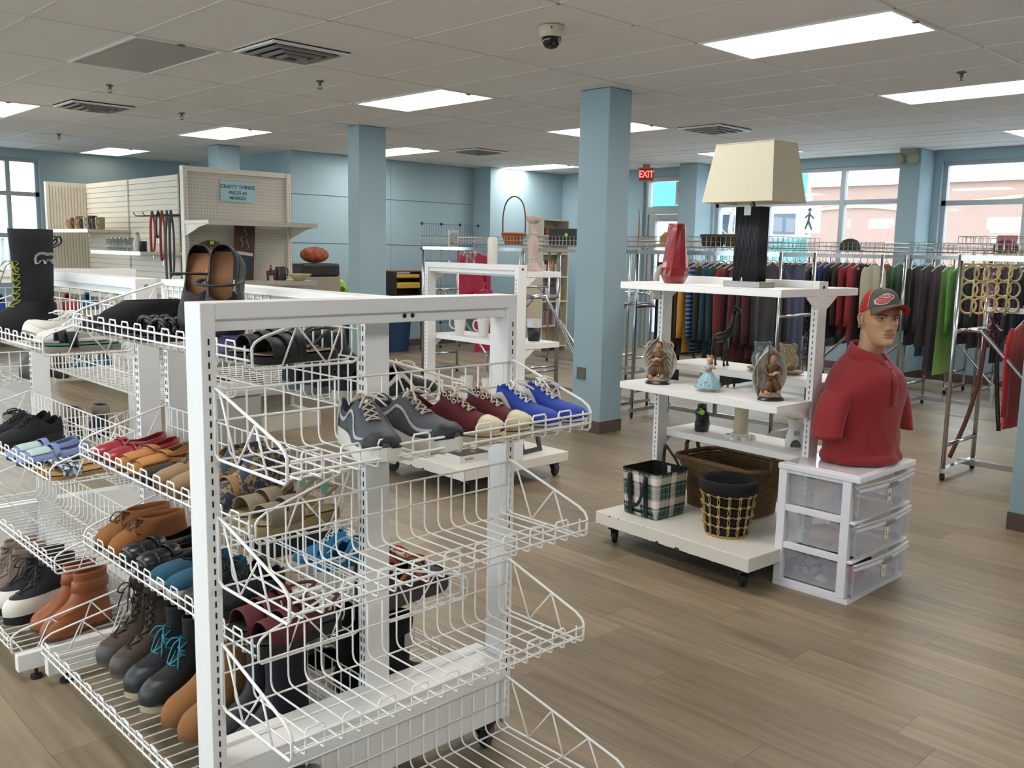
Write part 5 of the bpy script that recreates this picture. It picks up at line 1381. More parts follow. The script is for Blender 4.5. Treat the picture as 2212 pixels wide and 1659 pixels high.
# wedge shoes tipped up against the spine beam
for i, (y, x, tl) in enumerate(((2.63, 1.245, .95), (2.42, 1.225, 1.2))):
    s = flatshoe('wedge_shoe', 'black strapped wedge shoe with tan lining stood on its toe on the top shelf', (x, y, Z+(.118 if i == 0 else .128)), D(228), SH('101012', .6), SH('17130F', .6), 'tipped black wedge shoes', 1-2*i, lin_c='8A5E40', L=.26, W=.115, heel=.07, fore=.03, tilt=(0, tl))
    MB().tube(crom([(-.03, -.052, .09), (.0, -.05, .14), (.01, 0, .155), (.0, .05, .14), (-.03, .052, .09)], 16), .009, 6, flat=.4).build('strap', BLK, s.t, smooth=True)
    MB().tube([(-.01, .048, .12), (.02, .048, .12), (.02, .05, .145), (-.01, .05, .145)], .0025, 5, closed=True).build('buckle', chrome, s.t)
t = thing('clutch_bag', 'flat purple satin clutch bag lying near the end of the top shelf', 'bag', (1.19, 2.25, Z), PI/2)
MB().bx(-.1, -.12, 0, .1, .12, .035).build('bag_body', SH('2A1D55', .45), t, bev=.012); MB().bx(-.098, -.125, .034, .098, .03, .04).build('flap', SH('2A1D55'), t, bev=.003)
for i, y in enumerate((2.115, 2.02)):
    sandal('strappy_sandal', 'black strappy sandal at the near end of the top wire shelf', (1.19, y, Z), E+.1*i, SH('8A7A68', .7), BLK, 'black strappy sandals', 1-2*i, straps=((.5, .03, .055), (.62, .03, .05), (.76, .04, .042)), back=True, edge=BLK)
# shelf 2
Z = .7655
for i, y in enumerate((3.10, 2.995)):
    s = flatshoe('mary_jane', 'red leather flat with cut-out strap on the second wire shelf', (1.195, y, Z), E+.12, SH('8E1C28', .4, coat=.2), SH('3A2A22', .7), 'red leather flats', 1-2*i, lin_c='8C7A55')
    s.patch(SH('8E1C28'), .57, .66, -.8, .8, .004, 'strap', 4, 11)
    for k in (-.25, .25): MB().cyl(tuple(Vector(s.P(.615, k, .006))), .007, .002, 12).build('cut_out', dark, s.t)
    MB().tube([tuple(Vector(s.P(.61, -.72, .007))+Vector((.007*a, 0, .007*b))) for a, b in ((-1, -1), (1, -1), (1, 1), (-1, 1))], .0014, 4, closed=True).build('buckle', WHT, s.t)
for i, y in enumerate((2.89, 2.785)):
    s = flatshoe('moccasin', 'tan suede moccasin with stitched apron on the second wire shelf', (1.195, y, Z), E+.12, SH('A06C38', .9, bump=.2, bscale=300), SH('4A3420', .8), 'tan suede moccasins', 1-2*i, lin_c='7A5630', L=.27, W=.092)
    s.patch(SH('A87440', .9), .56, .9, -.55, .55, .0035, 'apron', 8, 9)
    MB().tube([s.P(lerp(.57, .9, k/12.), -.55-.1*math.sin(PI*k/12.), .005+.0012*(k % 2)) for k in range(13)], .0018, 4).build('stitching', SH('7A5028'), s.t)
    s.patch(SH('A06C38'), .50, .60, -.38, .38, .012, 'tongue', 5, 7)
flatshoe('flat_shoe', 'dark olive suede flat between the moccasins and the taupe shoes', (1.18, 2.675, Z), E+.1, SH('23251F', .9), SH('1A1A18', .8), None, lin_c='9A8660', L=.26)
for i, y in enumerate((2.575, 2.475)):
    s = sneaker('oxford_shoe', 'taupe suede lace-up with wooden tone sole on the second wire shelf', (1.18, y, Z), E+.08, SH('8A7355', .9), SH('6A5236', .7), SH('6A5844', .8), 'taupe lace-ups', 1-2*i, L=.26, W=.094, lin_c='9A7F6C', chunky=.008)
snake = spotted('snake_print', '2A3048', '8C7448', 70, .52)
for i, y in enumerate((2.36, 2.25)):
    s = boot('ankle_boot', 'snakeskin print ankle boot with brown lining on the second wire shelf', (1.19, y, Z), E+.12, snake, SH('5A4630', .7), 'snakeskin print ankle boots', 1-2*i, H=.13, L=.26, heel=.05)
    s.strap(SH('8C6A40', .7), .72, .05, .075, .8, 'tan_panel')
for i, y in enumerate((2.135, 2.03)):
    s = sandal('slide_sandal', 'beige suede sandal with wide straps at the near end of the second shelf', (1.19, y, Z), E+.06, SH('9C8B64', .8), SH('7F7460', .9), 'beige suede sandals', 1-2*i, L=.27, W=.092, straps=((.55, .045, .055), (.76, .05, .045)), back=True, heel=.026, fore=.024)
    MB().bx(-.07, .046, .08, -.05, .048, .11).build('tag', SH('7FB0A0'), s.t)
# shelf 3
Z = .4605
for i, y in enumerate((3.09, 2.975)):
    s = boot('desert_boot', 'tan suede desert boot with leather laces on the third wire shelf', (1.195, y, Z), E+.14, SH('8E5A2E', .9, bump=.2, bscale=300), SH('3E2A1C', .8), 'tan desert boots', 1-2*i, H=.105, heel=.02, fore=.015, lace=SH('6A4426'), lz=(.075, .1))
for i, y in enumerate((2.865, 2.75)):
    s = flatshoe('chunky_loafer', 'black leather loafer with chunky sole on the third wire shelf', (1.195, y, Z), E+.12, SH('17181C', .35), SH('121315', .7), 'black chunky loafers', 1-2*i, lin_c='5A3A28', L=.28, W=.098, heel=.04, fore=.03)
    s.patch(SH('17181C'), .52, .64, -.7, .7, .005, 'saddle', 5, 11); s.patch(SH('1D1E22', .3), .8, .97, -1, 1, .003, 'toe_cap', 6, 13)
for i, y in enumerate((2.635, 2.53)):
    s = flatshoe('slip_on', 'teal canvas slip-on with white sole on the third wire shelf', (1.185, y, Z), E+.1, SH('24536A', .85), SH('CFCBC2', .6), 'teal canvas slip-ons', 1-2*i, lin_c='37606E', L=.27, W=.09, heel=.026, fore=.024)
for i, y in enumerate((2.41, 2.31)):
    sneaker('work_shoe', 'black leather work shoe behind the rack post on the third shelf', (1.185, y, Z), E+.1, SH('1B1C22', .5), SH('2A2A2E', .7), BLK, 'black work shoes', 1-2*i, lin_c='14141A')
for i, y in enumerate((2.135, 2.02)):
    s = sandal('sport_sandal', 'black and maroon sport sandal at the near end of the third shelf', (1.185, y, Z), E+.1, SH('26262A', .7), SH('5A2026', .8), 'maroon sport sandals', 1-2*i, L=.28, W=.096, straps=((.42, .04, .075), (.6, .05, .065), (.8, .05, .05)), back=True, heel=.034, fore=.028, edge=SH('1A1A1C'))
# bottom deck
Z = .1165
for i, y in enumerate((2.96, 2.845)):
    boot('duck_boot', 'brown suede winter boot with fur cuff and long laces on the bottom shelf', (1.14, y, Z), E+.12, SH('4E4034', .9, bump=.3, bscale=200), SH('5E5448', .7), 'brown winter duck boots', 1-2*i, H=.25, toe=SH('4A4440', .5), toe_z=.05, cuff=SH('3C2E24', 1.0, bump=1.0, bscale=120), lace=SH('2A2018'), slouch=1)
for i, y in enumerate((2.69, 2.575)):
    boot('duck_boot', 'black rubber winter boot with teal laces and cream sole on the bottom shelf', (1.13, y, Z), E+.14, SH('16181B', .8), SH('B8AE90', .6), 'black winter boots with teal laces', 1-2*i, H=.22, L=.295, W=.1, toe=SH('24282A', .45), toe_z=.062, lace=SH('2E8596', .7), heel=.034, fore=.03, stripe=BLK, lz=(.09, .16))
for i, y in enumerate((2.455, 2.345)):
    boot('sheepskin_boot', 'chestnut sheepskin pull-on boot on the bottom shelf beside the rack post', (1.135, y, Z), E+.16, SH('8C5F36', .95, bump=.2, bscale=250), SH('7A5530', .8), 'chestnut sheepskin boots', 1-2*i, H=.27, L=.28, W=.1, shaft_w=1.05, heel=.016, fore=.014)
for i, y in enumerate((2.232, 2.13)):
    boot('riding_boot', 'tall navy boot behind the chestnut boots on the bottom shelf', (1.16, y, Z), E+.1, SH('171A24', .6), BLK, 'tall navy boots', 1-2*i, H=.3, L=.27)
for i, (x, y) in enumerate(((1.2, 2.02), (1.62, 2.6))):
    s = boot('rain_boot', 'glossy black rain boot lying on its side at the near end of the bottom shelf', (x, y, Z+.055), -.3, SH('0E0F12', .12, coat=.5), BLK, 'glossy black rain boots', 1-2*i, H=.24, L=.27, tilt=(PI/2*.95, 0))
# knitted boots hanging below shelf 3
for i, y in enumerate((2.78, 2.49)):
    pass
# ---- long rack, far side
Z = 1.0335
sneaker('skate_sneaker', 'black suede skate sneaker with white side stripe seen through the end frame', (1.60, 2.12, Z), D(10), SH('1A1B20', .8), SH('B5AB98', .6), OFFW, None, 1, stripe=OFFW, lin_c='2A2A2E', sstripe=BLK)
sneaker('skate_sneaker', 'black laced skate sneaker behind its striped partner on the far shelf', (1.60, 2.26, Z), D(0), SH('1A1B20'), SH('B5AB98'), OFFW, None, -1, lin_c='2A2A2E')
for i, y in enumerate((2.42, 2.54)): boot('snow_boot', 'dark snow boot with grey tread on the far side of the rack', (1.6, y, Z), D(0), SH('202228', .8), SH('6A6A6C', .7), 'dark snow boots', 1-2*i, H=.16)
Z = .4605
for i, y in enumerate((2.065, 2.175)):
    sneaker('hiking_shoe', 'black and orange trail shoe on the far shelf of the long rack', (1.60, y, Z), D(8), SH('23262C', .7), SH('3E3C3A', .7), SH('B4552C', .7), 'black and orange trail shoes', 1-2*i, stripe=SH('A8502A', .7), tip=SH('2A2A2C'), chunky=.014, lin_c='2A2D38')
for i, y in enumerate((2.34, 2.45)):
    sneaker('sneaker', 'vivid blue running sneaker with white sole on the far shelf of the long rack', (1.58, y, Z), D(170 if i else 5), SH('1477A6', .6), WHT, WHT, 'vivid blue running sneakers', 1-2*i, wave=SH('CFD4D6'), chunky=.012, lin_c='1A2A36')
for i, y in enumerate((2.66, 2.78)): boot('ankle_boot', 'charcoal suede ankle boot deep inside the long rack', (1.58, y, Z), 0, SH('24262B', .9), BLK, 'charcoal ankle boots inside the rack', 1-2*i, H=.18)
Z = .1165
boot('winter_boot', 'black quilted winter boot with a small white label on the far bottom shelf', (1.60, 2.12, Z), .1, SH('111216', .9), BLK, None, 1, H=.26, W=.125, shaft_w=1.2, cuff=SH('101114', 1.0, bump=.8, bscale=150))
MB().bx(-.0015, -.014, 0, .0015, .014, .05).build('label_patch', SH('B0AEA6'), COL.objects[-1] if False else bpy.data.objects['winter_boot'], (-.03, -.062, .19), (0, 0, PI/2))
boot('winter_boot', 'black quilted winter boot standing behind the labelled one', (1.60, 2.27, Z), .1, SH('111216'), BLK, None, -1, H=.26, W=.125, shaft_w=1.2, cuff=SH('101114'))
# ---- second rack, aisle side
Z = 1.1055
s = boot('snow_boot', 'tall black snow boot with a bear emblem and pull loops on the second rack', (1.10, 3.87, Z), E+.45, SH('0F1016', .85, bump=.15, bscale=200), SH('2A2A2C', .7), None, 1, H=.385, L=.31, W=.125, shaft_w=1.25, lace=SH('8C8A3C', .7), lz=(.09, .26), heel=.04, fore=.034)
for sx in (1, -1):
    MB().tube(crom([(-.155*1, sx*.012, .37), (-.185, sx*.012, .39), (-.195, sx*.012, .365), (-.155, sx*.012, .345)], 12), .005, 6, flat=.5).build('pull_loop', BLK, s.t, smooth=True)
bear = [(-.05, .0), (-.046, .018), (-.034, .03), (-.02, .032), (-.004, .028), (.012, .03), (.024, .026), (.036, .02), (.05, .012), (.048, .004), (.036, .002), (.03, -.004), (.03, -.02), (.02, -.02), (.016, -.004), (-.006, -.004), (-.01, -.02), (-.02, -.02), (-.022, -.006), (-.034, -.006), (-.038, -.02), (-.048, -.02)]
def on_shaft(u, v, off=.004):
    z = .27+v*.9; rg = s.ring(z, off); a = .29+u*2.4; k = (a % 1.0)*32; i = int(k); f = k-i
    p, q = rg[i % 32], rg[(i+1) % 32]; return tuple(lerp(p[c], q[c], f) for c in range(3))
MB().fan([on_shaft(u, v) for u, v in bear]).build('bear_emblem', SH('8E8F93', .7), s.t)
for i, (x, y, a) in enumerate(((1.14, 3.62, 200), (1.17, 3.50, 185))):
    sneaker('sneaker', 'white and black laced sneaker on the top shelf of the second rack', (x, y, Z), D(a), SH('CFCDC8', .7), WHT, WHT, 'white and black sneakers', 1-2*i, stripe=BLK, heel=BLK, lin_c='3A3C40', tilt=(0, -.35 if i == 0 else 0))
for i, (x, y) in enumerate(((1.12, 3.405), (1.12, 3.305))):
    s2 = sandal('flip_flop', 'grey flip-flop with teal footbed on the top shelf of the second rack', (x, y, Z), E-.1, SH('2A6E60', .8) if i else SH('8A857F', .8), SH('1C2024', .8), 'grey and teal flip-flops', 1-2*i, straps=((.62, .03, .045),), edge=SH('8F8A84'))
Z = .6635
for i, y in enumerate((4.09, 3.95)):
    sneaker('sneaker', 'black knit sneaker with heel loop on the middle shelf of the second rack', (1.12, y, Z), D(200), SH('191A1D', .9), BLK, BLK, 'black knit sneakers', 1-2*i, L=.3, W=.108, lin_c='0F1012', chunky=.01)
for i, y in enumerate((3.72, 3.60)):
    s = flatshoe('clog', 'lilac and mint garden clog on the middle shelf of the second rack', (1.105, y, Z), E+.1, SH('7C8CB8', .6), SH('202226', .7), 'lilac garden clogs', 1-2*i, lin_c='5A6470', L=.265, W=.098)
    s.patch(SH('A9C0C0', .6), .58, .86, -.55, .55, .003, 'mint_apron', 8, 9); s.strap(SH('7C8CB8'), .5, .022, .05, .9)
for i, y in enumerate((3.44, 3.335)):
    sandal('slide_sandal', 'tan cork slide with floral bead straps on the middle shelf of the second rack', (1.11, y, Z), E+.1, SH('B08A5A', .8), spotted('bead_floral', '3E4A5E', 'C9CCD2', 90, .5), 'floral beaded slides', 1-2*i, straps=((.6, .035, .035), (.74, .03, .03)), heel=.014, fore=.012)
Z = .1095
for i, y in enumerate((3.90, 3.785)):
    boot('lace_boot', 'taupe suede lace-up boot on the bottom shelf of the second rack', (1.0, y, Z), E+.3, SH('7F7062', .9), SH('4A4038', .7), 'taupe lace-up boots', 1-2*i, H=.17, lace=SH('8A7A6E', .8))
for i, y in enumerate((3.655, 3.54)):
    s = boot('lace_boot', 'black lace-up boot with white toe on the bottom shelf of the second rack', (1.02, y, Z), E+.25, SH('1B1D22', .8), SH('17181A', .7), 'black and white lace-up boots', 1-2*i, H=.17, L=.29, toe=SH('D8D2C8', .5), toe_z=.058, lace=BLK, heel=.045, fore=.038)
for i, y in enumerate((3.41, 3.305)):
    s = boot('ankle_boot', 'cognac leather ankle boot with folded cuff on the bottom shelf of the second rack', (1.06, y, Z), E+.25, SH('8E4E26', .45), SH('5A3820', .6), 'cognac ankle boots', 1-2*i, H=.2, L=.265, heel=.04, fore=.012)
    MB().grid([s.ring(z, o) for z, o in ((.13, .001), (.132, .005), (.165, .006), (.17, .001))], cu=True).build('folded_band', SH('8E4E26'), s.t, smooth=True)
# ---- far end rack
Z = 1.1235
for i, (x, c, nm) in enumerate(((1.24, '2A4A9C', 'blue'), (1.33, 'A8282E', 'red'), (1.44, '2E3F8C', 'navy'), (1.53, 'B43A34', 'scarlet'), (1.62, '3A6FA0', 'sky blue'))):
    sneaker('kids_sneaker', nm+' kids sneaker in the far end rack', (x, 4.68, Z), PI/2+.1*(i-2), SH(c, .7), OFFW, WHT, None, 1, L=.17, W=.07, bow=False)
Z = .8335
for i, x in enumerate((1.36, 1.47)):
    boot('rubber_boot', 'olive and brown rubber boot in the far end rack', (x, 4.68, Z), PI/2, SH('4E4A3A', .6), SH('3A3028', .7), 'olive rubber boots', 1-2*i, H=.19, L=.2, W=.08)
for i, x in enumerate((1.58, 1.68)):
    sneaker('kids_sneaker', 'teal blue kids sneaker with white laces beside the olive boots', (x, 4.68, Z), PI/2, SH('1E6486', .7), OFFW, WHT, 'teal blue kids sneakers', 1-2*i, L=.2, W=.078)
for i, x in enumerate((1.0, 1.12)):
    sneaker('kids_sneaker', 'black kids sneaker at the end of the far rack', (x, 4.68, Z), PI/2, SH('1A1C22'), OFFW, WHT, 'black kids sneakers', 1-2*i, L=.2, W=.078)
for i, x in enumerate((1.25, 1.38, 1.52, 1.65)):
    boot('snow_boot', 'small fur-topped snow boot low in the far end rack', (x, 4.68, .503), PI/2, SH('2A2C34', .8), SH('B0ACA4', .7), 'small fur-topped snow boots', 1, H=.16, L=.19, W=.08, cuff=SH('8E867A', 1.0, bump=.8, bscale=150))
# ------------------------------------------------------------------ chrome garment racks
def rack_meshes(L, Wd):
    k = 'rack_%d_%d_' % (L*100, Wd*100)
    if k+'upright' in bpy.data.meshes: return k
    MB().tube([(0, 0, .07), (0, 0, 1.5)], .0155, 8).mesh(k+'upright', chrome, smooth=True)
    MB().tube([(0, 0, 0), (Wd, 0, 0)], .014, 8).mesh(k+'crossbar', chrome, smooth=True)
    MB().bx(-.03, -.016, .055, Wd+.03, .016, .085).mesh(k+'base_bar', chrome)
    MB().bx(-.013, 0, -.018, .013, L, .018).mesh(k+'rail', chrome)
    MB().tube(crom([(0, .0, 1.0), (0, .06, .995), (0, .12, .95), (0, L*.46, .36), (0, L*.485, .3), (0, L*.495, .2)], 20), .014, 8).mesh(k+'brace', chrome, smooth=True)
    MB().bx(-.014, L*.5-.014, .1, .014, L*.5+.014, .32).mesh(k+'centre_post', chrome)
    MB().lathe([(.006, -.012), (.024, -.012), (.028, -.006), (.028, .006), (.024, .012), (.006, .012)], 12).mesh(k+'caster', blk, smooth=True)
    b = MB(); h = .085
    for z in (0, h*.5, h): b.tube([(-.02, -.02, z), (Wd+.02, -.02, z), (Wd+.02, L+.02, z), (-.02, L+.02, z)], .0022, 4, closed=True)
    for i in range(int(L/.045)+1):
        y = -.02+i*(L+.04)/int(L/.045); b.tube([(-.02, y, h), (-.02, y, 0), (Wd+.02, y, 0), (Wd+.02, y, h)], .0024, 4)
    for i in range(int(Wd/.06)+1):
        x = -.02+i*(Wd+.04)/int(Wd/.06); b.tube([(x, -.02, h), (x, -.02, 0), (x, L+.02, 0), (x, L+.02, h)], .0022, 4)
    b.mesh(k+'basket', mat('chrome_wire', 'B5B4AF', .3, .9))
    return k
def garment_rack(x, y, L, label, Wd=.53, basket=True, rz=0, braces=True):
    t = thing('garment_rack', label, 'garment rack', (x, y, 0), rz); k = rack_meshes(L, Wd)
    D_ = bpy.data.meshes
    for yy in (0, L):
        for xx in (0, Wd):
            put('upright', D_[k+'upright'], t, (xx, yy, 0))
            put('caster', D_[k+'caster'], t, (xx, yy, .028), (PI/2, 0, .6))
        put('base_bar', D_[k+'base_bar'], t, (0, yy, 0)); put('crossbar', D_[k+'crossbar'], t, (0, yy, 1.0)); put('crossbar', D_[k+'crossbar'], t, (0, yy, .24))
    for xx in (0, Wd): put('hang_rail', D_[k+'rail'], t, (xx, 0, 1.48))
    if braces:
        put('brace', D_[k+'brace'], t, (Wd/2, 0, 0)); put('brace', D_[k+'brace'], t, (Wd/2, L, 0), (0, 0, PI)); put('centre_post', D_[k+'centre_post'], t, (Wd/2, 0, 0))
        put('bottom_rail', D_[k+'rail'], t, (Wd/2, 0, .1))
    if basket: put('basket', D_[k+'basket'], t, (0, 0, 1.53))
    return t
def garment_rack_last(): return [o for o in bpy.data.objects if o.name.startswith('garment_rack') and abs(o.location.y-.85) < .01][0]
# garments
def garment_mesh(kind, seed):
    key = 'garment_%s_%d' % (kind, seed)
    if key in bpy.data.meshes: return bpy.data.meshes[key]
    r = random.Random(seed*7+len(kind)); a, b, c = (r.uniform(0, 6) for _ in range(3)); m = MB()
    H = {'tee': .62, 'shirt': .72, 'jacket': .72, 'dress': 1.0, 'pants': .98, 'sweater': .62}[kind]*r.uniform(.94, 1.06)
    nu, nv = 13, 9; F_, B_ = [], []
    for i in range(nv+1):
        v = i/float(nv); fr, bk = [], []
        for j in range(nu):
            u = lerp(-1, 1, j/(nu-1.0))
            if kind == 'pants': w = .17+.02*v; z = -.10-H*v
            else: w = lerp(.205, .25 if kind == 'dress' else .235, v); z = -.10-H*v-(.055*abs(u)**1.3)*(1-v)
            th = (.010+.006*v+(.004 if kind in ('jacket', 'sweater') else 0))*(1-abs(u)**4)**.5
            fo = (.002+.005*v)*math.sin(u*7+a+v*1.5)+(.001+.003*v)*math.sin(u*12+b)
            fr.append((u*w, fo+th, z)); bk.append((u*w, fo-th, z))
        F_.append(fr); B_.append(bk)
    m.grid(F_); m.grid([x[::-1] for x in B_])
    m.grid([F_[0], B_[0]]); m.grid([B_[-1], F_[-1]]); m.grid([[p[0], q[0]] for p, q in zip(B_, F_)]); m.grid([[p[-1], q[-1]] for p, q in zip(F_, B_)])
    if kind != 'pants' and kind != 'dress':
        sl = .26 if kind == 'tee' else .56
        for sd in (-1, 1):
            m.tube(crom([(sd*.17, 0, -.15), (sd*.215, .002, -.19), (sd*.24, .01*math.sin(c), -.32), (sd*(.25 if kind == 'tee' else .245), .015*math.sin(c+1), -.15-sl)], 9), [.03, .05, .055, .055, .052, .05, .048, .046, .045] if kind != 'tee' else [.03, .05, .06, .062, .064, .065, .066, .067, .068], 10, flatb=.3)
    return m.mesh(key, white, smooth=True)
HANG = None
def hanger_mesh():
    m = MB()
    m.tube(arc((0, .0), .018, -.6, PI, 8, 'yz')[0:0] or [(0, .016, -.004), (0, .018, .012), (0, .008, .022), (0, -.008, .02), (0, -.016, .006), (0, -.012, -.012), (0, 0, -.025), (0, 0, -.075)], .0028, 5)
    m.tube([(-.19, 0, -.145), (0, 0, -.075), (.19, 0, -.145)], .0045, 5).tube([(-.19, 0, -.145), (.19, 0, -.145)], .003, 5)
    return m.mesh('hanger', mat('hanger_white', 'CFCEC9', .5), smooth=True)
HANGER = hanger_mesh()
def garment(kind, col, x, y, z, label, group, seed, rz=0, m=None):
    t = thing({'pants': 'trousers', 'tee': 'tee_shirt'}.get(kind, kind), label, 'clothes', (x, y, z), rz, group)
    o = put('cloth', garment_mesh(kind, seed % 4), t)
    o.material_slots[0].link = 'OBJECT'; o.material_slots[0].material = m or mat('cloth_'+col, col, .85, var=.12, scale=40, sheen=.1)
    put('hanger', HANGER, t)
    return t
def fill(rx, y0, y1, items, phrase, z=1.4985):
    n = len(items)
    for i, (nm, col, kind) in enumerate(items):
        y = lerp(y1, y0, (i+.5)/n)
        m = None
        if col.startswith('@'): m = {'@plaid': striped('cloth_blue_plaid', '1E2A50', '5E7FB8', 9), '@dots': spotted('cloth_dots', '1A1C28', '9AA0B0', 60, .55), '@flower': spotted('cloth_flower', '5E2A3A', 'A88A94', 35, .55)}[col]
        garment(kind, col.strip('@'), rx, y, z, '%s %s hanging on the garment rack %s' % (nm, {'tee': 'tee shirt', 'pants': 'trousers'}.get(kind, kind), phrase), 'clothes on the rack '+phrase, i*3+int(rx*10), random.uniform(-.03, .03), m)
garment_rack(6.45, 3.74, 1.4, 'chrome garment rack with hanging clothes directly behind the lamp shelf')
P3 = 'behind the lamp shelf'
fill(6.45, 3.78, 4.82, [('navy denim', '1D2840', 'pants'), ('white', 'CFCBC8', 'tee'), ('black', '14161B', 'jacket'), ('rust', '8A3A22', 'shirt'), ('dark brown', '2C2622', 'shirt'), ('mustard yellow', 'C08A2A', 'shirt'), ('blue plaid', '@plaid', 'shirt'), ('dark olive', '2C2E26', 'shirt'), ('deep teal', '164050', 'shirt'), ('forest teal', '1B3A40', 'sweater'), ('brick red', '6E2A2A', 'shirt'), ('ink black', '101114', 'dress'), ('maroon', '5A1E24', 'shirt'), ('dark grey', '2A2A2C', 'jacket'), ('burgundy', '511B22', 'shirt'), ('jet black', '121316', 'jacket')], P3)
fill(6.98, 3.84, 5.0, [('light blue', '6D8AA8', 'shirt'), ('grey marl', '6E6E70', 'sweater'), ('bottle green', '1E5A3A', 'jacket'), ('emerald', '1C6A34', 'sweater'), ('pale grey', '9A9A98', 'shirt'), ('plum', '4E2440', 'shirt'), ('black denim', '17181C', 'pants'), ('dark blue', '1E2A48', 'pants')], 'on its window side behind the lamp shelf')
garment_rack(8.95, 4.08, 1.6, 'chrome garment rack of dark clothes behind the mannequin near the window pilaster')
P5 = 'near the window pilaster'
fill(8.95, 4.12, 5.6, [('dusty rose', '8A4A58', 'shirt'), ('lavender', '5E5484', 'shirt'), ('burnt orange', 'B4491E', 'shirt'), ('kelly green', '1F6A3A', 'shirt'), ('brick', '8A3226', 'shirt'), ('magenta', '7A2444', 'sweater'), ('jet black', '131417', 'jacket'), ('black wool', '17181B', 'dress'), ('brown', '3A312B', 'jacket'), ('espresso', '2C2622', 'shirt'), ('light grey', '9A9690', 'shirt'), ('dotted navy', '@dots', 'dress'), ('mauve', '6E5060', 'shirt'), ('royal blue', '20306E', 'shirt'), ('black cotton', '141518', 'shirt'), ('dark brown', '33291F', 'sweater'), ('crimson', '8A1F2A', 'shirt'), ('cherry red', '9A2A2E', 'shirt'), ('black denim', '17181C', 'pants'), ('cream', 'B4AA94', 'shirt')], P5)
garment_rack(8.95, 2.3, 1.5, 'chrome garment rack with a lime green top behind the ring hangers')
P4 = 'behind the ring hangers'
fill(8.95, 2.34, 3.76, [('black', '131417', 'jacket'), ('dark plum', '2E1C2A', 'shirt'), ('purple brown', '3A2430', 'dress'), ('lime green', '6E9A3A', 'dress'), ('leaf green', '4E8A34', 'shirt'), ('black wool', '15161A', 'jacket'), ('midnight', '171A28', 'shirt'), ('red brown', '5E2A22', 'shirt'), ('flowered', '@flower', 'shirt'), ('dark grey', '2C2D30', 'sweater'), ('navy', '1A2240', 'shirt'), ('indigo', '2A2A5A', 'shirt'), ('coal black', '121316', 'pants'), ('tan floral', 'A08E66', 'dress'), ('scarlet', 'A62226', 'shirt')], P4)
garment_rack(10.3, 3.9, 1.7, 'chrome garment rack by the windows behind the other clothes racks')
fill(10.3, 3.95, 5.5, [('dark blue', '1C2840', 'pants'), ('stone', '7A756A', 'pants'), ('black', '141518', 'pants'), ('grey', '4A4C50', 'pants'), ('navy', '1A2238', 'jacket'), ('red', '8E2020', 'sweater'), ('green', '2A5A3A', 'jacket'), ('brown', '4A3A2C', 'jacket'), ('denim', '2E4262', 'pants'), ('black wool', '16171A', 'dress')], 'by the windows')
garment_rack(10.3, 2.0, 1.6, 'chrome garment rack by the windows beside the blue corner pilaster')
fill(10.3, 2.05, 3.5, [('dark navy', '161C30', 'pants'), ('black', '131416', 'dress'), ('grey', '5A5A5C', 'jacket'), ('blue', '24407A', 'shirt'), ('red', '902428', 'shirt'), ('brown', '43342A', 'pants'), ('teal', '1E4A50', 'shirt'), ('violet', '3E2E5A', 'shirt')], 'beside the corner pilaster')
garment_rack(6.27, .85, 1.49, 'chrome garment rack with ring hangers and belts hooked on its end')
MB().bx(-.013, 0, -.018, .013, 1.49, .018).build('lower_hang_rail', chrome, garment_rack_last(), (.53, 0, 1.13))
fill(6.80, .9, 2.2, [('bright red', 'B0242A', 'jacket'), ('black', '141518', 'jacket'), ('blue', '2A3F70', 'shirt'), ('scarlet', 'A82026', 'jacket'), ('grey', '505258', 'shirt'), ('taupe', '6E645C', 'shirt')], 'with the belts', z=1.1485)
garment_rack(8.4, 5.75, 1.05, 'narrow chrome garment rack standing between the blue column and the lamp shelf')
garment_rack(6.5, 5.42, 1.2, 'chrome garment rack standing behind the blue column carrying a black crate')
garment_rack(6.72, 6.85, 1.65, 'chrome garment rack with wire top basket behind the candlestick shelf')
garment_rack(8.4, 7.1, 1.5, 'chrome garment rack far behind the blue column beside the glass door')
# belts and ring hangers on the near rack end
def belt(x, y, col, L, label, sway):
    o = MB(); m = SH(col, .5)
    pts = crom([(0, 0, 0), (.004, .01*sway, -L*.3), (.01, .05*sway, -L*.65), (.0, .12*sway, -L)], 16)
    t = thing('belt', label, 'belt', (x, y, 1.0))
    MB().tube(pts, .017, 6, flat=.2).build('strap', m, t, smooth=True)
    MB().tube([(-.02, -.02, -.005), (.02, -.02, -.005), (.02, .02, .03), (-.02, .02, .03)], .003, 5, closed=True).build('buckle', chrome, t)
belt(6.72, 2.30, '5A2E1C', .93, 'brown leather belt hanging from the garment rack end', 1.4)
belt(6.78, 2.24, '1A1512', .7, 'thin black belt hanging beside the brown leather belt', -.5)
def ring_hanger(x, y, z, rz, label):
    t = thing('ring_hanger', label, 'hanger', (x, y, z), rz, 'cream ring hangers')
    m = mat('cream_plastic', 'C9B684', .5)
    MB().tube([(0, .016, -.004), (0, .018, .012), (0, .008, .022), (0, -.008, .02), (0, -.016, .006), (0, -.01, -.012), (0, 0, -.03), (0, 0, -.06)], .0045, 6).build('hook', m, t, smooth=True)
    MB().tube([(-.06, 0, -.06), (.05, 0, -.06)], .006, 6).tube([(-.055, 0, -.06), (-.065, 0, -.40)], .006, 6).build('bar', m, t, smooth=True)
    for k in range(3):
        MB().tube([(.05*math.cos(a)-.01, 0, -.12-k*.105+.05*math.sin(a)) for a in [2*PI*j/20 for j in range(20)]], .007, 6, closed=True).build('ring', m, t, smooth=True)
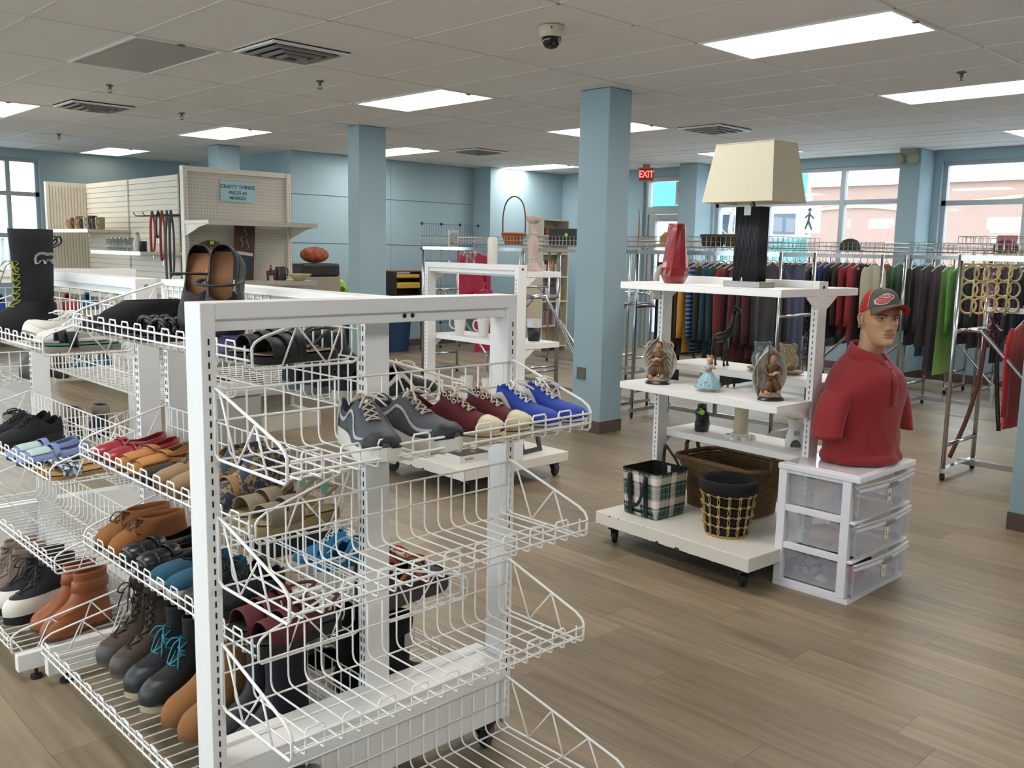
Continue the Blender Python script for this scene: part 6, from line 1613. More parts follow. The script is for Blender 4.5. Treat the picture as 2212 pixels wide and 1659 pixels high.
for i, (x, y, rz) in enumerate(((6.35, 2.29, -.9), (6.40, 2.24, -.7), (6.70, 2.28, -1.0), (6.76, 2.22, -.8), (6.74, 2.15, -.5))):
    ring_hanger(x, y, 1.50, rz, 'cream plastic scarf hanger with three rings on the near garment rack')
# things lying on top baskets
def hat(x, y, col, label, sx=1, z=1.536):
    t = thing('hat', label, 'hat', (x, y, z)); m = mat('cloth_'+col, col, .85)
    MB().lathe([(.1, 0), (.105, .02), (.1, .06), (.075, .1), (.03, .12), (0, .122)], 20, sx=sx).build('crown', m, t, smooth=True)
    rows = [[(.095*math.cos(a)*(1+.0), .095*math.sin(a), .01) for a in [PI+PI*j/12 for j in range(13)]], [(.1*math.cos(a)*1.0, .1*math.sin(a)-.06*math.sin(-a), .0) for a in [PI+PI*j/12 for j in range(13)]]]
    MB().grid(rows).build('visor', m, t, smooth=True, solid=.002)
hat(9.2, 4.55, '3C3E36', 'dark olive cap lying in the basket above the rack near the window pilaster')
hat(9.12, 3.02, '5A2030', 'maroon cap lying in the basket above the lime green top')
hat(9.2, 2.76, '22364A', 'navy knit hat lying next to the maroon cap in the rack basket')
def wicker(x, y, z, col, w, l, h, label):
    t = thing('basket', label, 'basket', (x, y, z)); m = mat('wicker_'+col, col, .8, var=.3, scale=80, bump=.5)
    n = 6
    for i in range(n):
        q = i/(n-1.0); a, b = w*(.8+.2*q), l*(.8+.2*q)
        MB().tube([(a*math.cos(u), b*math.sin(u), .012+q*(h-.02)) for u in [2*PI*j/24 for j in range(24)]], h/n*.62, 6, closed=True).build('woven_row', m, t, smooth=True)
    MB().lathe([(1e-4, .01), (1, .01), (1, .014), (1e-4, .014)], 24, sx=w*.85, sy=l*.85).build('base', m, t)
wicker(6.72, 4.55, 1.536, '3E3024', .1, .1, .1, 'dark brown wicker basket in the wire basket behind the red vase')
wicker(6.72, 4.3, 1.536, '4A3826', .12, .13, .1, 'brown wicker basket beside the darker one in the wire basket')
t = thing('toy_hat', 'yellow straw hat lying in the wire basket behind the blue column', 'hat', (6.72, 5.0, 1.536)); MB().lathe([(.14, 0), (.14, .01), (.09, .02), (.085, .08), (.05, .12), (0, .125)], 24).build('crown', mat('straw', 'A87A34', .8, bump=.4), t, smooth=True)
# orange handled basket, black crate, white crate on the far racks
t = thing('gift_basket', 'terracotta wicker basket with a very tall hoop handle on the far rack', 'basket', (7.0, 7.28, 1.536))
m = mat('terracotta_wicker', '9A5630', .8, var=.25, scale=90, bump=.5)
for i in range(6): MB().tube([(lerp(.09, .13, i/5.)*math.cos(u), lerp(.09, .13, i/5.)*math.sin(u), .012+i*.02) for u in [2*PI*j/24 for j in range(24)]], .0125, 6, closed=True).build('woven_row', m, t, smooth=True)
MB().tube(crom([(-.085, .085, .1), (-.085, .085, .3), (-.06, .06, .45), (0, 0, .51), (.06, -.06, .45), (.085, -.085, .3), (.085, -.085, .1)], 28), .008, 7).build('handle', mat('handle_cane', '6E4426', .7), t, smooth=True)
t = thing('storage_crate', 'black fabric crate on top of the rack behind the blue column', 'crate', (6.76, 6.05, 1.536))
m = BLK
q = MB(); q.bx(-.2, -.28, 0, .2, .28, .006).bx(-.2, -.28, .006, -.19, .28, .15).bx(.19, -.28, .006, .2, .28, .15).bx(-.19, -.28, .006, .19, -.27, .15).bx(-.19, .27, .006, .19, .28, .15); q.build('walls', m, t)
MB().cyl((-.202, .05, .09), .02, .002, 14, 'x').build('price_sticker', mat('sticker_green', '9CC83C'), t)
# ------------------------------------------------------------------ back area
def books(x, y, z, n, rnd, along, depth, hmax, phrase):
    pal = ['7A2A24', 'C9C2B2', '2A3A5A', '4A5A3A', 'B8823A', '3A2A3A', 'D0CFC8', '8A4A3A', '26282C', '5A7A8A']
    u = 0
    for i in range(n):
        w = rnd.uniform(.022, .045); h = hmax*rnd.uniform(.75, 1); c = pal[rnd.randrange(10)]
        nm = {'7A2A24': 'dark red', 'C9C2B2': 'cream', '2A3A5A': 'navy', '4A5A3A': 'green', 'B8823A': 'orange', '3A2A3A': 'plum', 'D0CFC8': 'white', '8A4A3A': 'brown', '26282C': 'black', '5A7A8A': 'blue grey'}[c]
        t = thing('book', '%s hardback standing on the %s of the white bookcase' % (nm, phrase), 'book', (x+u+w/2, y, z), group='books on the %s of the bookcase' % phrase)
        MB().bx(-w/2, 0, 0, w/2, depth, h).build('cover', mat('book_'+c, c, .6), t); MB().bx(-w/2+.003, .004, h-.006, w/2-.003, depth+.001, h-.002 if False else h+.0005).build('pages', OFFW, t)
        u += w+.001
def bookcase():
    bx, by, w, d, H = 9.70, 9.48, .56, .3, 1.93
    t = thing('bookcase', 'white open bookcase with rows of books in the far corner', 'bookcase', (bx, by, 0)); cm = mat('bookcase_cream', 'CFC8B0', .5)
    for x in (0, w-.02): MB().bx(x, 0, 0, x+.02, d, H).build('side_panel', cm, t)
    for z in (.05, .36, .72, 1.08, 1.42, 1.68, H-.02): MB().bx(.02, 0, z, w-.02, d-.01, z+.02).build('shelf', cm, t)
    MB().bx(.02, d-.01, .07, w-.02, d, H-.02).build('back_panel', cm, t)
    rnd = random.Random(3)
    for z, ph in ((.381, 'second lowest shelf'), (.741, 'third shelf'), (1.101, 'fourth shelf')): books(bx+.03, by+.04, z, 11, rnd, 0, .19, .23, ph)
    tt = thing('box', 'orange and blue printed box lying on the upper shelf of the white bookcase', 'box', (bx+.28, by+.12, 1.701)); MB().bx(-.2, -.1, 0, .2, .1, .1).build('carton', spotted('print_mix', 'A84A2A', '3A4A7A', 12), tt)
bookcase()
# long table with toys
tw = mat('table_oak', '8A6A42', .5, var=.15, scale=20, stretch=(1, 12, 1))
t = thing('table', 'long wood-edged table along the panelled wall with toys on it', 'table', (6.7, 10.35, 0))
MB().bx(0, 0, .77, 1.62, .7, .81).build('table_top', tw, t, bev=.004)
for x in (.05, 1.52):
    for y in (.05, .6): MB().bx(x, y, 0, x+.05, y+.05, .77).build('leg', steel, t)
t = thing('toy_car', 'lime green plastic ride-on toy shell standing on the long table', 'toy', (6.93, 10.65, .81), -.5)
g_ = mat('toy_green', '79A82E', .45)
rows = []
for z, a, b in ((0, .17, .12), (.02, .18, .13), (.1, .175, .13), (.15, .14, .12), (.2, .12, .1), (.23, .09, .08), (.235, .05, .04)):
    rows.append([(a*math.copysign(abs(math.cos(u))**.6, math.cos(u)), b*math.copysign(abs(math.sin(u))**.6, math.sin(u)), z) for u in [2*PI*j/28 for j in range(28)]])
MB().grid(rows, cu=True).fan(rows[-1]).build('shell', g_, t, smooth=True)
for x in (-.07, .07): MB().cyl((x, -.14, .1), .04, .02, 16, 'y').build('round_opening', mat('toy_green_dark', '3E5E1C', .6), t)
t = thing('toy_organ', 'black and yellow toy organ standing on the long table', 'toy', (8.05, 10.62, .81))
ym = mat('toy_yellow', 'B89A34', .5)
MB().bx(-.25, -.1, 0, -.2, .12, .33).build('side_panel', BLK, t); MB().bx(.2, -.1, 0, .25, .12, .33).build('side_panel', BLK, t)
MB().bx(-.2, .08, 0, .2, .12, .3).build('back', BLK, t); MB().bx(-.2, -.12, .1, .2, .06, .18).build('keyboard', ym, t, bev=.01); MB().bx(-.22, -.1, .24, .22, .06, .30).build('roll_top', ym, t, bev=.02); MB().bx(-.25, -.1, .33, .25, .12, .345).build('lid', mat('toy_redbrown', '7A3A24', .5), t)
t = thing('tureen', 'white lidded china tureen with two handles on the wire cube shelving', 'tureen', (8.72, 10.42, 1.14))
MB().lathe([(.05, 0), (.045, .01), (.07, .04), (.09, .08), (.088, .105), (.06, .125), (.025, .14), (.012, .15), (.016, .165), (0, .172)], 28).build('bowl_and_lid', wc, t, smooth=True)
for sd in (-1, 1): MB().tube(crom([(sd*.085, 0, .1), (sd*.12, 0, .11), (sd*.125, 0, .08), (sd*.09, 0, .055)], 12), .007, 6).build('handle', wc, t, smooth=True)
t = thing('toy_tower', 'narrow red and black toy standing on the table behind the blue column', 'toy', (7.28, 10.6, .81)); MB().bx(-.03, -.03, 0, .03, .03, .18).build('base', BLK, t); MB().bx(-.025, -.025, .18, .025, .025, .33).build('top_block', SH('7A2A2A'), t)
t = thing('toy_box', 'tan box of small toys in front of the green toy', 'box', (6.2, 9.95, 0)); 
MB().bx(-.3, -.15, 0, .3, .15, .88).build('cabinet', mat('cab_grey', '8A8578', .6), t); MB().bx(-.32, -.17, .88, .32, .17, .915).build('top', tw, t)
for i, (dx, c, nm) in enumerate(((-.2, 'A8604A', 'coral'), (-.08, '1E2230', 'navy'), (.03, 'B8B4A4', 'cream'), (.14, '22382E', 'dark green'), (.22, '24262A', 'black'))):
    tt = thing('toy_figure', nm+' soft toy lying on the tan topped cabinet', 'toy', (6.2+dx*1.15, 9.93, .916)); MB().ball((0, 0, .04), .055, 10, 7, (.85, 1.1, .75)).ball((.01, -.05, .06), .03, 8, 6).build('body', SH(c, .9), tt, smooth=True); MB().ball((-.03, -.03, .02), .02, 7, 5).ball((.03, .03, .02), .02, 7, 5).build('limbs', SH(c, .9), tt, smooth=True, kind='stuff')
# wire cube shelving with pink jacket
wt = thing('wire_cube_shelf', 'black jointed wire cube shelving against the panelled wall', 'wire shelf', (8.36, 10.5, 0))
gw = mat('wire_dark', '3A3D40', .5, .4)
for k in range(5):
    x = k*.36
    for z0 in (1.1, 1.46):
        pass
pm = MB()
def wpanel(w, h): 
    m = MB(); n = 8
    for i in range(n+1): m.tube([(w*i/n, 0, 0), (w*i/n, 0, h)], .002, 4)
    for z in (0, h*.5, h): m.tube([(0, 0, z), (w, 0, z)], .0025, 4)
    return m.mesh('wire_panel', gw)
WP = wpanel(.35, .35)
for i in range(3):
    for j in range(5): put('wire_panel', WP, wt, (i*.36, .1, .04+j*.36))
    put('wire_panel', WP, wt, (i*.36, -.26, 1.48), (-PI/2, 0, 0)); put('wire_panel', WP, wt, (i*.36, -.26, 1.12), (-PI/2, 0, 0))
cm_ = MB().ball((0, 0, 0), .022, 8, 6).mesh('connector', BLK, smooth=True)
for i in range(4):
    for j in range(6): put('connector', cm_, wt, (i*.36-.005, .1, .03+j*.36))
t = garment('jacket', 'pink', 8.92, 10.12, 1.56, 'hot pink ski jacket hanging on the wire cube shelving', None, 5, .15, mat('cloth_hotpink', 'B41E4A', .6))
t.scale = (1.35, 1.6, 1.25)
t = garment('pants', 'pink', 9.05, 10.02, .98, 'hot pink ski trousers hanging below the pink jacket', None, 6, .1, mat('cloth_hotpink', 'B41E4A')); t.scale = (1.1, 1.5, 1.0)
# bins
def bin_(x, y, w, d, h, col, label):
    t = thing('storage_bin', label, 'bin', (x, y, 0)); m = mat('bin_'+col, col, .5)
    rows = [[(sx*w*k/2, sy*d*k/2, z) for sx, sy in ((-1, -1), (1, -1), (1, 1), (-1, 1))] for z, k in ((0, .85), (h, 1), (h, .95), (.02, .8))]
    MB().grid(rows, cu=True).fan(rows[-1]).fan(rows[0]).build('tub', m, t); MB().tube([(sx*w/2, sy*d/2, h) for sx, sy in ((-1, -1), (1, -1), (1, 1), (-1, 1))], .012, 5, closed=True).build('rim', m, t)
bin_(7.98, 10.8, .38, .4, .5, '1B3A62', 'blue plastic recycling bin under the long table')
bin_(7.5, 10.8, .38, .4, .42, '15161A', 'black plastic bin beside the blue recycling bin')
bin_(9.62, 10.3, .4, .4, .55, '17304A', 'dark blue tub standing beside the wire cube shelving')
# framed print on rack, plush bunny
t = thing('framed_print', 'small white framed sketch standing on the wire cube shelving', 'picture', (8.78, 10.40, 1.485)); MB().bx(-.09, -.01, 0, .09, .01, .26).build('panel', OFFW, t); MB().bx(-.07, -.012, .04, .07, -.01, .22).build('sketch', spotted('sketch', 'A8A6A0', '4A4A4A', 40, .6), t)
t = thing('fruit_plate', 'plush bunny lying on a blue tub lid by the bookcase', 'toy', (9.55, 10.2, .575)); MB().ball((0, 0, .06), .1, 12, 8, (1.5, .8, .6)).ball((.14, -.02, .1), .05, 10, 7).tube([(.14, -.02, .14), (.12, 0, .2)], .015, 6).build('body', SH('B5A688', .9), t, smooth=True)
t.name = 'plush_bunny'
# hanging decoration on the blue column
t = thing('thermometer', 'wooden thermometer board standing in the rack basket behind the blue column', 'thermometer', (6.9, 5.5, 1.535), -.9); MB().bx(0, -.03, 0, .012, .03, .26).build('board', SH('A8583C'), t); MB().bx(.012, -.012, .03, .014, .012, .23).build('scale_strip', OFFW, t); MB().tube([(.006, 0, .26), (.0, 0, .33)], .003, 5).build('cord', dark, t)
# ------------------------------------------------------------------ pegboard gondola
def pegboard_mat():
    m = mat('pegboard', 'BDB8AD', .6, var=.03); N, L, b = nodes_of(m)
    tc = N.new('ShaderNodeTexCoord'); sp = N.new('ShaderNodeSeparateXYZ'); L.new(tc.outputs['Object'], sp.inputs[0])
    def s(sock):
        mu = N.new('ShaderNodeMath'); mu.operation = 'MULTIPLY'; mu.inputs[1].default_value = 2*PI/.0254; L.new(sock, mu.inputs[0])
        c = N.new('ShaderNodeMath'); c.operation = 'COSINE'; L.new(mu.outputs[0], c.inputs[0]); return c
    a, c = s(sp.outputs[0]), s(sp.outputs[2]); ad = N.new('ShaderNodeMath'); ad.operation = 'ADD'; L.new(a.outputs[0], ad.inputs[0]); L.new(c.outputs[0], ad.inputs[1])
    gt = N.new('ShaderNodeMath'); gt.operation = 'GREATER_THAN'; gt.inputs[1].default_value = 1.5; L.new(ad.outputs[0], gt.inputs[0])
    mx = N.new('ShaderNodeMix'); mx.data_type = 'RGBA'; mx.inputs[7].default_value = rgb('8F897E'); L.new(b.inputs['Base Color'].links[0].from_socket, mx.inputs[6]); L.new(gt.outputs[0], mx.inputs[0]); L.new(mx.outputs[2], b.inputs['Base Color'])
    return m
cream = mat('cream_enamel', 'CFC9BB', .45)
pt = thing('pegboard_gondola', 'cream pegboard gondola with a price sign, shelves and a round tray', 'display shelf', (3.17, 7.0, 0))
for x in (0, .90): 
    p = MB().bx(x, -.03, 0, x+.035, .03, 2.07).build('post', cream, pt); slots_mesh(2.07, .035, .06).build('slots', mat('slot_grey', '6A655C', .8), p, loc=(x+.0175, 0, 0), kind='stuff')
MB().bx(.035, -.02, 2.03, .9, .02, 2.07).build('top_rail', cream, pt); MB().bx(.035, -.006, .12, .9, .006, 2.03).build('peg_panel', pegboard_mat(), pt)
MB().bx(0, -.45, 0, .935, .45, .12).build('base_deck', cream, pt)
for z, d in ((1.655, .4), (1.195, .38), (.75, .4), (.33, .42)):
    s_ = MB().bx(0, -.03-d, z-.03, .935, -.03, z).build('shelf', cream, pt, bev=.003)
    MB().bx(0, -.035-d, z-.034, .935, -.03-d, z+.002).build('price_rail', mat('price_rail', 'C2BEAE', .25, .3), s_)
    for x in (.006, .921): MB().prism([(-.03, z-.03), (-.03-d*.95, z-.03), (-.03-d*.6, z-.05), (-.03, z-.12)], x, x+.008, 'x').build('bracket', cream, s_)
sg = thing('price_sign', 'pale blue CRAFTY THINGS sign fixed to the pegboard', 'sign', (3.63, 6.988, 1.897))
MB().bx(-.148, -.003, -.08, .148, 0, .08).build('card', mat('sign_blue', '9CC0C6', .6), sg)
for k, (tx, z, sz) in enumerate((('CRAFTY THINGS', .035, .04), ('PRICES AS', -.012, .036), ('MARKED', -.052, .036))): text_mesh(tx, sz, 'sg%d' % k, mat('sign_ink', '33505A', .6), sg, (0, -.0035, z), (PI/2, 0, 0), bold=.0008, ext=.0004)
t = thing('round_tray', 'round wood rimmed clock plate leaning on the pegboard shelf', 'tray', (3.36, 6.93, 1.196)); 
q = MB().lathe([(.155, 0), (.155, .02), (.11, .02), (.108, .008)], 36).build('rim', SH('4A2C1C', .5), t, loc=(0, 0, .155), rot=(PI/2-.12, 0, 0), smooth=True, auto=40)
MB().lathe([(.11, .006), (.11, .008), (0, .008)], 32).build('face', spotted('clock_face', 'C2B48E', '8A7A56', 30, .62), t, loc=(0, 0, .155), rot=(PI/2-.12, 0, 0))
MB().bx(-.015, -.026, .28, .015, -.022, .305).build('price_sticker', mat('sticker_green', '9CC83C'), t)
t = thing('coffee_picture', 'tall brown coffee cup picture leaning on the pegboard shelf', 'picture', (3.60, 6.86, 1.196), 0, rot=(-.12, .12, 0))
MB().bx(-.085, 0, 0, .085, .02, .46).build('canvas', mat('canvas_brown', '4A3024', .6, var=.35, scale=10), t)
MB().bx(-.06, -.003, .05, .06, 0, .2).build('cup_print', mat('cup_print', '2A3440', .6), t); MB().bx(-.07, -.004, .2, .07, 0, .225).build('cup_band', OFFW, t)
for dx, z in ((-.03, .26), (.02, .25), (0, .34)): MB().tube(crom([(dx, -.003, z), (dx+.012, -.003, z+.03), (dx-.008, -.003, z+.06), (dx+.006, -.003, z+.09)], 12), .004, 5, flat=.4).build('steam_swirl', SH('A89A88'), t)
mug((3.87, 6.75, 1.196), .2, .11, .042, .042, mat('mug_slate', '2E3238', .4), 'dark slate mug on the pegboard shelf')
t = thing('shell_bowl', 'cream shell shaped bowl on the pegboard shelf end', 'bowl', (4.0, 6.68, 1.196)); MB().lathe([(.04, 0), (.05, .01), (.085, .04), (.095, .055), (.09, .055), (.05, .018), (0, .014)], 26, fn=lambda a, q: 1+.05*math.sin(7*a)).build('dish', mat('shell_cream', 'B5A27E', .5), t, smooth=True)
t = thing('horse_figurine', 'small brown horse figurine beside the slate mug', 'figurine', (3.775, 6.74, 1.196)); b_ = MB(); b_.tube([(-.035, 0, .06), (0, 0, .058), (.035, 0, .064), (.05, 0, .09), (.065, 0, .1)], [.018, .02, .018, .012, .01], 8); b_.build('body', SH('5A3424'), t, smooth=True)
for x in (-.03, .03):
    for y in (-.01, .01): MB().tube([(x, y, .055), (x+.004, y, .0)], [.007, .005], 6).build('leg', SH('5A3424'), t, smooth=True)
MB().ball((.0, 0, .09), .014, 8, 6).ball((0, 0, .115), .009, 8, 6).build('rider', SH('7A2430'), t, smooth=True)
t = thing('cushion', 'orange flowered cushion resting on a black case behind the pegboard', 'cushion', (4.62, 7.45, 1.3205)); MB().ball((0, 0, .0765), .15, 14, 9, (1, .5, .5)).build('pad', spotted('cushion_print', '7A3A22', 'A8502E', 22, .55), t, smooth=True)
t = thing('black_case', 'black case on a tall stand behind the pegboard gondola', 'case', (4.62, 7.45, 0)); MB().bx(-.2, -.12, 0, .2, .12, 1.2).build('stand', mat('cab_grey', '8A8578'), t); MB().bx(-.2, -.12, 1.2, .2, .12, 1.32).build('case', BLK, t, bev=.02)
# ------------------------------------------------------------------ slatwall corner display
def slat_mat():
    m = mat('slatwall', 'CBC4B4', .55, var=.03); return m
st = thing('slatwall_display', 'cream slatwall corner display with shelves of mugs and glasses', 'display shelf', (3.6, 8.0, 0))
sm_ = slat_mat()
MB().bx(.015, 0, 0, .09, 2.25, 2.08).build('back_board', sm_, st)
for k in range(40):
    MB().bx(0, 0, .04+k*.051, .015, 2.25, .0865+k*.051).build('slat', sm_, st)
for y in (0, 1.12): MB().bx(-.004, y, 0, .01, y+.03, 2.08).build('joint_strip', mat('strip_tan', '9A8E76', .5), st)
MB().bx(-.40, 2.25, 0, .09, 2.29, 2.08).build('end_panel', sm_, st); MB().bx(-.40, 2.24, 0, -.37, 2.25, 2.08).build('end_post', cream, st)
for k in range(12): MB().bx(-.36+k*.03, 2.243, .05, -.338+k*.03, 2.25, 2.04).build('vertical_slat', sm_, st)
for (y0, y1, z) in ((1.1, 2.2, 1.595), (-.1, 1.05, 1.40), (.0, 2.2, 1.0), (0, 2.2, .6)):
    s_ = MB().bx(-.4, y0, z-.025, -.001, y1, z).build('shelf', cream, st); MB().bx(-.405, y0, z-.03, -.4, y1, z+.002).build('price_rail', mat('price_rail', 'C2BEAE'), s_)
for i, (y, c, nm) in enumerate(((9.95, 'A8946A', 'tan'), (9.8, '6A2A24', 'red'), (9.68, 'A87A5A', 'terracotta'), (9.56, '1E2638', 'navy'), (9.44, 'B8A884', 'cream'), (9.32, '2A3438', 'dark teal'), (9.22, '5A2028', 'maroon'), (9.12, '9C8E70', 'beige'))):
    mug((3.32, y, 1.596), -2.4, .1+.015*(i % 3), .04, .044, mat('mug_'+c, c, .4), nm+' pottery mug on the upper slatwall shelf')
for i in range(6):
    t = thing('drinking_glass', 'clear drinking glass standing on the lower slatwall shelf', 'glass', (3.33, 8.92-i*.1, 1.401), group='clear glasses on the slatwall shelf'); MB().lathe([(.028, 0), (.03, .004), (.036, .12), (.034, .12), (.027, .008), (0, .008)], 18).build('tumbler', clear, t, smooth=True)
t = thing('bird_figurine', 'white and yellow bird figurine on the lower slatwall shelf', 'figurine', (3.32, 8.26, 1.401)); MB().lathe([(.03, 0), (.035, .02), (.04, .06), (.03, .1), (.022, .12), (.024, .135), (.012, .15), (0, .152)], 16).build('body', OFFW, t, smooth=True); MB().ball((0, -.0, .15), .02, 8, 6).build('crest', SH('B8A03A'), t, smooth=True)
mug((3.3, 8.1, 1.401), -2.2, .09, .035, .037, mat('mug_ink', '1E2230', .4), 'small navy mug beside the bird figurine')
for i, (y, z) in enumerate(((8.62, 1.65), (8.5, 1.66))): pass
# pet leads and tools hanging from a hook rail
t = thing('hook_rail', 'black wire hook rail carrying red leads on the slatwall', 'hook rail', (3.45, 7.55, 1.72)); MB().tube([(.1, 0, 0), (.1, .9, 0)], .012, 6).build('bar', gw, t)
for k in range(4): MB().tube([(.1, .15+k*.2, 0), (-.12, .15+k*.2, -.01), (-.14, .15+k*.2, .02)], .005, 5).build('hook', gw, t)
for i, (y, c, L_, nm, sh) in enumerate(((8.04, '9A2A22', .32, 'red', 1), (7.92, '22242A', .2, 'black', 1), (7.84, '8A2A22', .38, 'dark red', 1), (7.74, '5A5A5A', .62, 'grey', 0), (7.66, '3A3A3C', .5, 'charcoal', 0))):
    t = thing('pet_lead', nm+' strap looped over the hook rail on the slatwall', 'lead', (3.37, y, 1.75), .3)
    MB().tube(crom([(0, 0, 0), (.03, .01, -L_*.4), (.02, .01, -L_), (-.02, .0, -L_-.02), (-.03, -.01, -L_*.4), (0, 0, 0)], 24), .012, 6, flat=.4).build('strap_loop', SH(c, .6), t, smooth=True)
    MB().tube([(0, 0, -L_-.02), (0, 0, -L_-.08)], .006, 6).build('clip', chrome, t)
# dishes on the lowest visible slat shelf
for i, (y, c, nm) in enumerate(((9.9, 'A89A7A', 'tan'), (9.6, 'B5AFA0', 'white'), (9.3, '4A463E', 'dark brown'), (9.0, '8A8270', 'stone'), (8.7, '3C3A38', 'black'))):
    t = thing('serving_dish', nm+' serving dish on the middle slatwall shelf', 'dish', (3.35, y, 1.0)); MB().lathe([(.05, 0), (.06, .01), (.1, .05), (.105, .07), (.1, .07), (.055, .018), (0, .014)], 22).build('bowl', mat('dish_'+c, c, .4), t, smooth=True)
# white sewing cabinet shapes seen through the long rack
t = thing('plastic_tub', 'grey lidded storage tub on the floor before the pegboard gondola', 'tub', (2.75, 5.7, 0)); MB().bx(-.25, -.2, .0, .25, .2, .5).build('body', mat('tub_grey', 'A5A29A', .5), t, bev=.02); MB().bx(-.27, -.22, .5, .27, .22, .54).build('lid', mat('tub_lid', 'BDB9B0', .5), t, bev=.008)
t = thing('bread_bin', 'bronze steel bread bin with a green price sticker on the low pegboard gondola shelf', 'bread bin', (3.43, 6.74, .331), .0)
bz = mat('bread_bronze', '4A4640', .25, .8)
MB().prism([(-.1, 0), (.1, 0), (.1, .08), (.07, .14), (.0, .165), (-.07, .14), (-.1, .08)], -.19, .19, 'x').build('shell', bz, t); MB().lathe([(.016, 0), (.016, .002), (0, .002)], 16).build('price_sticker', mat('sticker_green', '9CC83C'), t, (0.02, -.03, .155), (.3, 0, 0))
for x in (-.195, .195): MB().prism([(-.105, 0), (.105, 0), (.105, .08), (.073, .146), (0, .172), (-.073, .146), (-.105, .08)], x-.006, x+.006, 'x').build('end_cap', BLK, t)
# ------------------------------------------------------------------ street outside
snow = mat('snowy_street', 'B9BABD', .8, var=.06, scale=2)
g = struct(MB().bx(12.2, -40, -.4, 90, 60, -.25).bx(-60, 15, -.4, 12.2, 60, -.25).bx(-60, -40, -.4, -3.6, 15, -.25).build('ground', snow))
pinkb = mat('pink_stucco', '8C7268', .85, var=.05, scale=2)
t = thing('building', 'pink stucco building with curved cream stripes across the street', 'building', (30, -8, -.25))
MB().bx(0, -30, 0, 10, 24.4, 4.05).build('wall', pinkb, t)
for k, (y0, y1, z0, z1, bow) in enumerate(((12, 19, 3.45, 3.45, .22), (10, 17, 2.85, 3.5, -.3), (20, 24, 3.0, 3.3, .2), (2, 10, 3.2, 3.5, -.3))):
    MB().tube([(-.03, lerp(y0, y1, i/16.), lerp(z0, z1, i/16.)+bow*math.sin(PI*i/16.)) for i in range(17)], .06, 5).build('stripe', mat('cream_stripe', 'A3907A', .8), t)
MB().bx(-.1, -30, 0, 0, 24.4, 1.1).build('dado', mat('pink_dado', '8A5C52', .85), t)
MB().bx(-.15, -30, 4.05, 10, 24.4, 4.15).build('coping', mat('coping', 'A09084', .8), t)
teal = mat('teal_siding', '457F80', .8, var=.05, scale=3); pale = mat('pale_trim', 'B5BABD', .8)
t = thing('building', 'low pale shop with a teal band and dark windows down the street', 'building', (33, 16.8, -.25))
MB().bx(0, 0, 0, 8, 5.6, 3.7).build('wall', pale, t); MB().bx(-.1, 0, 1.5, 0, 5.6, 2.35).build('teal_band', teal, t)
for y in (.3, 1.7, 3.1, 4.4):
    w = MB().bx(-.05, y, 2.45, .0, y+1.1, 3.4).build('window', pale, t); MB().bx(-.07, y+.08, 2.52, -.05, y+1.02, 3.33).build('pane', mat('far_glass', '3A4250', .1), w)
t = thing('building', 'tall teal and white building beyond the low shop', 'building', (31, 22.6, -.25))
MB().bx(0, 0, 0, 10, 14, 3.0).build('ground_floor', pale, t); MB().bx(-.2, 0, 3.6, 10, 14, 6.5).build('upper_wall', teal, t); MB().bx(0, 0, 3.0, 10, 14, 3.6).build('window_band', mat('far_glass', '3A4250', .1), t)
for y in (1.5, 4.5, 7.5, 10.5):
    w = MB().bx(-.05, y, .9, .0, y+1.9, 2.7).build('window', pale, t); MB().bx(-.07, y+.12, 1.02, -.05, y+1.78, 2.58).build('pane', mat('far_glass', '3A4250', .1), w)
# teal wall section with paler lower part seen right of the lamp
t = thing('crossing_sign', 'white pedestrian crossing sign on a pole across the street', 'sign', (22, 12.0, -.25)); MB().tube([(0, 0, 0), (0, 0, 3.2)], .04, 8).build('pole', steel, t); MB().bx(-.03, -.3, 2.3, -.01, .3, 3.0).build('board', pale, t)
m_ = MB(); m_.ball((-.035, .0, 2.88), .05, 8, 6, (.2, 1, 1)).tube([(-.035, 0, 2.82), (-.035, .02, 2.62)], .035, 5, flat=.6).tube([(-.035, .02, 2.62), (-.035, -.08, 2.38)], .025, 5).tube([(-.035, .02, 2.62), (-.035, .1, 2.4)], .025, 5).tube([(-.035, 0, 2.78), (-.035, -.12, 2.66)], .02, 5).tube([(-.035, 0, 2.78), (-.035, .12, 2.68)], .02, 5)
m_.build('walking_figure', BLK, t)
# bare street tree
t = thing('street_tree', 'bare winter tree across the street', 'tree', (21, 13.6, -.25)); rnd = random.Random(2); tm = mat('bark_grey', '8A8078', .9)
tr = MB(); tr.tube([(0, 0, 0), (.05, .05, 1.2), (0, .1, 2.4), (.05, 0, 3.6), (0, 0, 5)], [.09, .08, .06, .04, .01], 7)
tr.build('trunk', tm, t, smooth=True)
br = MB()
for k in range(26):
    z = rnd.uniform(1.4, 4.2); a = rnd.uniform(0, 6.28); l = rnd.uniform(.5, 1.3)
    p = Vector((.03, .03, z)); q = p+Vector((math.cos(a)*l, math.sin(a)*l, l*.8)); br.tube([p, (p+q)/2+Vector((0, 0, -.08)), q], [.022, .014, .004], 5)
    for _ in range(2):
        e = p.lerp(q, rnd.uniform(.4, .9)); br.tube([e, e+Vector((rnd.uniform(-.4, .4), rnd.uniform(-.4, .4), rnd.uniform(.2, .5)))], [.01, .003], 4)
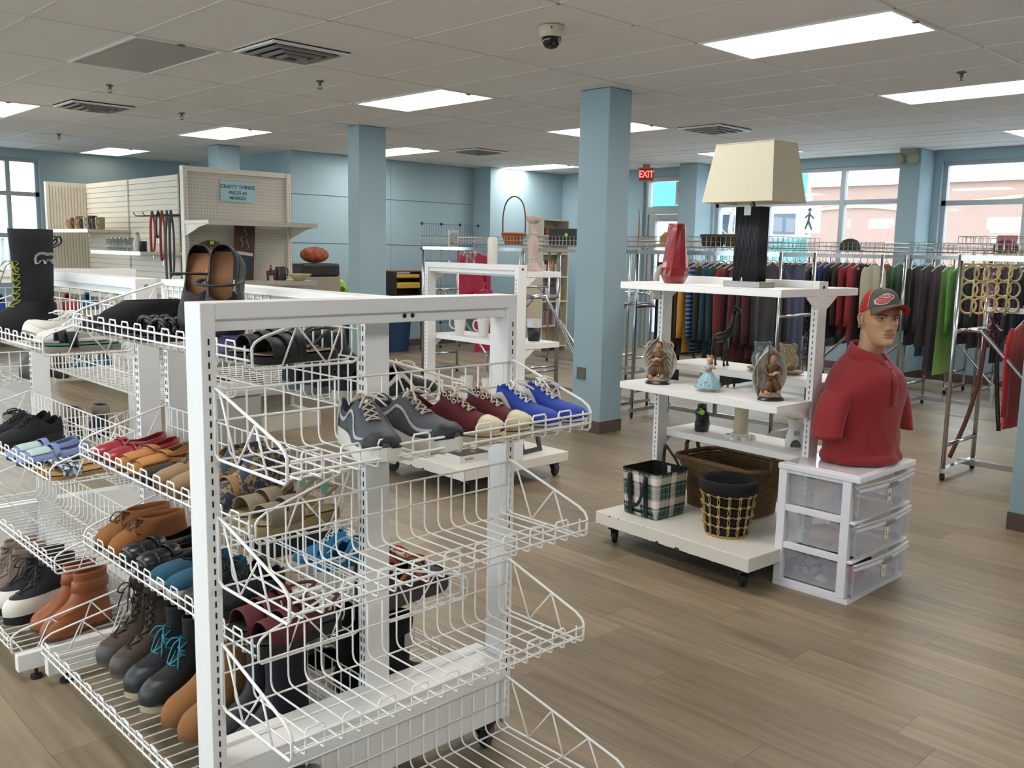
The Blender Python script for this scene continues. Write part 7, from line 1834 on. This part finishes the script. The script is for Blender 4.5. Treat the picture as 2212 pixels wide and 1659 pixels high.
br.build('branches', tm, t, kind='stuff')
# no parking sign stuck in the door transom (read from the back)
t = thing('no_parking_sign', 'white no parking notice taped inside the door transom', 'sign', (11.58, 8.42, 2.2)); MB().bx(0, -.14, 0, .006, .12, .34).build('card', mat('notice_white', 'C9C4C4', .6), t)
rdm = mat('notice_red', 'B06A6A', .6)
MB().tube([(-.002, -.01+.085*math.cos(a), .21+.085*math.sin(a)) for a in [2*PI*k/24 for k in range(24)]], .007, 5, closed=True).build('ring', rdm, t); MB().tube([(-.002, -.07, .27), (-.002, .05, .15)], .006, 5).build('slash', rdm, t)
o = text_mesh('P', .13, 'np', mat('notice_ink', '4A4A4C', .6), t, (-.003, -.01, .21), (PI/2, 0, PI/2), bold=.004)
text_mesh('NO PARKING', .032, 'np2', rdm, t, (-.003, -.01, .07), (PI/2, 0, PI/2))
# notices on the far right window
t = thing('window_notice', 'white shop notices taped to the street window', 'notice', (11.59, 3.82, 1.3)); MB().bx(0, -.1, 0, .004, .12, .45).build('sheet', mat('notice_white', 'C9C4C4'), t); MB().bx(-.002, -.1, .38, 0, .12, .45).build('header', rdm, t)
# porch posts outside the left window
for i, x in enumerate((3.72, 2.9, 1.2)):
    t = thing('porch_post', 'grey lilac timber porch post outside the left hand window', 'post', (x, 15.6, -.25), group='porch posts outside'); MB().bx(-.09, -.09, 0, .09, .09, 3.4).build('shaft', mat('post_lilac', '6E6A86', .8), t); MB().bx(-.11, -.11, 2.5, .11, .11, 2.56).build('collar', pale, t)
t = thing('porch_railing', 'white baluster railing outside the left hand window', 'railing', (2.0, 15.95, -.25)); MB().bx(0, -.04, 1.75, 3.6, .04, 1.82).build('top_rail', pale, t); MB().bx(0, -.04, 1.05, 3.6, .04, 1.12).build('bottom_rail', pale, t)
bal = MB().lathe([(.02, 0), (.03, .1), (.045, .25), (.03, .4), (.02, .5), (.035, .56), (.02, .63)], 8).mesh('baluster', pale, smooth=True)
for k in range(24): put('baluster', bal, t, (.07+k*.15, 0, 1.12))
